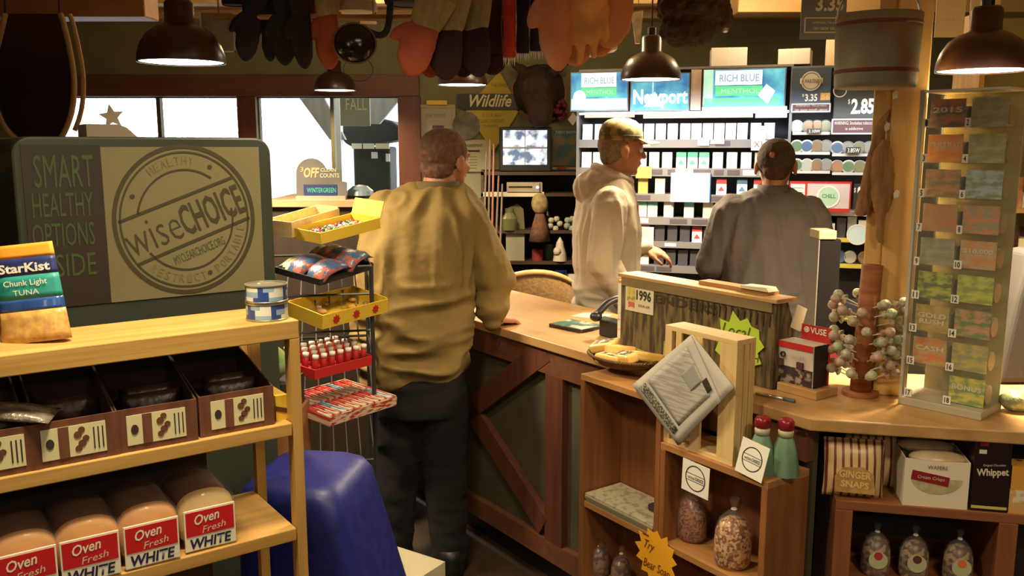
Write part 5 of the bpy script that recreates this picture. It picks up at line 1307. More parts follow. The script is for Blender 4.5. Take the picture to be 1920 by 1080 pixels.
# fluorescent tube under the header lighting the shelves
ft = thing('tube_light', 'white tube light fixed under the header of the cigarette rack', 'lamp', **at(KF, (xL + xM) / 2, -.05, kl(1300, 211, -.05)[1]))
m = MB(); m.tube([(-.55, 0, 0), (.55, 0, 0)], .006, 8); m.build('tube', plain('tube_glow', (.9, .97, 1), .5, emit=6), ft)
ld = bpy.data.lights.new('tube_light', 'AREA'); ld.shape = 'RECTANGLE'; ld.size = 1.2; ld.size_y = .04; ld.energy = 4.5; ld.color = (.88, .95, 1.0)
lo = bpy.data.objects.new('tube_light', ld); COL.objects.link(lo); lo.parent = ft; lo.location = (0, -.14, -.0); lo.rotation_euler = (R(38), 0, 0)
ld = bpy.data.lights.new('tube_light', 'AREA'); ld.shape = 'RECTANGLE'; ld.size = .7; ld.size_y = .04; ld.energy = 3.2; ld.color = (.88, .95, 1.0)
lo = bpy.data.objects.new('tube_light', ld); COL.objects.link(lo); lo.parent = ft; lo.location = (.95, -.18, -.02); lo.rotation_euler = (R(38), 0, 0)
# boxes on the rack top
def topbox(label, x0, x1, y0, y1, off, dep, m_, z, rz=0, name='cardboard_box'):
    a_ = kl(x0, y1, off); b_ = kl(x1, y0, off); t = thing(name, label, 'box', loc=KF.W(a_[0], off, z), rz=KF.a + R(rz)); w_ = b_[0] - a_[0]; h_ = b_[1] - z
    m = MB(); m.box(0, w_, 0, dep, 0, h_ - .001); m.build('carton', m_, t, bevel=.002)
    m = MB(); m.box(w_ * .49, w_ * .51, -.0006, dep, 0, h_); m.build('tape', CREAM, t); return t
CB = plain('pale_cardboard', (.50, .46, .42), .8)
topbox('pale cardboard box with slanted shadow on the rack top, left one', 1333, 1402, 87, 124, .03, .2, CB, zT + .013, 8)
topbox('pale cardboard box on the rack top beside the price cards', 1458, 1520, 90, 124, .03, .18, CB, zT + .013, -4)
a_ = kl(1548, 107, .1); m = MB(); m.box(0, kl(1572, 80, .1)[0] - a_[0], 0, .1, 0, kl(1548, 73, .1)[1] - zT); tag(m.build('narrow_box', plain('peach_cardboard', (.66, .50, .36), .8), **at(KF, a_[0], .1, zT)), 'narrow peach box standing on the tin cabinet top', 'box')
m = MB(); m.box(xM, xR, -.01, .26, zT - .012, zT); m.build('top_panel', RKC, TR_)
# dark crumpled thing left of lamp on rack top
# ---- tin cabinet section
SL = plain('slate_card', (.045, .075, .12), .5); FRM = plain('frame_white', (.52, .50, .46), .5); DKB = plain('black_card', (.02, .022, .02), .5)
def board(label, x0, x1, y0, y1, off, m_, items, name='price_sign', dep=.008):
    a_, b_ = kl(x0, y1, off), kl(x1, y0, off); t = thing(name, label, 'sign', **at(KF, a_[0], off, a_[1]))
    m = MB(); m.box(0, b_[0] - a_[0], 0, dep, 0, b_[1] - a_[1]); m.build('board', m_, t)
    def loc(px, py): q = kl(px, py, off); return q[0] - a_[0], q[1] - a_[1]
    for it in items:
        if it[0] == 't':
            _, s_, px0, px1, py0, py1, mm, kw = it; p, q = loc(px0, py1), loc(px1, py0); text(s_, mm, t, (p[0] + q[0]) / 2, (p[1] + q[1]) / 2, q[0] - p[0], q[1] - p[1], y=-.0022, **kw)
        elif it[0] == 'r':
            _, px0, px1, py0, py1, mm, nm = it; p, q = loc(px0, py1), loc(px1, py0); k = MB(); k.box(p[0], q[0], -.001, 0, p[1], q[1]); k.build(nm, mm, t)
        elif it[0] == 'f':
            _, px0, px1, py0, py1, mm = it; p, q = loc(px0, py1), loc(px1, py0); k = MB(); w_ = .007
            k.box(p[0], q[0], -.002, 0, p[1], p[1] + w_); k.box(p[0], q[0], -.002, 0, q[1] - w_, q[1]); k.box(p[0], p[0] + w_, -.002, 0, p[1], q[1]); k.box(q[0] - w_, q[0], -.002, 0, p[1], q[1]); k.build('white_border', mm, t)
        elif it[0] == 'c':
            _, px_, py_, rp, mm, nm = it; p = loc(px_, py_); r2 = loc(px_ + rp, py_)[0] - p[0]; k = MB(); k.prism(ringpts(p[0], p[1], r2, 28), -.002, 0); k.build(nm, mm, t)
        elif it[0] == 'a':
            _, px_, py_, rp, mm = it; p = loc(px_, py_); r2 = loc(px_ + rp, py_)[0] - p[0]; k = MB(); annulus(k, p[0], p[1], r2 * .86, r2, -.0028, 0, 32); k.build('ring', mm, t)
    return t
MRN = plain('maroon_ink_panel', (.09, .03, .03), .6)
board('slate blue sign with round emblem and $3.35 above the tins', 1482, 1560, 126, 212, -.03, SL, [('c', 1521, 152, 15, FRM, 'emblem'), ('a', 1521, 152, 19, FRM), ('r', 1500, 1543, 146, 157, CREAM, 'band'), ('t', 'A PARTNER', 1502, 1541, 148, 156, SL, {}), ('t', '$', 1504, 1508, 176, 182, WHITE, {}), ('t', '3.35', 1509, 1533, 176, 190, WHITE, dict(bold=.03)), ('r', 1538, 1557, 174, 188, plain('mustard', (.62, .36, .05), .5), 'mustard_flag'), ('t', '56', 1541, 1555, 177, 186, CREAM, {}), ('r', 1483, 1558, 193, 211, MRN, 'caption_panel'), ('f', 1483, 1558, 193, 211, FRM), ('t', 'WARNING: This product', 1492, 1550, 196, 201, FRM, {}), ('t', 'can cause mouth cancer', 1490, 1552, 203, 208, FRM, {})])
board('black sign with large $2.85 above the right tins', 1562, 1643, 148, 222, -.035, mat('black_green_card', (.02, .022, .02), .5, (.03, .09, .05), (4, 4, 4), (.5, .7)), [('a', 1575, 170, 13, CREAM), ('t', '$', 1590, 1594, 186, 196, WHITE, {}), ('t', '2.85', 1595, 1640, 184, 214, WHITE, dict(bold=.04))])
board('framed caption panel under the $2.85 sign', 1558, 1641, 222, 252, -.032, MRN, [('f', 1558, 1641, 222, 252, FRM), ('t', 'WARNING: Smokeless tobacco', 1564, 1636, 227, 234, FRM, {}), ('t', 'is addictive', 1585, 1618, 238, 244, FRM, {})], name='caption_sign')
zz = kl(1480, 262)[1]
TIN = [plain('tin_' + n_, c, .35, metal=.3) for n_, c in (('silver', (.45, .45, .42)), ('blue', (.08, .14, .26)), ('olive', (.20, .20, .12)), ('brown', (.26, .17, .10)), ('grey', (.26, .26, .25)), ('copper', (.36, .18, .10)), ('green', (.12, .2, .12)))]
TNAME = ['silver', 'blue', 'olive', 'brown', 'grey', 'copper', 'green']
trays = [(238, 250, 1486, 1556, [(1494, 0), (1516, 3), (1532, 3), (1548, 2)], 'upper left'), (271, 287, 1486, 1556, [(1494, 6), (1513, 1), (1532, 3), (1549, 4)], 'middle left'), (305, 322, 1486, 1556, [(1494, 6), (1513, 0), (1532, 3), (1549, 4)], 'lower left'),
         (273, 290, 1560, 1640, [(1570, 1), (1590, 4), (1611, 2), (1630, 4)], 'middle right'), (307, 325, 1560, 1640, [(1570, 5), (1591, 6), (1612, 2), (1631, 3)], 'lower right')]
for yc, yb, x0, x1, tins, nm in trays:
    a_, b_ = kl(x0, yb), kl(x1, yb)
    m = MB(); m.box(a_[0], b_[0], -.012, .2, a_[1] - .006, a_[1]); m.box(a_[0], b_[0], -.014, -.010, a_[1] - .008, a_[1] + .006); m.build('tin_tray', FRM, TR_)
    for k, (px, c_) in enumerate(tins):
        p = kl(px, yc, .01); t = thing('tobacco_tin', '%s round tobacco tin, %s of four on the %s tin tray' % (TNAME[c_], ['first', 'second', 'third', 'last'][k], nm), 'tin', loc=KF.W(p[0], .012, a_[1] + .0345), rz=KF.a)
        Mx = Matrix.Rotation(math.pi / 2, 4, 'X')
        m = MB(); m.lathe([(.0335, -.02), (.034, 0), (.0345, .006), (.030, .009), (.029, .007), (.001, .007)], n=24, M=Mx); m.build('tin_body', FRM if c_ in (0, 1, 6) else TIN[4], t, smooth=False)
        m = MB(); m.lathe([(.001, .0085), (.026, .0085), (.026, .0095), (.001, .0095)], n=24, M=Mx); m.build('lid_disc', TIN[c_], t)
board('small black $ price tag on the upper left tin tray', 1513, 1540, 241, 250, -.03, DKB, [('t', '3.10W', 1516, 1538, 243, 249, WHITE, {})], name='price_tag')
board('small black $ price tag on the middle right tin tray', 1586, 1614, 276, 287, -.03, DKB, [('t', '3.85W', 1589, 1612, 278, 286, WHITE, {})], name='price_tag')
a_, b_ = kl(1486, 330), kl(1640, 332)
PNK = plain('pink_card', (.75, .30, .30), .5)
board('red bordered promo sign with green and white disc', 1478, 1597, 341, 396, -.045, RED, [('r', 1481, 1510, 345, 386, WHITE, 'white_table'), ('r', 1512, 1594, 345, 390, PNK, 'pink_field'), ('c', 1553, 369, 20, plain('mint_disc', (.42, .62, .45), .5), 'disc'), ('a', 1553, 369, 22, WHITE), ('r', 1538, 1570, 363, 372, WHITE, 'band'), ('t', 'CHILL', 1541, 1567, 364, 371, plain('deep_green', (.02, .2, .08), .5), {}), ('r', 1484, 1507, 352, 353, INK, 'rule'), ('r', 1484, 1507, 360, 361, INK, 'rule'), ('r', 1484, 1507, 368, 369, INK, 'rule'), ('r', 1484, 1507, 376, 377, INK, 'rule')])
board('black sign reading $2 partly hidden by the fur pelts', 1599, 1645, 345, 392, -.04, DKB, [('t', '$', 1601, 1605, 352, 362, WHITE, {}), ('t', '2.85', 1606, 1642, 350, 382, WHITE, dict(bold=.04))])
# lower shelves of the right section
WSH = plain('white_shelf_edge', (.70, .72, .72), .4); YSH = plain('yellow_edge', (.62, .52, .08), .5)
for k, (y0, mm) in enumerate(((397, WSH), (446, YSH), (494, YSH), (590, YSH), (690, YSH))):
    a_ = kl(1560, y0); m = MB(); m.box(xM + .01, xR - .01, -.02, .24, a_[1] - .012, a_[1]); m.build('shelf_tray', FRM, TR_); m = MB(); m.box(xM + .01, xR - .01, -.026, -.02, a_[1] - .018, a_[1] + .004); m.build('shelf_edge', mm, TR_)
q = random.Random(11)
a1 = kl(1560, 446)[1] + .001; a2 = kl(1560, 494)[1] + .001; a3 = kl(1560, 590)[1] + .001; a4 = kl(1560, 690)[1] + .001
def boxes(z, cols, label, group, h=(.05, .09), x0=xM + .02, x1=xR - .03, name='small_carton', step=.06):
    x = x0; i = 0
    while x < x1 - step:
        w_ = step * q.uniform(.8, 1.0); m = MB(); c_ = cols[i % len(cols)]; m.box(0, w_ * .92, 0, .05, 0, q.uniform(*h)); tag(m.build(name, PK[c_], **at(KF, x, q.uniform(-.012, .03), z)), '%s small carton %s' % (names[c_], label), 'carton', '%s cartons %s' % (names[c_], group)); x += w_ + .004; i += 1
boxes(a1, ['white', 'blue', 'gold', 'white', 'dark', 'silver'], 'standing on the yellow edged shelf under the red sign', 'under the red sign', (.07, .11))
board('round white and blue disc sign hanging before the yellow edged shelf', 1597, 1619, 432, 452, -.06, WHITE, [('c', 1608, 440, 19, plain('ice_blue', (.62, .80, .86), .4), 'disc'), ('a', 1608, 440, 21, WHITE), ('r', 1596, 1620, 432, 434, plain('faint_blue2', (.3, .5, .7), .5), 'band'), ('r', 1598, 1618, 440, 441, plain('faint_blue2', (.3, .5, .7), .5), 'band')], name='disc_sign')
for k, px in enumerate((1574, 1594, 1622)):
    p = kl(px, 480, .0); t = thing('tobacco_tin', 'dark tin with bright rim on the second yellow edged shelf, %s of three' % ['left', 'middle', 'right'][k], 'tin', loc=KF.W(p[0], .012, a2 + .034), rz=KF.a)
    Mx = Matrix.Rotation(math.pi / 2, 4, 'X'); m = MB(); m.lathe([(.0335, -.02), (.034, 0), (.030, .009), (.001, .007)], n=24, M=Mx); m.build('tin_body', [TIN[1], TIN[0], TIN[3]][k], t)
boxes(a3, ['dark', 'green', 'gold', 'cream'], 'on the third yellow edged shelf behind the black terminal', 'on the third yellow edged shelf', (.05, .12), step=.08)
boxes(a4, ['gold', 'green', 'dark', 'red'], 'on the lowest yellow edged shelf behind the lollipops', 'on the lowest yellow edged shelf', (.05, .12), step=.08)

# ================================================================== RIGHT SIDE FOREGROUND
pp = PZ(1668, 742, ZC)
PF = Fr(pp.x, pp.y, -20)
t = thing('wooden_post', 'square pine post rising from the counter beside the ticket case', 'post', loc=(PF.W(-.045, 0, ZC)), rz=PF.a)
POSTW = wood('post_wood', (.72, .44, .14), (.60, .34, .10), 'z', f=24)
m = MB(); m.box(0, .088, .0, .09, .0, 2.62 - ZC); m.build('timber', POSTW, t, bevel=.004)
m = MB(); m.box(-.045, 0, .02, .045, 0, 2.62 - ZC); m.build('side_batten', POSTW, t, bevel=.003)
# hanging bucket
q = P(1650, 165, 2.32); zb_ = q.z; ztb = P(1650, 28, 2.32).z; r_ = .105
t = thing('hanging_bucket', 'dented galvanised bucket with rusty red bands hanging before the pine post', 'bucket', loc=(q.x - .014, q.y, zb_))
GAL = mat('weathered_galvanised', (.30, .29, .19), .6, (.34, .17, .09), (14, 14, 14), (.5, .72), metal=.3, bump=.2)
hB = ztb - zb_
m = MB(); m.lathe([(.001, 0), (r_ * .93, 0), (r_ * .95, .01), (r_ * 1.0, hB), (r_ * .97, hB), (r_ * .92, .02), (.001, .02)], n=40, cap=False); m.build('bucket_body', GAL, t, smooth=True)
for z_ in (.035, hB - .03): m = MB(); m.lathe([(r_ * (.955 + .045 * z_ / hB), z_), (r_ * (.975 + .045 * z_ / hB), z_ + .004), (r_ * (.955 + .045 * z_ / hB), z_ + .010)], n=40, cap=False); m.build('band', plain('rusty_red', (.20, .05, .025), .7), t, smooth=True)
m = MB(); m.tube([(r_ * 1.01 * math.cos(a), 0, hB - .01 + .10 * math.sin(a)) for a in [math.pi * i / 16 for i in range(17)]], .003, 6); m.tube([(0, 0, hB + .09), (0, 0, 2.62 - zb_)], .003, 6); m.build('handle', STEEL, t)
# hanging slate price sign at top
def hang_sign(name, label, x0, x1, y0, y1, Y, m_, its, rz=0, cat='sign'):
    A = P(x0, y1, Y); B_ = P(x1, y0, Y); t = thing(name, label, cat, loc=A, rz=R(rz)); w_, h_ = B_.x - A.x, B_.z - A.z
    m = MB(); m.box(0, w_, 0, .005, 0, h_); m.build('board', m_, t)
    m = MB()
    for x in (w_ * .2, w_ * .8): m.tube([(x, .003, h_ - .005), (x, .003, 2.62 - A.z)], .0012, 5)
    m.build('string', INK, t)
    for s_, fx, fz, fw, fh, mm, kw in its: text(s_, mm, t, w_ * fx, h_ * fz, w_ * fw, h_ * fh, **kw)
    return t, w_, h_
GRY = plain('sign_grey_letters', (.45, .42, .40), .6)
t, w_, h_ = hang_sign('price_sign', 'dark slate price sign reading 3.35 hanging from the ceiling by the bucket', 1500, 1590, -30, 74, 3.0, plain('dark_slate', (.07, .07, .095), .6), [('3.35', .62, .64, .62, .26, GRY, dict(bold=.03)), ('WARNING: This product', .58, .30, .66, .05, GRY, {}), ('can cause cancer', .58, .20, .6, .05, GRY, {})])
m = MB(); a0, a1_, c0, c1 = .08, 1.0, .12, .40
for bx in ((a0, a1_, c0, c0 + .02), (a0, a1_, c1 - .02, c1), (a0, a0 + .025, c0, c1), (a1_ - .025, a1_, c0, c1)): m.box(bx[0] * w_, bx[1] * w_, -.001, 0, bx[2] * h_, bx[3] * h_)
m.build('white_border', GRY, t)
# sheets hanging at top right
for k, (x0, x1, y0, y1, lab) in enumerate(((1752, 1815, -40, 70, 'cream paper sheet hanging left of the big right lamp'), (1816, 1880, -40, 64, 'cream paper sheet hanging behind the big right lamp'))):
    hang_sign('paper_sheet', lab, x0, x1, y0, y1, 3.45, plain('hanging_paper', (.60, .50, .36), .8), [('NOTICE', .4, .3, .5, .04, plain('pale_ink', (.40, .33, .24), .8), {})], cat='paper')
# fur pelts
FUR = mat('brown_fur', (.40, .21, .075), .95, (.22, .11, .04), (50, 50, 12), (.3, .7), bump=.9); FUR2 = mat('rust_fur', (.46, .23, .09), .95, (.26, .12, .05), (50, 50, 12), (.3, .7), bump=.9)
def pelt(label, pts, Y, m_, sd):
    A = P(pts[0][0], pts[0][1], Y); rs = []; q = random.Random(sd)
    t = thing('fur_pelt', label, 'pelt', loc=A)
    for px, py, wpx in smooth3(pts):
        c_ = P(px, py, Y) - A; w_ = wpx / FPX * Y / 2 * (1 + q.uniform(-.07, .07))
        rs.append([(c_.x + w_ * math.cos(2 * math.pi * i / 14), .014 * math.sin(2 * math.pi * i / 14) + q.uniform(-.002, .002), c_.z) for i in range(14)])
    m = MB(); m.rings(rs); m.build('fur', m_, t, smooth=True)
    m = MB(); m.tube([(0, 0, -.005), (.004, .012, .05)], .0012, 5); m.build('string', CREAM, t)
    return t
def smooth3(p):
    v = smoothpts([Vector(a) for a in p], 5); return [(a.x, a.y, max(4, a.z)) for a in v]
pelt('long rust brown fur pelt hanging leftmost on the pine post', [(1668, 205, 8), (1655, 232, 22), (1645, 280, 30), (1636, 330, 36), (1628, 370, 40), (1618, 398, 30), (1612, 405, 8)], 2.47, FUR2, 1)
pelt('fur pelt with long tail hanging in front on the pine post', [(1661, 262, 10), (1656, 285, 34), (1655, 320, 44), (1655, 360, 44), (1654, 385, 34), (1650, 410, 14), (1648, 440, 12), (1651, 455, 6)], 2.43, FUR, 2)
pelt('smooth brown fur pelt hanging rightmost on the pine post', [(1683, 192, 12), (1686, 215, 40), (1688, 260, 42), (1688, 310, 38), (1687, 345, 28), (1684, 372, 22), (1683, 385, 8)], 2.50, FUR, 3)
m = MB(); m.prism([(0, 0), (.012, .004), (.014, .02), (.006, .024), (-.002, .014)], 0, .001)
for k, (px, py) in enumerate(((1674, 186), (1659, 246), (1676, 372))):
    o = m.build('price_tag', WHITE, loc=P(px, py, 2.40)) if k == 0 else bpy.data.objects.new('price_tag', o0.data)
    if k == 0: o0 = o
    else: COL.objects.link(o); o.location = P(px, py, 2.40)
    tag(o, ['small white tag at the top of the fur pelts', 'small white tag on the front fur pelt', 'small white tag low on the rightmost fur pelt'][k], 'tag')

# ---- lottery ticket case
LF = Fr(1.074, 2.346, -47)
ztc = LF.L(1733, 169)[1]; Wl = .204; Dl = .14
t = thing('ticket_case', 'tall clear acrylic lottery ticket case with numbered bins on the counter', 'case', **at(LF, 0, 0, ZC)); LC = t
Hl = ztc - ZC
m = MB(); m.box(-.008, Wl + .004, -.006, Dl, 0, .022); m.build('base', plain('beige_plastic', (.42, .38, .28), .5), t, bevel=.002)
m = MB(); m.box(-.002, Wl + .002, 0, Dl, Hl - .006, Hl); m.build('top_panel', plain('frosted_top', (.85, .82, .7), .4), t)
for nm, bx in (('front_panel', (0, Wl, 0, .003)), ('side_panel', (0, .003, .003, Dl)), ('side_panel', (Wl - .003, Wl, .003, Dl)), ('divider', (Wl * .5 - .0015, Wl * .5 + .0015, .004, Dl))):
    m = MB(); m.box(bx[0], bx[1], bx[2], bx[3], .022, Hl - .006); m.build(nm, ACRY, t)
BKM = mat('case_back', (.40, .40, .22), .6, (.32, .31, .17), (14, 14, 14)); m = MB(); m.box(.003, Wl - .003, Dl - .003, Dl, .022, Hl - .006); m.build('back_panel', BKM, t)
m = MB(); m.box(-.008, .0, -.002, .01, .022, Hl); m.build('edge_strip', plain('case_edge', (.5, .48, .38), .3), t)
nr = 9; rh = (Hl - .03) / nr
for r_ in range(nr):
    z = .024 + r_ * rh
    if r_: m = MB(); m.box(.004, Wl - .004, .004, Dl - .004, z - .0015, z); m.build('bin_shelf', ACRY, t)
cols = {1: ((.40, .14, .06), (.12, .11, .10)), 2: ((.22, .24, .10), (.30, .30, .18)), 3: ((.62, .18, .02), (.62, .26, .04)), 4: ((.24, .24, .10), (.34, .32, .16)), 5: ((.42, .20, .08), (.20, .14, .07)), 6: ((.34, .42, .46), (.18, .24, .16)), 7: ((.44, .18, .07), (.34, .20, .10)), 8: ((.22, .24, .14), (.50, .18, .10)), 9: ((.22, .22, .15), (.30, .27, .20)), 10: ((.50, .22, .06), (.40, .30, .20)), 11: ((.34, .38, .06), (.10, .12, .04)), 12: ((.42, .46, .06), (.24, .26, .08)), 13: ((.40, .28, .06), (.30, .22, .06)), 14: ((.45, .22, .14), (.10, .18, .06)), 15: ((.52, .14, .05), (.40, .28, .10)), 16: ((.40, .32, .08), (.22, .22, .12)), 18: ((.48, .42, .05), (.14, .22, .08))}
words = {3: 'TRIPLE PLAY', 10: '$10,000', 13: 'GOLD\nRUSH', 1: '2015', 15: 'CASH', 18: 'BONUS'}
for n in range(1, 19):
    r_ = nr - 1 - (n - 1) // 2; c_ = (n - 1) % 2; x0 = .008 + c_ * Wl * .5; z = .024 + r_ * rh
    NB_ = MB(); NB_.box(x0 - .002, x0 + (.018 if n > 9 else .012), -.0014, -.0004, z + .001, z + .023); nt_ = NB_.build('number_tag', WHITE, LC); text(str(n), INK, nt_, x0 + (.008 if n > 9 else .005), z + .012, .012 if n > 9 else .006, .015, y=-.0016, bold=.02)
    if n == 17: continue
    a_, b_ = [tuple(min(1, v * 1.25) for v in c) for c in cols[n]]; mm = mat('ticket_print_%d' % n, a_, .45, b_, (30, 30, 70), (.42, .58))
    wd = Wl * .5 - .014; hh = rh * .80
    lab = '%s lottery tickets in %s bin of %s row from top' % ({1: 'brown and grey', 2: 'olive green', 3: 'orange TRIPLE PLAY', 4: 'dull olive', 5: 'tan striped', 6: 'pale blue', 7: 'rust orange', 8: 'green and red', 9: 'grey tan', 10: 'orange $10,000', 11: 'yellow green', 12: 'lime green', 13: 'tan GOLD RUSH', 14: 'pink and green', 15: 'red orange', 16: 'mustard', 18: 'bright yellow'}[n], 'left' if n % 2 else 'right', ['first', 'second', 'third', 'fourth', 'fifth', 'sixth', 'seventh', 'eighth', 'ninth'][(n - 1) // 2])
    t = thing('lottery_ticket', lab, 'ticket', loc=LF.W(x0, .03, ZC + z + .0008), rz=LF.a)
    m = MB(); m.box(0, wd, 0, .002, 0, hh); m.build('front_ticket', mm, t)
    m = MB(); Mx = Matrix.Rotation(math.pi / 2, 4, 'Y'); m.lathe([(.001, .002), (.026, .002), (.026, wd - .002), (.001, wd - .002)], c=(0, 0, 0), n=16, M=Matrix.Translation((0, .040, .028)) @ Mx); m.build('roll', plain('roll_paper', (.34, .31, .22), .7), t)
    if n in words: text(words[n], CREAM, t, wd * .5, hh * (.62 if n != 13 else .5), wd * .84, hh * (.2 if n != 13 else .42), bold=.03)

# ---- promo box on a small wooden board
b0 = CF.L(1449, 722, 0)
q = PZ(1530, 752, ZC)
t = thing('wooden_block', 'flat honey wooden block on the counter carrying the white promo box', 'block', loc=(q.x, q.y, ZC), rz=CF.a)
m = MB(); m.box(-.135, 0, 0, .10, 0, .026); m.build('block', OAK, t, bevel=.003)
BF = Fr(q.x, q.y, math.degrees(CF.a)); zb3 = ZC + .0265
xa2 = BF.L(1454, 700, .018)[0]; xb2 = BF.L(1524, 712, .018)[0]; hh = BF.L(1480, 640, .018)[1] - zb3
t = thing('promo_box', 'white promo box with red header card standing on the wooden block', 'box', **at(BF, xa2, .018, zb3)); w_ = xb2 - xa2
m = MB(); m.prism([(0, 0), (.05, 0), (.06, hh), (-.008, hh), (0, hh * .45)], 0, w_, plane='yz'); m.build('carton', plain('promo_white', (.60, .54, .47), .5), t, bevel=.001)
m = MB(); m.box(0.002, w_ - .002, -.0012, 0, 0, hh * .40); m.build('dark_art', mat('promo_art', (.05, .03, .03), .4, (.35, .28, .22), (40, 40, 40), (.5, .6)), t)
m = MB(); m.box(-.001, w_ + .001, -.0092, -.008, hh * .86, hh + .0005); m.build('red_rule', RED, t)
m = MB(); annulus(m, w_ * .22, hh * .68, .006, .008, -.010, -.004, 20); m.build('ring_mark', INK, t); text('VUSE', GRY, t, w_ * .6, hh * .68, w_ * .4, .012, y=-.0088)
m = MB(); m.box(.010, .028, -.0095, -.002, hh * .40, hh * .56); m.box(w_ * .6, w_ * .6 + .02, -.0095, -.002, hh * .40, hh * .56); m.build('device_picture', MRN, t)
m = MB(); m.box(w_ * .30, w_ + .008, .060, .063, 0, BF.L(1480, 603, .07)[1] - zb3); m.build('header_card', RED, t)
hz = BF.L(1500, 603, .06)[1] - zb3
text('VUSE', WHITE, t, w_ * .75, (hh + hz) * .5 + .004, w_ * .42, (hz - hh) * .34, y=.059, bold=.02)
m = MB(); annulus(m, w_ * .44, (hh + hz) * .5 + .004, .006, .0085, .0585, .060, 20); m.prism([(w_ * .44 - .005, (hh + hz) * .5 + .004), (w_ * .44 + .003, (hh + hz) * .5 + .010), (w_ * .44 + .003, (hh + hz) * .5 - .002)], .0585, .060); m.build('ring_logo', WHITE, t)
m = MB(); m.box(w_ + .001, w_ + .004, .0, .06, 0, hh); m.build('dark_side', BLACK, t)
# pen
a_ = PZ(1418, 737, ZC + .005); b_ = PZ(1490, 752, ZC + .005)
t = thing('pen', 'silver pen with blue end lying at the counter edge by the crate', 'pen', loc=a_); d_ = b_ - a_
m = MB(); m.tube([(0, 0, 0), d_ * .72], .005, 8); m.build('barrel', STEEL, t, smooth=True); m = MB(); m.tube([d_ * .72, d_], .006, 8); m.build('grip', plain('slate_grip', (.12, .13, .17), .5), t, smooth=True)
# black terminal edge-on behind
q = P(1548, 690, 2.95)
t = thing('screen_terminal', 'tall black terminal seen edge-on in front of the taupe shirt', 'terminal', loc=(q.x, 2.95, ZC), rz=R(0)); ztt = P(1535, 432, 2.95).z
m = MB(); m.box(-.045, .03, 0, .10, 0, ztt - ZC - .03); m.build('housing', plain('dull_black', (.006, .005, .006), .95, spec=.1), t, bevel=.006)
m = MB(); m.box(-.05, .01, -.006, .09, ztt - ZC - .03, ztt - ZC); m.build('tan_top', plain('tan_plastic', (.30, .22, .12), .6), t, bevel=.003)
m = MB(); m.box(-.048, -.044, -.002, .10, .02, ztt - ZC - .03); m.build('edge_trim', plain('dim_grey', (.09, .085, .08), .8), t)
m = MB(); m.box(-.1, .1, .0, .16, 0, .02); m.build('foot', BLACK, t, bevel=.004)
# lollipop tree
q = PZ(1612, 740, ZC); qt = P(1640, 497, 2.55)
t = thing('lollipop_stand', 'rust coloured cardboard tube stand stuck with wrapped lollipops', 'stand', loc=(q.x, q.y, ZC)); dv = Vector((qt.x - q.x, qt.y - q.y, qt.z - ZC)) if False else Vector(((P(1636, 497, q.y).x - q.x), .0, P(1636, 497, q.y).z - ZC))
TUB = mat('rust_tube', (.34, .12, .035), .7, (.24, .07, .02), (6, 6, 60), (.4, .6))
m = MB(); m.tube([(0, 0, .012), dv], .0285, 20); m.build('tube', TUB, t, smooth=True); m = MB(); m.lathe([(.05, 0), (.05, .012), (.02, .014)], n=24); m.build('foot', TUB, t)
stick = plain('lolly_stick', (.70, .66, .55), .6); WR = [mat('pale_wrapper', (.50, .45, .33), .35, (.30, .26, .17), (80, 80, 80), bump=.4), mat('green_wrapper2', (.34, .42, .26), .35, (.48, .46, .34), (80, 80, 80), bump=.4), mat('rose_wrapper', (.50, .36, .26), .35, (.42, .26, .2), (80, 80, 80), bump=.4)]
WN = ['pale', 'pale green', 'rosy']
lm = []
for k in range(3):
    m = MB(); m.ball((0, 0, 0), .0145, 12); lm.append(m)
lollies = []
for k in range(3):
    l = thing('lollipop', 'x', 'lollipop')
    m = MB(); m.ball((0, 0, .075), (.0145, .0145, .0150), 12); m.build('wrapped_head', WR[k], l, smooth=True)
    m = MB(); m.tube([(0, 0, 0), (0, 0, .065)], .0018, 6); m.build('stick', stick, l)
    m = MB(); m.lathe([(.003, .064), (.011, .052), (.012, .050), (.003, .060)], n=10, cap=False); m.build('wrapper_skirt', WR[k], l)
    lollies.append(l)
ql = random.Random(4); used = set()
spots = []
for r_ in range(9):
    for k in range(8):
        spots.append((.04 + r_ * .026, 45 * k + (22 if r_ % 2 else 0)))
for h_, ang in spots:
    if ql.random() < .22: continue
    k = ql.randrange(3); base = Vector((q.x, q.y, ZC)) + dv * (h_ / dv.length); a = R(ang + ql.uniform(-8, 8)); up = .55 if h_ > .1 else .75
    d = Vector((math.cos(a), math.sin(a), up * .6)).normalized(); rot = Vector((0, 0, 1)).rotation_difference(d).to_euler()
    c = lollies[k] if k not in used else dup(lollies[k]); used.add(k); c.location = base + d * .024; c.rotation_euler = rot
    c['label'] = '%s wrapped lollipop stuck in the rust coloured tube stand' % WN[k]; c['group'] = '%s lollipops in the tube stand' % WN[k]
m_ = None
# dark pot right of the stand
q2 = PZ(1668, 725, ZC)

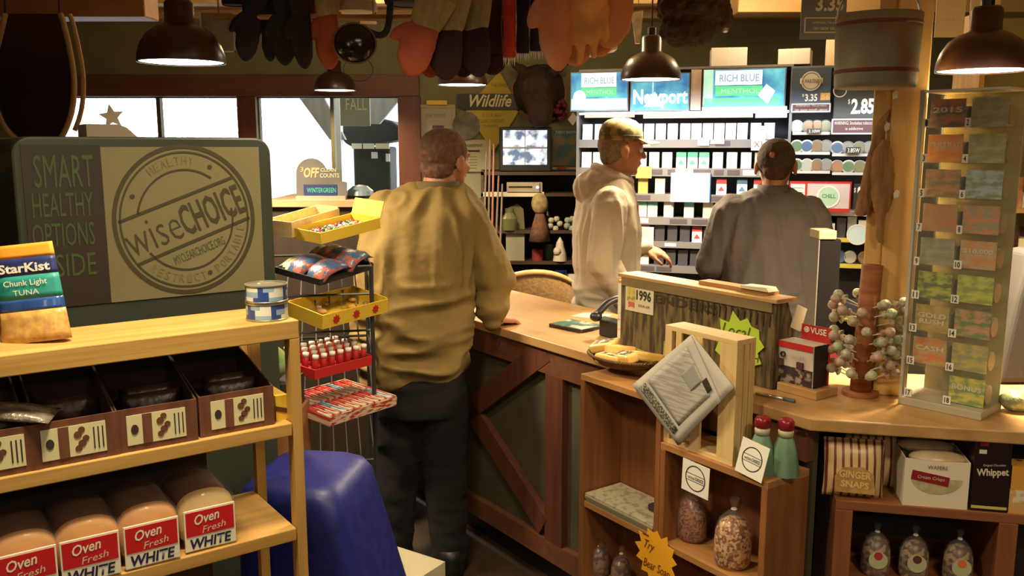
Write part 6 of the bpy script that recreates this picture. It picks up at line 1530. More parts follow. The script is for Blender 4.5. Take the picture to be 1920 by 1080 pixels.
# ---- cabinet below the right wing with snacks on it
zcb = RF.L(1600, 940, .0)[1]; cx0 = RF.L(1566, 960)[0]; cx1 = RF.L(1925, 960)[0]
t = thing('snack_cabinet', 'reddish wooden open cabinet under the right wing of the counter', 'cabinet', **at(RF, cx0, 0, 0)); w_ = cx1 - cx0
CABX = wood('cabinet_red_wood', (.27, .10, .035), (.18, .06, .022), 'x', f=36); CABZ = wood('cabinet_red_upright', (.25, .09, .03), (.17, .055, .02), 'z', f=36)
m = MB(); m.box(0, w_, 0, .36, zcb - .026, zcb); m.build('top_board', CABX, t, bevel=.002)
xr2 = RF.L(1872, 1000)[0] - cx0; xl2 = RF.L(1597, 1000)[0] - cx0
for a_, b_ in ((0, xl2), (xr2, xr2 + .045)): m = MB(); m.box(a_, b_, 0, .36, 0, zcb - .026); m.build('side_board', CABZ, t, bevel=.002)
m = MB(); m.box(xl2, xr2, .35, .36, 0, zcb - .026); m.build('back_panel', DARKW, t)
zbag = RF.L(1700, 988, .06)[1] - .150
m = MB(); m.box(xl2, xr2, .004, .35, zbag - .02, zbag); m.build('shelf_board', CABX, t)
for k, (px, cc) in enumerate(((1640, (.40, .03, .03)), (1712, (.10, .03, .03)), (1795, (.62, .16, .05)))):
    p = RF.L(px, 1070, .08)[0]; b_ = nutbag('dark bagged treat with a round label under the wing counter, %s of three' % ['left', 'middle', 'right'][k], RF, p, .08, zbag, .036, .135, mat('treat_mix', (.10, .05, .03), .4, (.34, .24, .14), (90, 90, 90), (.4, .6), kind='voronoi', bump=.6), 0.01 * k - .2)
    m = MB(); Mx = Matrix.Translation((0, -.0345, .055)) @ Matrix.Rotation(R(-4), 4, 'X'); m.prism(ringpts(0, .0, .024, 20), -.001, .0006, Mx); m.build('label_disc', plain('pale_olive_label', (.42, .42, .26), .6), b_)
    m = MB(); m.prism(ringpts(0, .012, .011, 16), -.002, -.001, Mx); m.build('picture_disc', plain('disc_%d' % k, cc, .5), b_)
    b_.rotation_euler = (0, 0, RF.a)
# striped cookie bags
STR = mat('striped_bag', (.62, .44, .22), .35, (.16, .035, .03), (1, 1, 1), (.5, .5), bump=0)
nt = STR.node_tree
for n in list(nt.nodes):
    if n.type == 'TEX_NOISE':
        wv = nt.nodes.new('ShaderNodeTexWave'); wv.wave_type = 'BANDS'; wv.bands_direction = 'X'; wv.inputs['Scale'].default_value = 16; wv.inputs['Distortion'].default_value = .4
        nt.links.new([l.from_socket for l in n.inputs['Vector'].links][0], wv.inputs['Vector'])
        for l in list(n.outputs['Fac'].links): nt.links.new(wv.outputs['Fac'], l.to_socket)
    if n.type == 'VALTORGB': n.color_ramp.elements[0].position = .72; n.color_ramp.elements[1].position = .80
def snackbag(label, px0, px1, ytop, off, m_, txt=None, tilt=-6, th_=.06, cat='bag', fr=RF, z=None, name='snack_bag'):
    z = zcb if z is None else z; a_ = fr.L(px0, 900, off)[0]; b_ = fr.L(px1, 900, off)[0]; h_ = fr.L(px0, ytop, off)[1] - z; w_ = b_ - a_
    t = thing(name, label, cat, loc=fr.W((a_ + b_) / 2, off, z), rot=(R(tilt), 0, fr.a)); q = random.Random(px0); m = MB(); rs = []; N = 14; K = 12
    for k in range(K + 1):
        s_ = k / K; bul = (max(0.0, math.sin(math.pi * min(1, s_ * 1.02))) ** .55)
        rg = []
        for i in range(N * 2):
            f = -1 + 2 * (i % N) / (N - 1) if i < N else 1 - 2 * (i - N) / (N - 1); sd_ = -1 if i < N else 1
            y = sd_ * (th_ / 2 * bul * math.sqrt(max(0, 1 - f ** 4)) + .001) + q.uniform(-.0018, .0018) * (1 if 0 < k < K else 0)
            rg.append((f * w_ / 2 * (1 - .05 * math.sin(math.pi * s_)), y + th_ / 2, h_ * s_ + (q.uniform(-.003, .003) if k == K else 0)))
        rs.append(rg)
    m.rings(rs); m.build('bag', m_, t, smooth=True)
    m = MB(); m.box(-w_ / 2, w_ / 2, th_ / 2 - .002, th_ / 2 + .002, h_ - .004, h_ + .004); m.build('crimped_top', m_, t)
    return t, w_, h_
t, w_, h_ = snackbag('striped cream and brown cookie bag behind the front one', 1582, 1686, 806, .10, STR)
t, w_, h_ = snackbag('striped cream and brown ginger snap bag standing in front at left', 1545, 1662, 828, .012, STR)
TANP = mat('cookie_picture', (.46, .27, .09), .5, (.34, .18, .05), (50, 50, 50)); m = MB(); m.prism([(-.05, .02), (.05, .018), (.046, .07), (.02, .088), (-.03, .085), (-.05, .06)], -.0065, -.001); m.build('cookie_picture', TANP, t)
LT = plain('outlined_letters', (.62, .42, .18), .5); text('GINGER', LT, t, 0, .068, .080, .020, y=-.0070, rot=-.05, bold=.03); text('SNAPS', LT, t, 0, .042, .07, .018, y=-.0070, rot=-.05, bold=.03)
# white carton with sacks
a_ = RF.L(1692, 944, .004)[0]; b_ = RF.L(1814, 944, .004)[0]; h1 = RF.L(1812, 868, .004)[1] - zcb; h0 = RF.L(1694, 858, .004)[1] - zcb
t = thing('white_carton', 'white open carton with dark red ribbon label on the snack cabinet', 'carton', **at(RF, a_, .004, zcb)); w_ = b_ - a_
WC = plain('white_carton_card', (.72, .64, .52), .6); m = MB(); m.prism([(0, 0), (w_, 0), (w_, h1), (w_ * .5, h1 * .96), (0, h0)], 0, .003); m.build('front_panel', WC, t)
for x in (0, w_ - .003): m = MB(); m.box(x, x + .003, .003, .16, 0, h1); m.build('side_panel', WC, t)
m = MB(); m.box(0, w_, .157, .16, 0, h1); m.box(.003, w_ - .003, .003, .157, 0, .003); m.build('rear_and_bottom', WC, t)
m = MB(); n_ = 20; m.prism([(w_ * .1, h1 * .62)] + [(w_ * .5 + w_ * .40 * math.cos(R(a)), h1 * .62 + h1 * .34 * math.sin(R(a))) for a in range(180, 361, 15)], -.001, 0); m.build('picture_patch', mat('olive_picture', (.34, .32, .14), .6, (.5, .44, .28), (50, 50, 50)), t)
m = MB(); m.prism([(w_ * .10, h1 * .58), (w_ * .68, h1 * .46), (w_ * .70, h1 * .66), (w_ * .12, h1 * .78)], -.002, -.001); m.build('ribbon', plain('wine_red', (.24, .01, .02), .5), t); text('Cream Crisps', CREAM, t, w_ * .41, h1 * .62, w_ * .42, h1 * .09, y=-.0022, rot=-.07); text('WAFERS', REDI, t, w_ * .5, h1 * .86, w_ * .3, h1 * .08, y=-.0022)
for k, (off, z_, lab) in enumerate(((.035, h1 * .92, 'cream filled packet lying on top of the white open carton'), (.10, h1 * 1.0, 'pale packet at the back of the white open carton'))):
    m = MB(); m.ball((0, 0, 0), (w_ * .46, .038, .018), 16); tag(m.build('cream_packet', mat('cream_packet_print', (.62, .50, .34), .35, (.48, .34, .2), (20, 20, 20), bump=.3), smooth=True, **at(RF, a_ + w_ * (.56 - .1 * k), off + .012, zcb + z_ + .004)), lab, 'packet')
m = MB(); m.box(0, w_ * .8, 0, .05, 0, .118); tag(m.build('pale_box', mat('pale_box_print', (.50, .42, .30), .6, (.10, .09, .05), (80, 80, 5), (.6, .7)), **at(RF, a_ + .002, .170, zcb)), 'pale box standing behind the white open carton', 'box')
# black whippet box
a_ = RF.L(1819, 950, .004)[0]; b_ = RF.L(1889, 950, .004)[0]; h_ = RF.L(1840, 812, .004)[1] - zcb; w_ = b_ - a_
t = thing('cookie_box', 'tall black cookie box with white lettering beside the white carton', 'box', **at(RF, a_, .004, zcb))
m = MB(); m.box(0, w_, 0, .055, 0, h_); m.build('carton', plain('dark_maroon_box', (.016, .008, .010), .35), t, bevel=.001)
text('Whippet', CREAM, t, w_ * .52, h_ * .50, w_ * .86, h_ * .12, rot=.08, bold=.03, y=-.001); text('Original Chocolate', CREAM, t, w_ * .55, h_ * .60, w_ * .6, h_ * .035, rot=.08, y=-.001); text('DARE', REDI if 0 else LBR, t, w_ * .25, h_ * .86, w_ * .2, h_ * .04, y=-.001)
m = MB(); m.box(w_ * .12, w_ * .32, -.001, 0, h_ * .74, h_ * .79); m.build('white_patch', CREAM, t); m = MB(); m.box(w_ * .02, w_ * .98, -.001, 0, h_ * .035, h_ * .07); m.build('yellow_green_band', mat('yellow_green', (.55, .50, .12), .5, (.1, .35, .1), (14, 14, 14), (.6, .65)), t)
a_ = RF.L(1891, 950, .004)[0]
OB = mat('orange_print_box', (.62, .30, .05), .5, (.12, .03, .02), (12, 12, 12), (.6, .62))
m = MB(); m.box(0, .10, 0, .06, 0, .062); tag(m.build('orange_box', mat('orange_white_print', (.60, .34, .12), .5, (.68, .60, .44), (16, 16, 16), (.5, .55)), **at(RF, a_, .004, zcb)), 'orange and white box at right photo edge, lower of two', 'box')
m = MB(); m.box(0, .10, 0, .06, 0, .062); tag(m.build('orange_box', OB, **at(RF, a_ + .001, .005, zcb + .0625)), 'orange box with dark round picture at right photo edge, upper of two', 'box')
m = MB(); a_ = RF.L(1828, 812, .08)[0]; m.box(0, .010, 0, .3, 0, ZC - .034 - zcb); tag(m.build('divider_board', BROWN, **at(RF, a_, .075, zcb)), 'thin upright divider board under the counter wing', 'board')

# ---- black bag and crumpled packet on the counter at far right
q = PZ(1898, 722, ZC); m = MB(); rs = []
def e_(px, py): v = P(px, py, q.y); return v.x - q.x, v.z - ZC
outl = [e_(1868, 721), e_(1905, 560), e_(1932, 470), e_(1990, 470), e_(2010, 721)]
m.prism([(x, max(0, z)) for x, z in outl], 0, .12); t = tag(m.build('cloth_bag', MATTE, bevel=.02, seg=4, loc=(q.x, q.y, ZC)), 'black cloth bag standing on the counter at the right photo edge', 'bag')
q = PZ(1905, 775, ZC)
m = MB(); m.ball((0, 0, .03), (.045, .035, .030), 14); t = tag(m.build('cellophane_packet', mat('olive_cellophane', (.22, .24, .12), .25, (.42, .42, .30), (40, 40, 40), (.5, .7), bump=.8), smooth=True, loc=(q.x + .01, q.y + .02, ZC)), 'crumpled olive cellophane packet on the counter below the black bag', 'packet')
# ---- wall shelves seen right of the case
SF = Fr(P(1850, 400, 3.5).x, 3.5, -6)
t = thing('wall_shelf', 'pine wall shelves with small boxes seen right of the ticket case', 'shelf', **at(SF, 0, 0, 0)); zs = [SF.L(1890, y)[1] for y in (476, 588, 648, 390)]
for z in zs: m = MB(); m.box(-.05, .6, 0, .25, z - .02, z); m.build('shelf_board', PINE, t)
m = MB(); m.box(-.05, .6, .25, .27, .0, 2.2); m.build('back_panel', plain('back_olive', (.24, .20, .09), .8), t); m = MB(); m.box(-.07, -.05, 0, .27, 0, 2.2); m.build('side_board', PINEZ, t)
kk = 0
for z, cs in ((zs[0], ('black_red', 'cream', 'black_red')), (zs[1], ('dark', 'blue', 'dark')), (zs[2], ('orange', 'orange', 'orange')), (zs[3], ('rose', 'cream', 'rose'))):
    for i, c_ in enumerate(cs):
        px = 1880 + i * 26; x = SF.L(px, 500, .01)[0]; hh_ = {'black_red': .10, 'cream': .06, 'dark': .12, 'blue': .05, 'orange': .03, 'rose': .12}[c_]
        mm = {'black_red': mat('black_red_box', (.03, .01, .01), .4, (.5, .05, .03), (1, 1, 14), (.5, .55)), 'cream': CREAM, 'dark': BLACK, 'blue': BLUE, 'orange': ORANGE, 'rose': mat('rose_print', (.45, .12, .08), .5, (.6, .4, .25), (20, 20, 20))}[c_]
        m = MB(); m.box(0, .05, 0, .12, 0, hh_); tag(m.build('small_box', mm, **at(SF, x, .01, z + .0005)), '%s small box, %s from left on the %s wall shelf' % (c_.replace('_', ' and '), ['first', 'second', 'third'][i], ['second', 'third', 'lowest', 'top'][kk]), 'box', 'boxes on wall shelf row %s' % ['one', 'two', 'three', 'four'][kk]); 
    kk += 1

# ================================================================== BACK WALL
WF = Fr(0, WY, 0)
def wl_(px, py, off=0): return WF.L(px, py, off)
def wboard(name, label, x0, x1, y0, y1, m_, off=-.012, dep=.010, cat='sign', frame=None):
    a_, b_ = wl_(x0, y1, off), wl_(x1, y0, off); t = thing(name, label, cat, **at(WF, a_[0], off, a_[1])); w_, h_ = b_[0] - a_[0], b_[1] - a_[1]
    m = MB(); m.box(0, w_, 0, dep, 0, h_); m.build('board', m_, t)
    if frame:
        m = MB(); f = .022; m.box(-f, w_ + f, -.008, dep, -f, 0); m.box(-f, w_ + f, -.008, dep, h_, h_ + f); m.box(-f, 0, -.008, dep, 0, h_); m.box(w_, w_ + f, -.008, dep, 0, h_); m.build('frame', frame, t)
    return t, w_, h_
# yellow diamond Wildlife sign with black band
YW = plain('sign_yellow', (.46, .34, .02), .6); cxx = (wl_(917, 200)[0]); zc_ = wl_(917, 200)[1]
t = thing('diamond_sign', 'yellow diamond sign with black band reading Wildlife on the back wall', 'sign', loc=(cxx, WY - .02, zc_))
hw_ = (wl_(968, 200)[0] - wl_(866, 200)[0]) / 2
def wr(px, py): a_ = wl_(px, py, -.02); return a_[0] - cxx, a_[1] - zc_
m = MB(); m.prism([wr(937, 134), wr(975, 205), wr(925, 285), wr(872, 205)], 0, .012); m.build('yellow_plate', YW, t)
m = MB(); m.prism([wr(858, 176), wr(980, 176), wr(985, 200), wr(975, 206), wr(870, 206), wr(858, 200)], -.012, 0); m.build('black_band', BLACK, t)
p, q = wr(881, 202), wr(959, 176); text('Wildlife', plain('pale_yellow', (.68, .60, .30), .6), t, (p[0] + q[0]) / 2, (p[1] + q[1]) / 2, q[0] - p[0], q[1] - p[1] - .01, y=-.013, shear=.35, bold=.02)
for s_, y0, y1, x0, x1 in (('IS OUR BEST', 213, 219, 904, 942), ('PLEASE CONSERVE', 224, 230, 898, 944), ('THANKS', 234, 239, 905, 935), ('THE OHIO', 156, 163, 920, 952)):
    p, q = wr(x0, y1), wr(x1, y0); text(s_, plain('olive_ink', (.14, .10, .02), .7), t, (p[0] + q[0]) / 2, (p[1] + q[1]) / 2, q[0] - p[0], q[1] - p[1], y=-.001)
t, w_, h_ = wboard('framed_picture', 'pale framed certificate on the wall right of the window', 786, 848, 202, 262, plain('pale_print', (.36, .32, .24), .7), frame=plain('pale_frame', (.40, .32, .20), .6), cat='picture')
text('LAW SUMMIT', plain('faint_ink', (.2, .17, .12), .8), t, w_ * .5, h_ * .75, w_ * .6, .03); m = MB(); m.box(w_ * .4, w_ * .75, -.002, 0, h_ * .2, h_ * .45); m.build('photo', mat('dark_photo', (.05, .03, .03), .5, (.35, .15, .1), (16, 16, 16)), t)
m = MB(); m.box(0, w_ * .6, -.03, 0, 0, .03); o = m.build('bulb_bar', YEL, t); o.location = (w_ * .25, 0, h_ + .02)
t, w_, h_ = wboard('notice_page', 'cream printed notice page on the wall behind the big man', 868, 921, 262, 322, plain('notice_paper', (.46, .41, .26), .8), cat='paper')
text('AGREEMENT', INK, t, w_ * .4, h_ * .82, w_ * .6, .02); m = MB(); m.box(w_ * .08, w_ * .6, -.001, 0, h_ * .62, h_ * .68); m.build('black_heading', INK, t)
for k in range(5): m = MB(); m.box(w_ * .1, w_ * .5, -.001, 0, h_ * (.1 + .09 * k), h_ * (.12 + .09 * k)); m.build('text_line', plain('faint_ink', (.2, .17, .12), .8), t)
t, w_, h_ = wboard('notice_page', 'lower pale notice sheet under the cream page', 868, 920, 326, 372, plain('notice_paper2', (.36, .33, .22), .8), cat='paper')
t, w_, h_ = wboard('poster', 'blue and tan poster right of the television', 1036, 1084, 242, 311, mat('poster_print', (.20, .15, .07), .7, (.05, .13, .14), (6, 6, 9), (.45, .55)), cat='poster')
text('TURKEY SEASON', CREAM, t, w_ * .5, h_ * .92, w_ * .8, .02)
t, w_, h_ = wboard('poster', 'red and cream poster under the blue and tan one', 1036, 1084, 314, 352, mat('poster_red', (.46, .38, .28), .7, (.36, .03, .02), (7, 7, 7), (.5, .56)), cat='poster')
# round dim picture
a_ = wl_(882, 236, -.02); m = MB(); m.prism(ringpts(0, 0, .10, 28, 1.0), 0, .012); t = tag(m.build('round_picture', mat('dim_round_art', (.09, .08, .05), .7, (.22, .20, .15), (9, 9, 9)), loc=(a_[0] - .03, WY - .03, a_[1])), 'round dim camouflage plate behind the yellow diamond sign', 'plate')
# red wreath and white tag
a_ = wl_(1036, 200, -.08)
t = thing('berry_wreath', 'bushy red wreath hanging on the dark wall above the television', 'wreath', loc=(a_[0], WY - .08, a_[1]))
m = MB(); q = random.Random(9)
for k in range(90):
    a = q.uniform(0, 6.28); r_ = q.uniform(.03, .11); m.ball((r_ * math.cos(a), q.uniform(-.04, .03), r_ * .85 * math.sin(a)), q.uniform(.012, .024), 6)
m.build('berries', plain('berry_red', (.22, .02, .02), .6), t, smooth=True); m = MB(); annulus(m, 0, 0, .06, .10, .03, .05, 24, 1); m.build('ring', MATTE, t)
a_ = wl_(1074, 224, -.1); m = MB(); m.prism([(-.035, 0), (0, .05), (.035, .01), (.0, -.045)], 0, .004); tag(m.build('hang_tag', WHITE, loc=(a_[0], WY - .1, a_[1])), 'white diamond shaped tag hanging between wreath and cigarette rack', 'tag')
# dark mounted animal head
cx_, cz_ = wl_(1012, 172, -.2)
t = thing('mounted_head', 'large dark mounted animal head high on the back wall', 'mounted head', loc=(cx_, WY, cz_))
DF = mat('dark_hide', (.055, .028, .018), .95, (.03, .016, .012), (20, 20, 20), bump=.8)
mb = MB(); mb.cap((0, -.02, .02), (-.02, -.28, .02), .19, .13, 18); mb.cap((-.02, -.28, .0), (.0, -.42, -.16), .12, .085, 16); mb.ball((0, -.45, -.19), (.085, .07, .065), 14); mb.cap((-.12, -.22, .14), (-.2, -.22, .2), .04, .02, 10); mb.cap((.10, -.22, .14), (.18, -.22, .19), .04, .02, 10)
remeshed(mb, 'head', DF, .014, t, 3, lambda c, n_: .010 * noise.noise(c * 22))
m = MB(); m.prism(ringpts(0, 0, .20, 24), -.02, -.001); m.build('mount', BROWN, t)
for s_ in (-1, 1): m = MB(); m.ball((s_ * .085 - .02, -.36, .04), .014, 10); m.build('eye', BLACK, t, smooth=True)
# television and player on shelves
TVF = Fr(0, 6.1, 0)
def tv(px, py, off=0): return TVF.L(px, py, off)
a_, b_ = tv(936, 322), tv(1034, 238); t = thing('television', 'small dark tube television showing four security camera views', 'television', **at(TVF, a_[0], 0, a_[1])); w_, h_ = b_[0] - a_[0], b_[1] - a_[1]
m = MB(); m.box(0, w_, 0, .10, 0, h_); m.prism([(.03, .02), (w_ - .03, .02), (w_ - .05, h_ - .03), (.05, h_ - .03)], .10, .30); m.build('cabinet', BLACK, t, bevel=.008)
SCR = mat('screen_picture', (.10, .16, .26), .2, (.80, .86, 1.0), (13, 13, 13), (.42, .58), emit=1.0)
p, q = tv(943, 309), tv(1026, 244); m = MB(); m.box(p[0] - a_[0], q[0] - a_[0], -.004, 0, p[1] - a_[1], q[1] - a_[1]); sc_ = m.build('screen', SCR, t, bevel=.004)
mx, mz = (p[0] + q[0]) / 2 - a_[0], (p[1] + q[1]) / 2 - a_[1]
m = MB(); m.box(p[0] - a_[0], q[0] - a_[0], -.0056, -.004, mz - .008, mz + .004); m.box(mx - .003, mx + .003, -.0056, -.004, p[1] - a_[1], q[1] - a_[1]); m.build('picture_divider', plain('screen_grey', (.25, .27, .22), .3, emit=.4), sc_)
a2_, b2_ = tv(950, 362), tv(1017, 342)
t = thing('video_player', 'silver video player with tiny blue light below the television', 'player', **at(TVF, a2_[0], -.02, a2_[1])); w_, h_ = b2_[0] - a2_[0], b2_[1] - a2_[1]
m = MB(); m.box(0, w_, 0, .25, 0, h_); m.build('case', plain('champagne_metal', (.42, .36, .26), .4, metal=.3), t, bevel=.003); m = MB(); m.box(w_ * .06, w_ * .72, -.002, 0, h_ * .5, h_ * .66); m.build('disc_slot', BLACK, t); m = MB(); m.ball((w_ * .86, -.004, h_ * .55), .010, 10); m.build('status_light', plain('blue_led', (.35, .4, 1.0), .3, emit=4), t)
# shelf unit holding them
t = thing('wall_unit', 'dark shelf unit under the television holding the player and odds and ends', 'shelf', **at(TVF, 0, 0, 0))
xa3, xb3 = tv(902, 400)[0], tv(1092, 400)[0]; UNW = wood('dark_unit_wood', (.075, .04, .02), (.04, .022, .012), 'x')
for zz in (a_[1] - .001, a2_[1] - .001, tv(960, 432)[1], tv(960, 490)[1], tv(960, 548)[1]):
    m = MB(); m.box(xa3, xb3, .0, .32, zz - .022, zz); m.build('shelf_board', UNW, t)
for x in (xa3, xb3 - .02): m = MB(); m.box(x, x + .02, 0, .32, 0, tv(960, 320)[1]); m.build('side_board', UNW, t)
m = MB(); m.box(xa3, xb3, .32, .33, 0, tv(960, 320)[1]); m.build('back_panel', DARKW, t)
m = MB(); p = tv(906, 366, -.02); q = tv(1020, 360, -.02); m.box(p[0], q[0], -.02, 0, p[1] - .01, q[1]); m.build('pale_edge', CREAM, t)
def on(px, py, off=.05): a_ = tv(px, py, off); return TVF.W(a_[0], off, a_[1])
s1, s2, s3 = tv(960, 432)[1], tv(960, 490)[1], tv(960, 548)[1]
# straw doll with round face
q = on(1012, 398, -.03)
t = thing('straw_doll', 'straw doll with round pale face hung from the shelf under the player', 'doll', loc=q); m = MB(); m.ball((0, 0, .06), (.058, .045, .075), 16); m.build('face', mat('straw', (.36, .27, .12), .9, (.22, .15, .06), (30, 30, 30)), t, smooth=True); m = MB(); m.lathe([(.03, -.01), (.06, -.12), (.075, -.2), (.001, -.2)], n=18); m.build('dress', mat('brown_check', (.14, .06, .03), .9, (.07, .03, .02), (30, 30, 30)), t, smooth=True); m = MB(); m.tube([(0, 0, .13), (0, .01, .2)], .003, 5); m.build('loop', INK, t)
def odd(name, label, cat, px, zb, m_, shape, off=.03):
    a_ = tv(px, 450, off); m = MB(); shape(m); return tag(m.build(name, m_, loc=TVF.W(a_[0], off, zb + .0005)), label, cat)
odd('white_card', 'pale upright card box on the dark shelf unit, left part', 'box', 966, s2, plain('grey_card', (.36, .35, .26), .8), lambda m: m.box(-.065, .065, 0, .02, 0, .20))
odd('figurine', 'small white figurine on the dark shelf unit beside the hoodie', 'figurine', 1050, s2, plain('white_glaze', (.62, .52, .44), .4), lambda m: (m.lathe([(.05, 0), (.045, .05), (.03, .1), (.025, .13), (.001, .17)], n=16), m.ball((-.02, -.03, .07), .03, 10)))
odd('paper_flower', 'pale crumpled paper flower on the upper dark shelf', 'flower', 1040, s1, plain('pale_petals', (.46, .43, .34), .8), lambda m: [m.ball((.035 * math.cos(a), -.01, .045 + .035 * math.sin(a)), .022, 8) for a in (0, 1.2, 2.4, 3.6, 4.9)])
odd('paper_flower', 'grey green crumpled ornament at the right of the upper dark shelf', 'ornament', 1070, s1, plain('grey_petals', (.30, .32, .26), .8), lambda m: [m.ball((.03 * math.cos(a), -.01, .045 + .035 * math.sin(a)), .024, 8) for a in (0, 1.2, 2.4, 3.6, 4.9)])
odd('tea_tin', 'dark red tin on the upper dark shelf behind the doll', 'tin', 1015, s1, plain('dull_red', (.12, .02, .02), .5), lambda m: m.lathe([(.045, 0), (.045, .09), (.04, .1)], n=18), .12)
odd('olive_jar', 'olive jar on the upper dark shelf, left', 'jar', 955, s1, plain('olive_glass', (.16, .16, .07), .3), lambda m: m.lathe([(.05, 0), (.055, .08), (.03, .12), (.03, .15), (.001, .15)], n=18))
odd('small_crate', 'white box at the lower right of the dark shelf unit', 'box', 1075, s3, WHITE, lambda m: m.box(-.05, .04, 0, .1, 0, .12))
odd('blue_jug', 'dark blue jug on the lower dark shelf', 'jug', 1052, s3, NAVY, lambda m: m.lathe([(.04, 0), (.06, .05), (.04, .12), (.045, .15), (.001, .15)], n=18))
odd('brown_pot', 'brown pot on the lower dark shelf beside the jug', 'pot', 1000, s3, BROWN, lambda m: m.lathe([(.05, 0), (.07, .06), (.05, .13), (.001, .13)], n=18))
odd('canvas_pouch', 'olive canvas pouch hanging low at left of the dark shelf unit', 'pouch', 968, s1, plain('olive_canvas', (.17, .15, .07), .9), lambda m: m.prism([(-.07, 0), (.06, 0), (.05, .14), (.01, .18), (-.06, .15)], 0, .05), .09)
odd('dark_bottle', 'dark bottle between doll and flowers on the upper dark shelf', 'bottle', 1026, s1, plain('dark_green_glass', (.02, .05, .03), .2), lambda m: m.lathe([(.025, 0), (.027, .09), (.01, .13), (.01, .17), (.001, .17)], n=14), .16)
odd('red_tin', 'small red tin on the middle dark shelf', 'tin', 1008, s2, plain('dull_red_two', (.22, .03, .03), .5), lambda m: m.lathe([(.04, 0), (.04, .07), (.035, .08)], n=16), .05)
odd('green_tin', 'small green tin behind the figurine on the middle dark shelf', 'tin', 1028, s2, plain('dull_green', (.05, .1, .05), .5), lambda m: m.lathe([(.04, 0), (.04, .1), (.035, .11)], n=16), .12)
odd('folded_cloth', 'folded dark blue cloth on the lower dark shelf at left', 'cloth', 950, s3, NAVY, lambda m: m.box(-.08, .08, 0, .15, 0, .06))
# long poles leaning by the unit
for k, (xt, xb_, yt) in enumerate(((912, 905, 285), (919, 914, 262), (926, 921, 270), (935, 927, 330), (942, 936, 345))):
    a_ = P(xt, yt, 5.7); b_ = P(xb_, 520, 5.45); d = b_ - a_; b2 = a_ + d * ((a_.z - 0.0) / (a_.z - b_.z)); m = MB(); m.tube([(0, 0, 0), b2 - a_], [.006, .010], 8)
    tag(m.build('wooden_pole', [UNW, UNW, REDW, UNW, UNW][k], loc=a_), 'slim wooden pole leaning left of the television, %s from left' % ['first', 'second', 'third', 'fourth', 'fifth'][k], 'pole')

# ================================================================== THINGS HANGING FROM THE CEILING
HY = 3.15
rz_ = P(700, 32, HY).z
b = MB(); b.tube([(P(400, 32, HY).x, HY, rz_), (P(960, 32, HY).x, HY, rz_)], .009, 8)
for px in (410, 700, 950): b.tube([(P(px, 32, HY).x, HY, rz_), (P(px, 32, HY).x, HY, 2.62)], .003, 5)
tag(b.build('hanging_rail', BROWNX), 'thin wooden rail hung under the ceiling carrying gloves and caps', 'rail')
b = MB(); z2_ = P(1000, -40, HY).z; b.tube([(P(960, 0, HY).x, HY + .02, z2_), (P(1380, 0, HY).x, HY + .02, z2_)], .009, 8)
for px in (970, 1200, 1370): b.tube([(P(px, 0, HY).x, HY + .02, z2_), (P(px, 0, HY).x, HY + .02, 2.62)], .003, 5)
tag(b.build('hanging_rail', BROWNX), 'second wooden rail just above the frame carrying pink gloves', 'rail')
GB = plain('black_wool', (.012, .008, .012), .95); GRD = mat('red_leather', (.36, .07, .025), .8, (.28, .045, .018), (14, 14, 14), bump=.2); GTAN = mat('tan_knit', (.36, .27, .11), .95, (.27, .19, .075), (60, 60, 20), bump=.3); GPK = mat('salmon_suede', (.50, .22, .12), .95, (.40, .16, .085), (12, 12, 12), bump=.15); GDK = plain('dark_maroon_wool', (.028, .010, .012), .95); GOR = mat('orange_suede', (.56, .30, .11), .95, (.44, .22, .08), (12, 12, 12), bump=.15)
mb = MB(); hand(mb, (0, 0, 0), (0, 0, -1), (0, -1, 0), curls=(10, 12, 12, 14), side=1, spread=7, scale=1.25); mb.cap((0, 0, .03), (0, 0, -.05), .042, .05, 16)
G0 = remeshed(mb, 'hand_part', GB, .006, None, 4, lambda c, n_: .003 * noise.noise(c * 22)); GM = G0.data; bpy.data.objects.remove(G0)
m = MB(); mb = MB(); mb.rings([[(w_ * math.cos(2 * math.pi * i / 20) + dx, .021 * k_ * math.sin(2 * math.pi * i / 20), z_) for i in range(20)] for w_, dx, k_, z_ in ((.036, 0, .9, .02), (.044, 0, 1, -.02), (.052, 0, 1.1, -.07), (.053, .002, 1.05, -.12), (.046, .006, .9, -.17), (.030, .008, .7, -.205), (.010, .009, .4, -.222))])
mb.cap((-.035, 0, -.03), (-.062, 0, -.075), .018, .018, 12); mb.cap((-.062, 0, -.075), (-.070, 0, -.105), .017, .014, 12)
G1 = remeshed(mb, 'mitt_part', GB, .006, None, 5, lambda c, n_: .004 * noise.noise(c * 22)); MM = G1.data; bpy.data.objects.remove(G1)
m = MB(); m.lathe([(.038, -.02), (.046, .0), (.054, .06), (.060, .12), (.056, .125)], n=20, sy=.5); CU = m.build('x', GTAN, smooth=True); CM = CU.data; bpy.data.objects.remove(CU)
gm = {}
def glove(label, px, py, Y, mh, mc, sc=1.0, rz=0, ry=0, rx=0, group=None, name='work_glove', cat='glove', mit=True, sx=1.0):
    """px, py: where the fingertips end"""
    k = (mh.name, mc.name if mc else '', mit)
    if k not in gm:
        a_ = (MM if mit else GM).copy(); a_.materials.clear(); a_.materials.append(mh); c_ = CM.copy(); c_.materials.clear(); c_.materials.append(mc or mh); gm[k] = (a_, c_)
    tip = P(px, py, Y); t = thing(name, label, cat, loc=(tip.x, tip.y, tip.z + .225 * sc), rot=(R(rx), R(ry), R(rz)), group=group); t.scale = (sc * sx, sc * .9, sc)
    for nm, me in (('hand_part', gm[k][0]), ('knit_cuff', gm[k][1])): o = bpy.data.objects.new(nm, me); COL.objects.link(o); o.parent = t
    m = MB(); top = (2.30 - (tip.z + .225 * sc)) / sc; m.tube([(0, 0, .10), (0, 0, max(.14, min(top, .3)))], .0015, 5); m.build('string', CREAM, t); return t
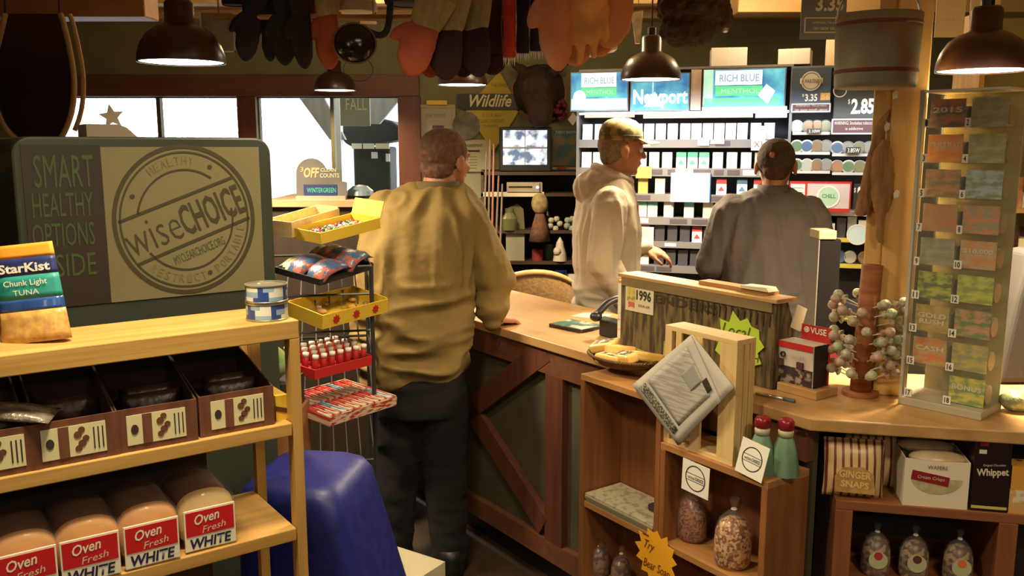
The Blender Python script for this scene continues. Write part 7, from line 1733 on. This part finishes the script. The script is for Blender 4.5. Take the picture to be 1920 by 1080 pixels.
glove('black mitten hanging leftmost beside the white edged sleeve', 478, 118, HY, GB, GB, .78, 20, 14)
glove('black glove, second hanging from the left on the rail', 515, 116, HY + .05, GB, GB, .80, -30, 10)
glove('black glove hanging fully downward, third on the rail', 540, 124, HY, GB, GB, .84, 10, 6)
glove('black glove beside the red one, fourth on the rail', 568, 130, HY - .03, GB, GB, .86, 50, 0)
glove('rust red glove with tan cuff hanging behind the black round cap', 617, 131, HY, GRD, GTAN, .86, 0, 2)
for k, (px, py, mh, mc, s_, rz, ry, lab) in enumerate(((800, 150, GRD, GTAN, .78, 10, 24, 'red glove with tan knit cuff, leftmost of the big hanging bunch'), (818, 148, GRD, GTAN, .74, 30, 14, 'red glove with tan knit cuff, second of the big hanging bunch'), (842, 152, GDK, GTAN, .76, -10, 8, 'dark glove with tan knit cuff, third of the big hanging bunch'), (868, 146, GDK, GTAN, .76, 20, 4, 'dark glove with tan knit cuff above the half hidden pendant lamp'), (893, 146, GDK, GTAN, .74, -30, 0, 'dark glove with tan knit cuff, fifth of the big hanging bunch'), (914, 142, GDK, GDK, .95, 10, -2, 'all dark glove at the right of the big hanging bunch'))):
    glove(lab, px, py, 2.93 + .048 * [0, 3, 1, 4, 2, 5][k], mh, mc, s_, rz, ry, sx=1.45)
for k, (px, py, mh, s_, rz, ry, lab) in enumerate(((1040, 134, GPK, 1.15, 40, 0, 'pale salmon glove with pointed end beside the dark scarves'), (1062, 126, GPK, 1.3, 0, -4, 'salmon glove hanging low, second of the pink bunch'), (1094, 124, GOR, 1.35, 20, -4, 'orange tan glove in the middle of the pink bunch'), (1120, 108, GPK, 1.35, -20, 2, 'salmon glove, fourth of the pink bunch'), (1148, 92, GPK, 1.35, 10, 6, 'salmon glove, rightmost of the pink bunch'), (1104, 70, GOR, 1.3, 40, 0, 'orange glove high behind the pink bunch'))):
    glove(lab, px, py, 2.96 + .062 * [0, 3, 1, 4, 2, 5][k], mh, mh, s_, rz, ry, name='suede_glove', mit=k != 2, sx=1.25)
def strip(label, x0, x1, ybot, Y, m_, name='scarf', cat='scarf', fringe=None):
    a_ = P(x0, ybot, Y); b_ = P(x1, ybot, Y); t = thing(name, label, cat, loc=a_); w_ = b_.x - a_.x; H__ = 2.30 - a_.z; rs = []
    for k in range(8):
        z = H__ * k / 7; rs.append([(w_ / 2 + w_ / 2 * math.cos(2 * math.pi * i / 12) * (1 + .06 * math.sin(k * 2.1)), .02 * math.sin(2 * math.pi * i / 12), z) for i in range(12)])
    m = MB(); m.rings(rs); m.build('cloth', m_, t, smooth=True)
    if fringe:
        m = MB(); q = random.Random(x0)
        for k in range(9): x = w_ * (k + .5) / 9; m.prism([(x - w_ / 20, .004), (x + w_ / 20, .004), (x + q.uniform(-.004, .004), -.03)], -.004, .004)
        m.build('fringe', fringe, t)
    return t
strip('bright red scarf hanging between dark ones', 943, 967, 108, HY - .02, mat('bright_red_wool', (.50, .04, .02), .9, (.40, .025, .015), (8, 8, 60)), fringe=WHITE)
strip('dark maroon scarf hanging left of the bright red one', 906, 942, 100, HY, GDK); strip('black scarf with white fringe right of the bright red one', 968, 992, 100, HY, GB, fringe=WHITE); strip('dark scarf beside the pink gloves', 993, 1018, 96, HY + .03, plain('navy_wool', (.02, .012, .03), .95), fringe=WHITE)
# white edged sleeve
A = P(378, 98, HY); B_ = P(438, 24, HY); w_, h_ = B_.x - A.x, B_.z - A.z
t = thing('plastic_sleeve', 'grey card sleeve with white edges hanging left of the black mittens', 'sleeve', loc=A); m = MB(); m.box(0, w_, 0, .004, 0, h_); m.build('card', mat('grey_green_card', (.30, .27, .19), .6, (.26, .23, .16), (5, 5, 5)), t)
m = MB(); f = .0045; m.box(0, f, -.002, .006, 0, h_); m.box(w_ - f, w_, -.002, .006, 0, h_); m.box(0, w_, -.002, .006, 0, f); m.box(-.13, 0, -.001, .003, h_ - .004, h_ + .002); m.build('white_edge', WHITE, t)
# black round cap with shiny badge and strap
A = P(665, 82, HY - .05)
t = thing('leather_helmet', 'black round cap with shiny glints and strap hanging by the red glove', 'hat', loc=A, rz=R(10))
m = MB(); m.ball((0, 0, 0), (.072, .035, .066), 20); m.build('crown', plain('shiny_black', (.015, .01, .012), .15), t, smooth=True); m = MB(); m.tube([(.072 * math.cos(a), -.01, .066 * math.sin(a)) for a in [2 * math.pi * i / 30 for i in range(30)]], .004, 6, closed=True); m.build('piping', plain('brown_piping', (.12, .06, .04), .4), t, smooth=True)
m = MB(); m.tube(smoothpts([(.05, 0, .04), (.09, 0, .03), (.115, 0, .06), (.125, 0, .16), (.12, 0, .25)]), .012, 8); m.build('strap', MATTE, t, smooth=True); m = MB(); m.box(.02, .075, -.03, -.02, .062, .072); m.build('badge', plain('copper_badge', (.5, .28, .14), .3, metal=.7), t)
m = MB(); m.tube([(.01 + .05 * math.cos(a), .0, -.085 + .04 * math.sin(a)) for a in [2 * math.pi * i / 24 for i in range(24)]], .0015, 5, closed=True); m.build('wire_ring', INK, t)
# row behind the rail: folded caps and dark wool hats at the top
for k, (px, py, mm, lab, sz) in enumerate(((438, -2, GB, 'dark wool hat at the frame top above the plastic sleeve', .04), (506, 14, GDK, 'dark wool hat at the frame top over the second black glove', .05), (560, 12, GDK, 'dark wool hat at the frame top over the fourth black glove', .05), (612, 16, GRD, 'rust wool hat at the frame top over the red glove', .05), (666, 12, CREAM, 'cream folded cap at the frame top over the round black cap', .075), (770, -4, GDK, 'dark wool hat over the tan knit cuffs', .09), (832, -4, GDK, 'dark wool hat over the middle of the glove bunch', .08))):
    A = P(px, py, HY + .12); t = thing('wool_hat', lab, 'hat', loc=A); m = MB(); m.lathe([(sz * .9, -.02), (sz, -.015), (sz, .015), (sz * .95, .03), (sz * .6, .065), (.01, .08)], n=20); m.build('crown', mm, t, smooth=True); m = MB(); m.lathe([(sz * 1.02, -.022), (sz * 1.06, -.01), (sz * 1.03, .012)], n=20, cap=False); m.build('brim_band', mm if mm is not CREAM else TAUPE, t, smooth=True); m = MB(); m.tube([(0, 0, .078), (0, 0, 2.62 - A.z)], .002, 5); m.build('string', INK, t)
# large dark fur hat right of the lamp
A = P(1300, 30, HY + .05)
t = thing('fur_hat', 'large shaggy dark fur hat hanging right of the domed lamp', 'hat', loc=A)
mb = MB(); mb.ball((0, 0, .03), (.13, .09, .09), 18); mb.ball((-.02, 0, -.05), (.10, .08, .06), 16); mb.ball((.09, 0, -.01), (.05, .06, .05), 12)
remeshed(mb, 'fur', mat('black_brown_fur', (.03, .018, .010), .95, (.06, .035, .02), (40, 40, 40), bump=.8), .008, t, 2, lambda c, n_: .010 * noise.noise(c * 50)); m = MB(); m.ball((.10, -.06, -.055), (.012, .008, .01), 10); m.build('clip', STEEL, t, smooth=True); m = MB(); m.tube([(0, 0, .1), (0, 0, 2.62 - A.z)], .002, 5); m.build('string', INK, t)
# clear glass-like ornament and white card behind the pink gloves
A = P(1106, 103, 3.6); B_ = P(1158, 82, 3.6); m = MB(); m.prism([(0, 0), (B_.x - A.x, B_.z - A.z - .02), (B_.x - A.x, B_.z - A.z + .01), (.05, .05), (0, .04)], 0, .12)
m.prism([((B_.x - A.x) * .5, .03), ((B_.x - A.x) * .5 + .002, .03), ((B_.x - A.x) * .5 + .002, 2.62 - A.z), ((B_.x - A.x) * .5, 2.62 - A.z)], .05, .052)
tag(m.build('white_box', WHITE, loc=A), 'white slanted box hanging just behind the rightmost pink gloves', 'box')
A = P(1196, 60, 3.9); t = thing('glass_ornament', 'pale shiny ornament hanging left of the domed lamp cord', 'ornament', loc=A); m = MB(); m.prism([(-.03, .08), (.02, .09), (.01, -.05), (-.01, -.05)], -.01, .01); m.build('prism', mat('pale_glass', (.5, .48, .40), .1, (.8, .8, .75), (30, 30, 30)), t, bevel=.003); m = MB(); m.tube([(0, 0, .085), (0, 0, 2.62 - A.z)], .0015, 5); m.build('string', INK, t)
# bulbs above the frame; all but the rack one added to light upper walls
def bulb(X, Y, z, label, wts):
    t = thing('bare_bulb', label, 'lamp', (X, Y, z)); m = MB(); m.ball((0, 0, 0), (.035, .035, .045), 16); m.build('glass', BULB, t, smooth=True); m = MB(); m.lathe([(.014, .04), (.016, .045), (.016, .08), (.03, .085), (.03, 2.62 - z)], n=14); m.build('socket', BLACK, t)
    ld = bpy.data.lights.new('bulb_light', 'POINT'); ld.energy = wts; ld.color = (1.0, .78, .46); ld.shadow_soft_size = .05; lo = bpy.data.objects.new('bulb_light', ld); COL.objects.link(lo); lo.parent = t; lo.location = (0, 0, -.07)
bulb(P(1450, 0, 4.6).x, 4.55, 2.50, 'bare ceiling bulb above the cigarette rack out of the frame', 16)
bulb(-.9, 4.9, 2.52, 'bare ceiling bulb before the windows out of the frame', 16)
bulb(.2, 4.6, 2.52, 'bare ceiling bulb over the counter out of the frame', 14)
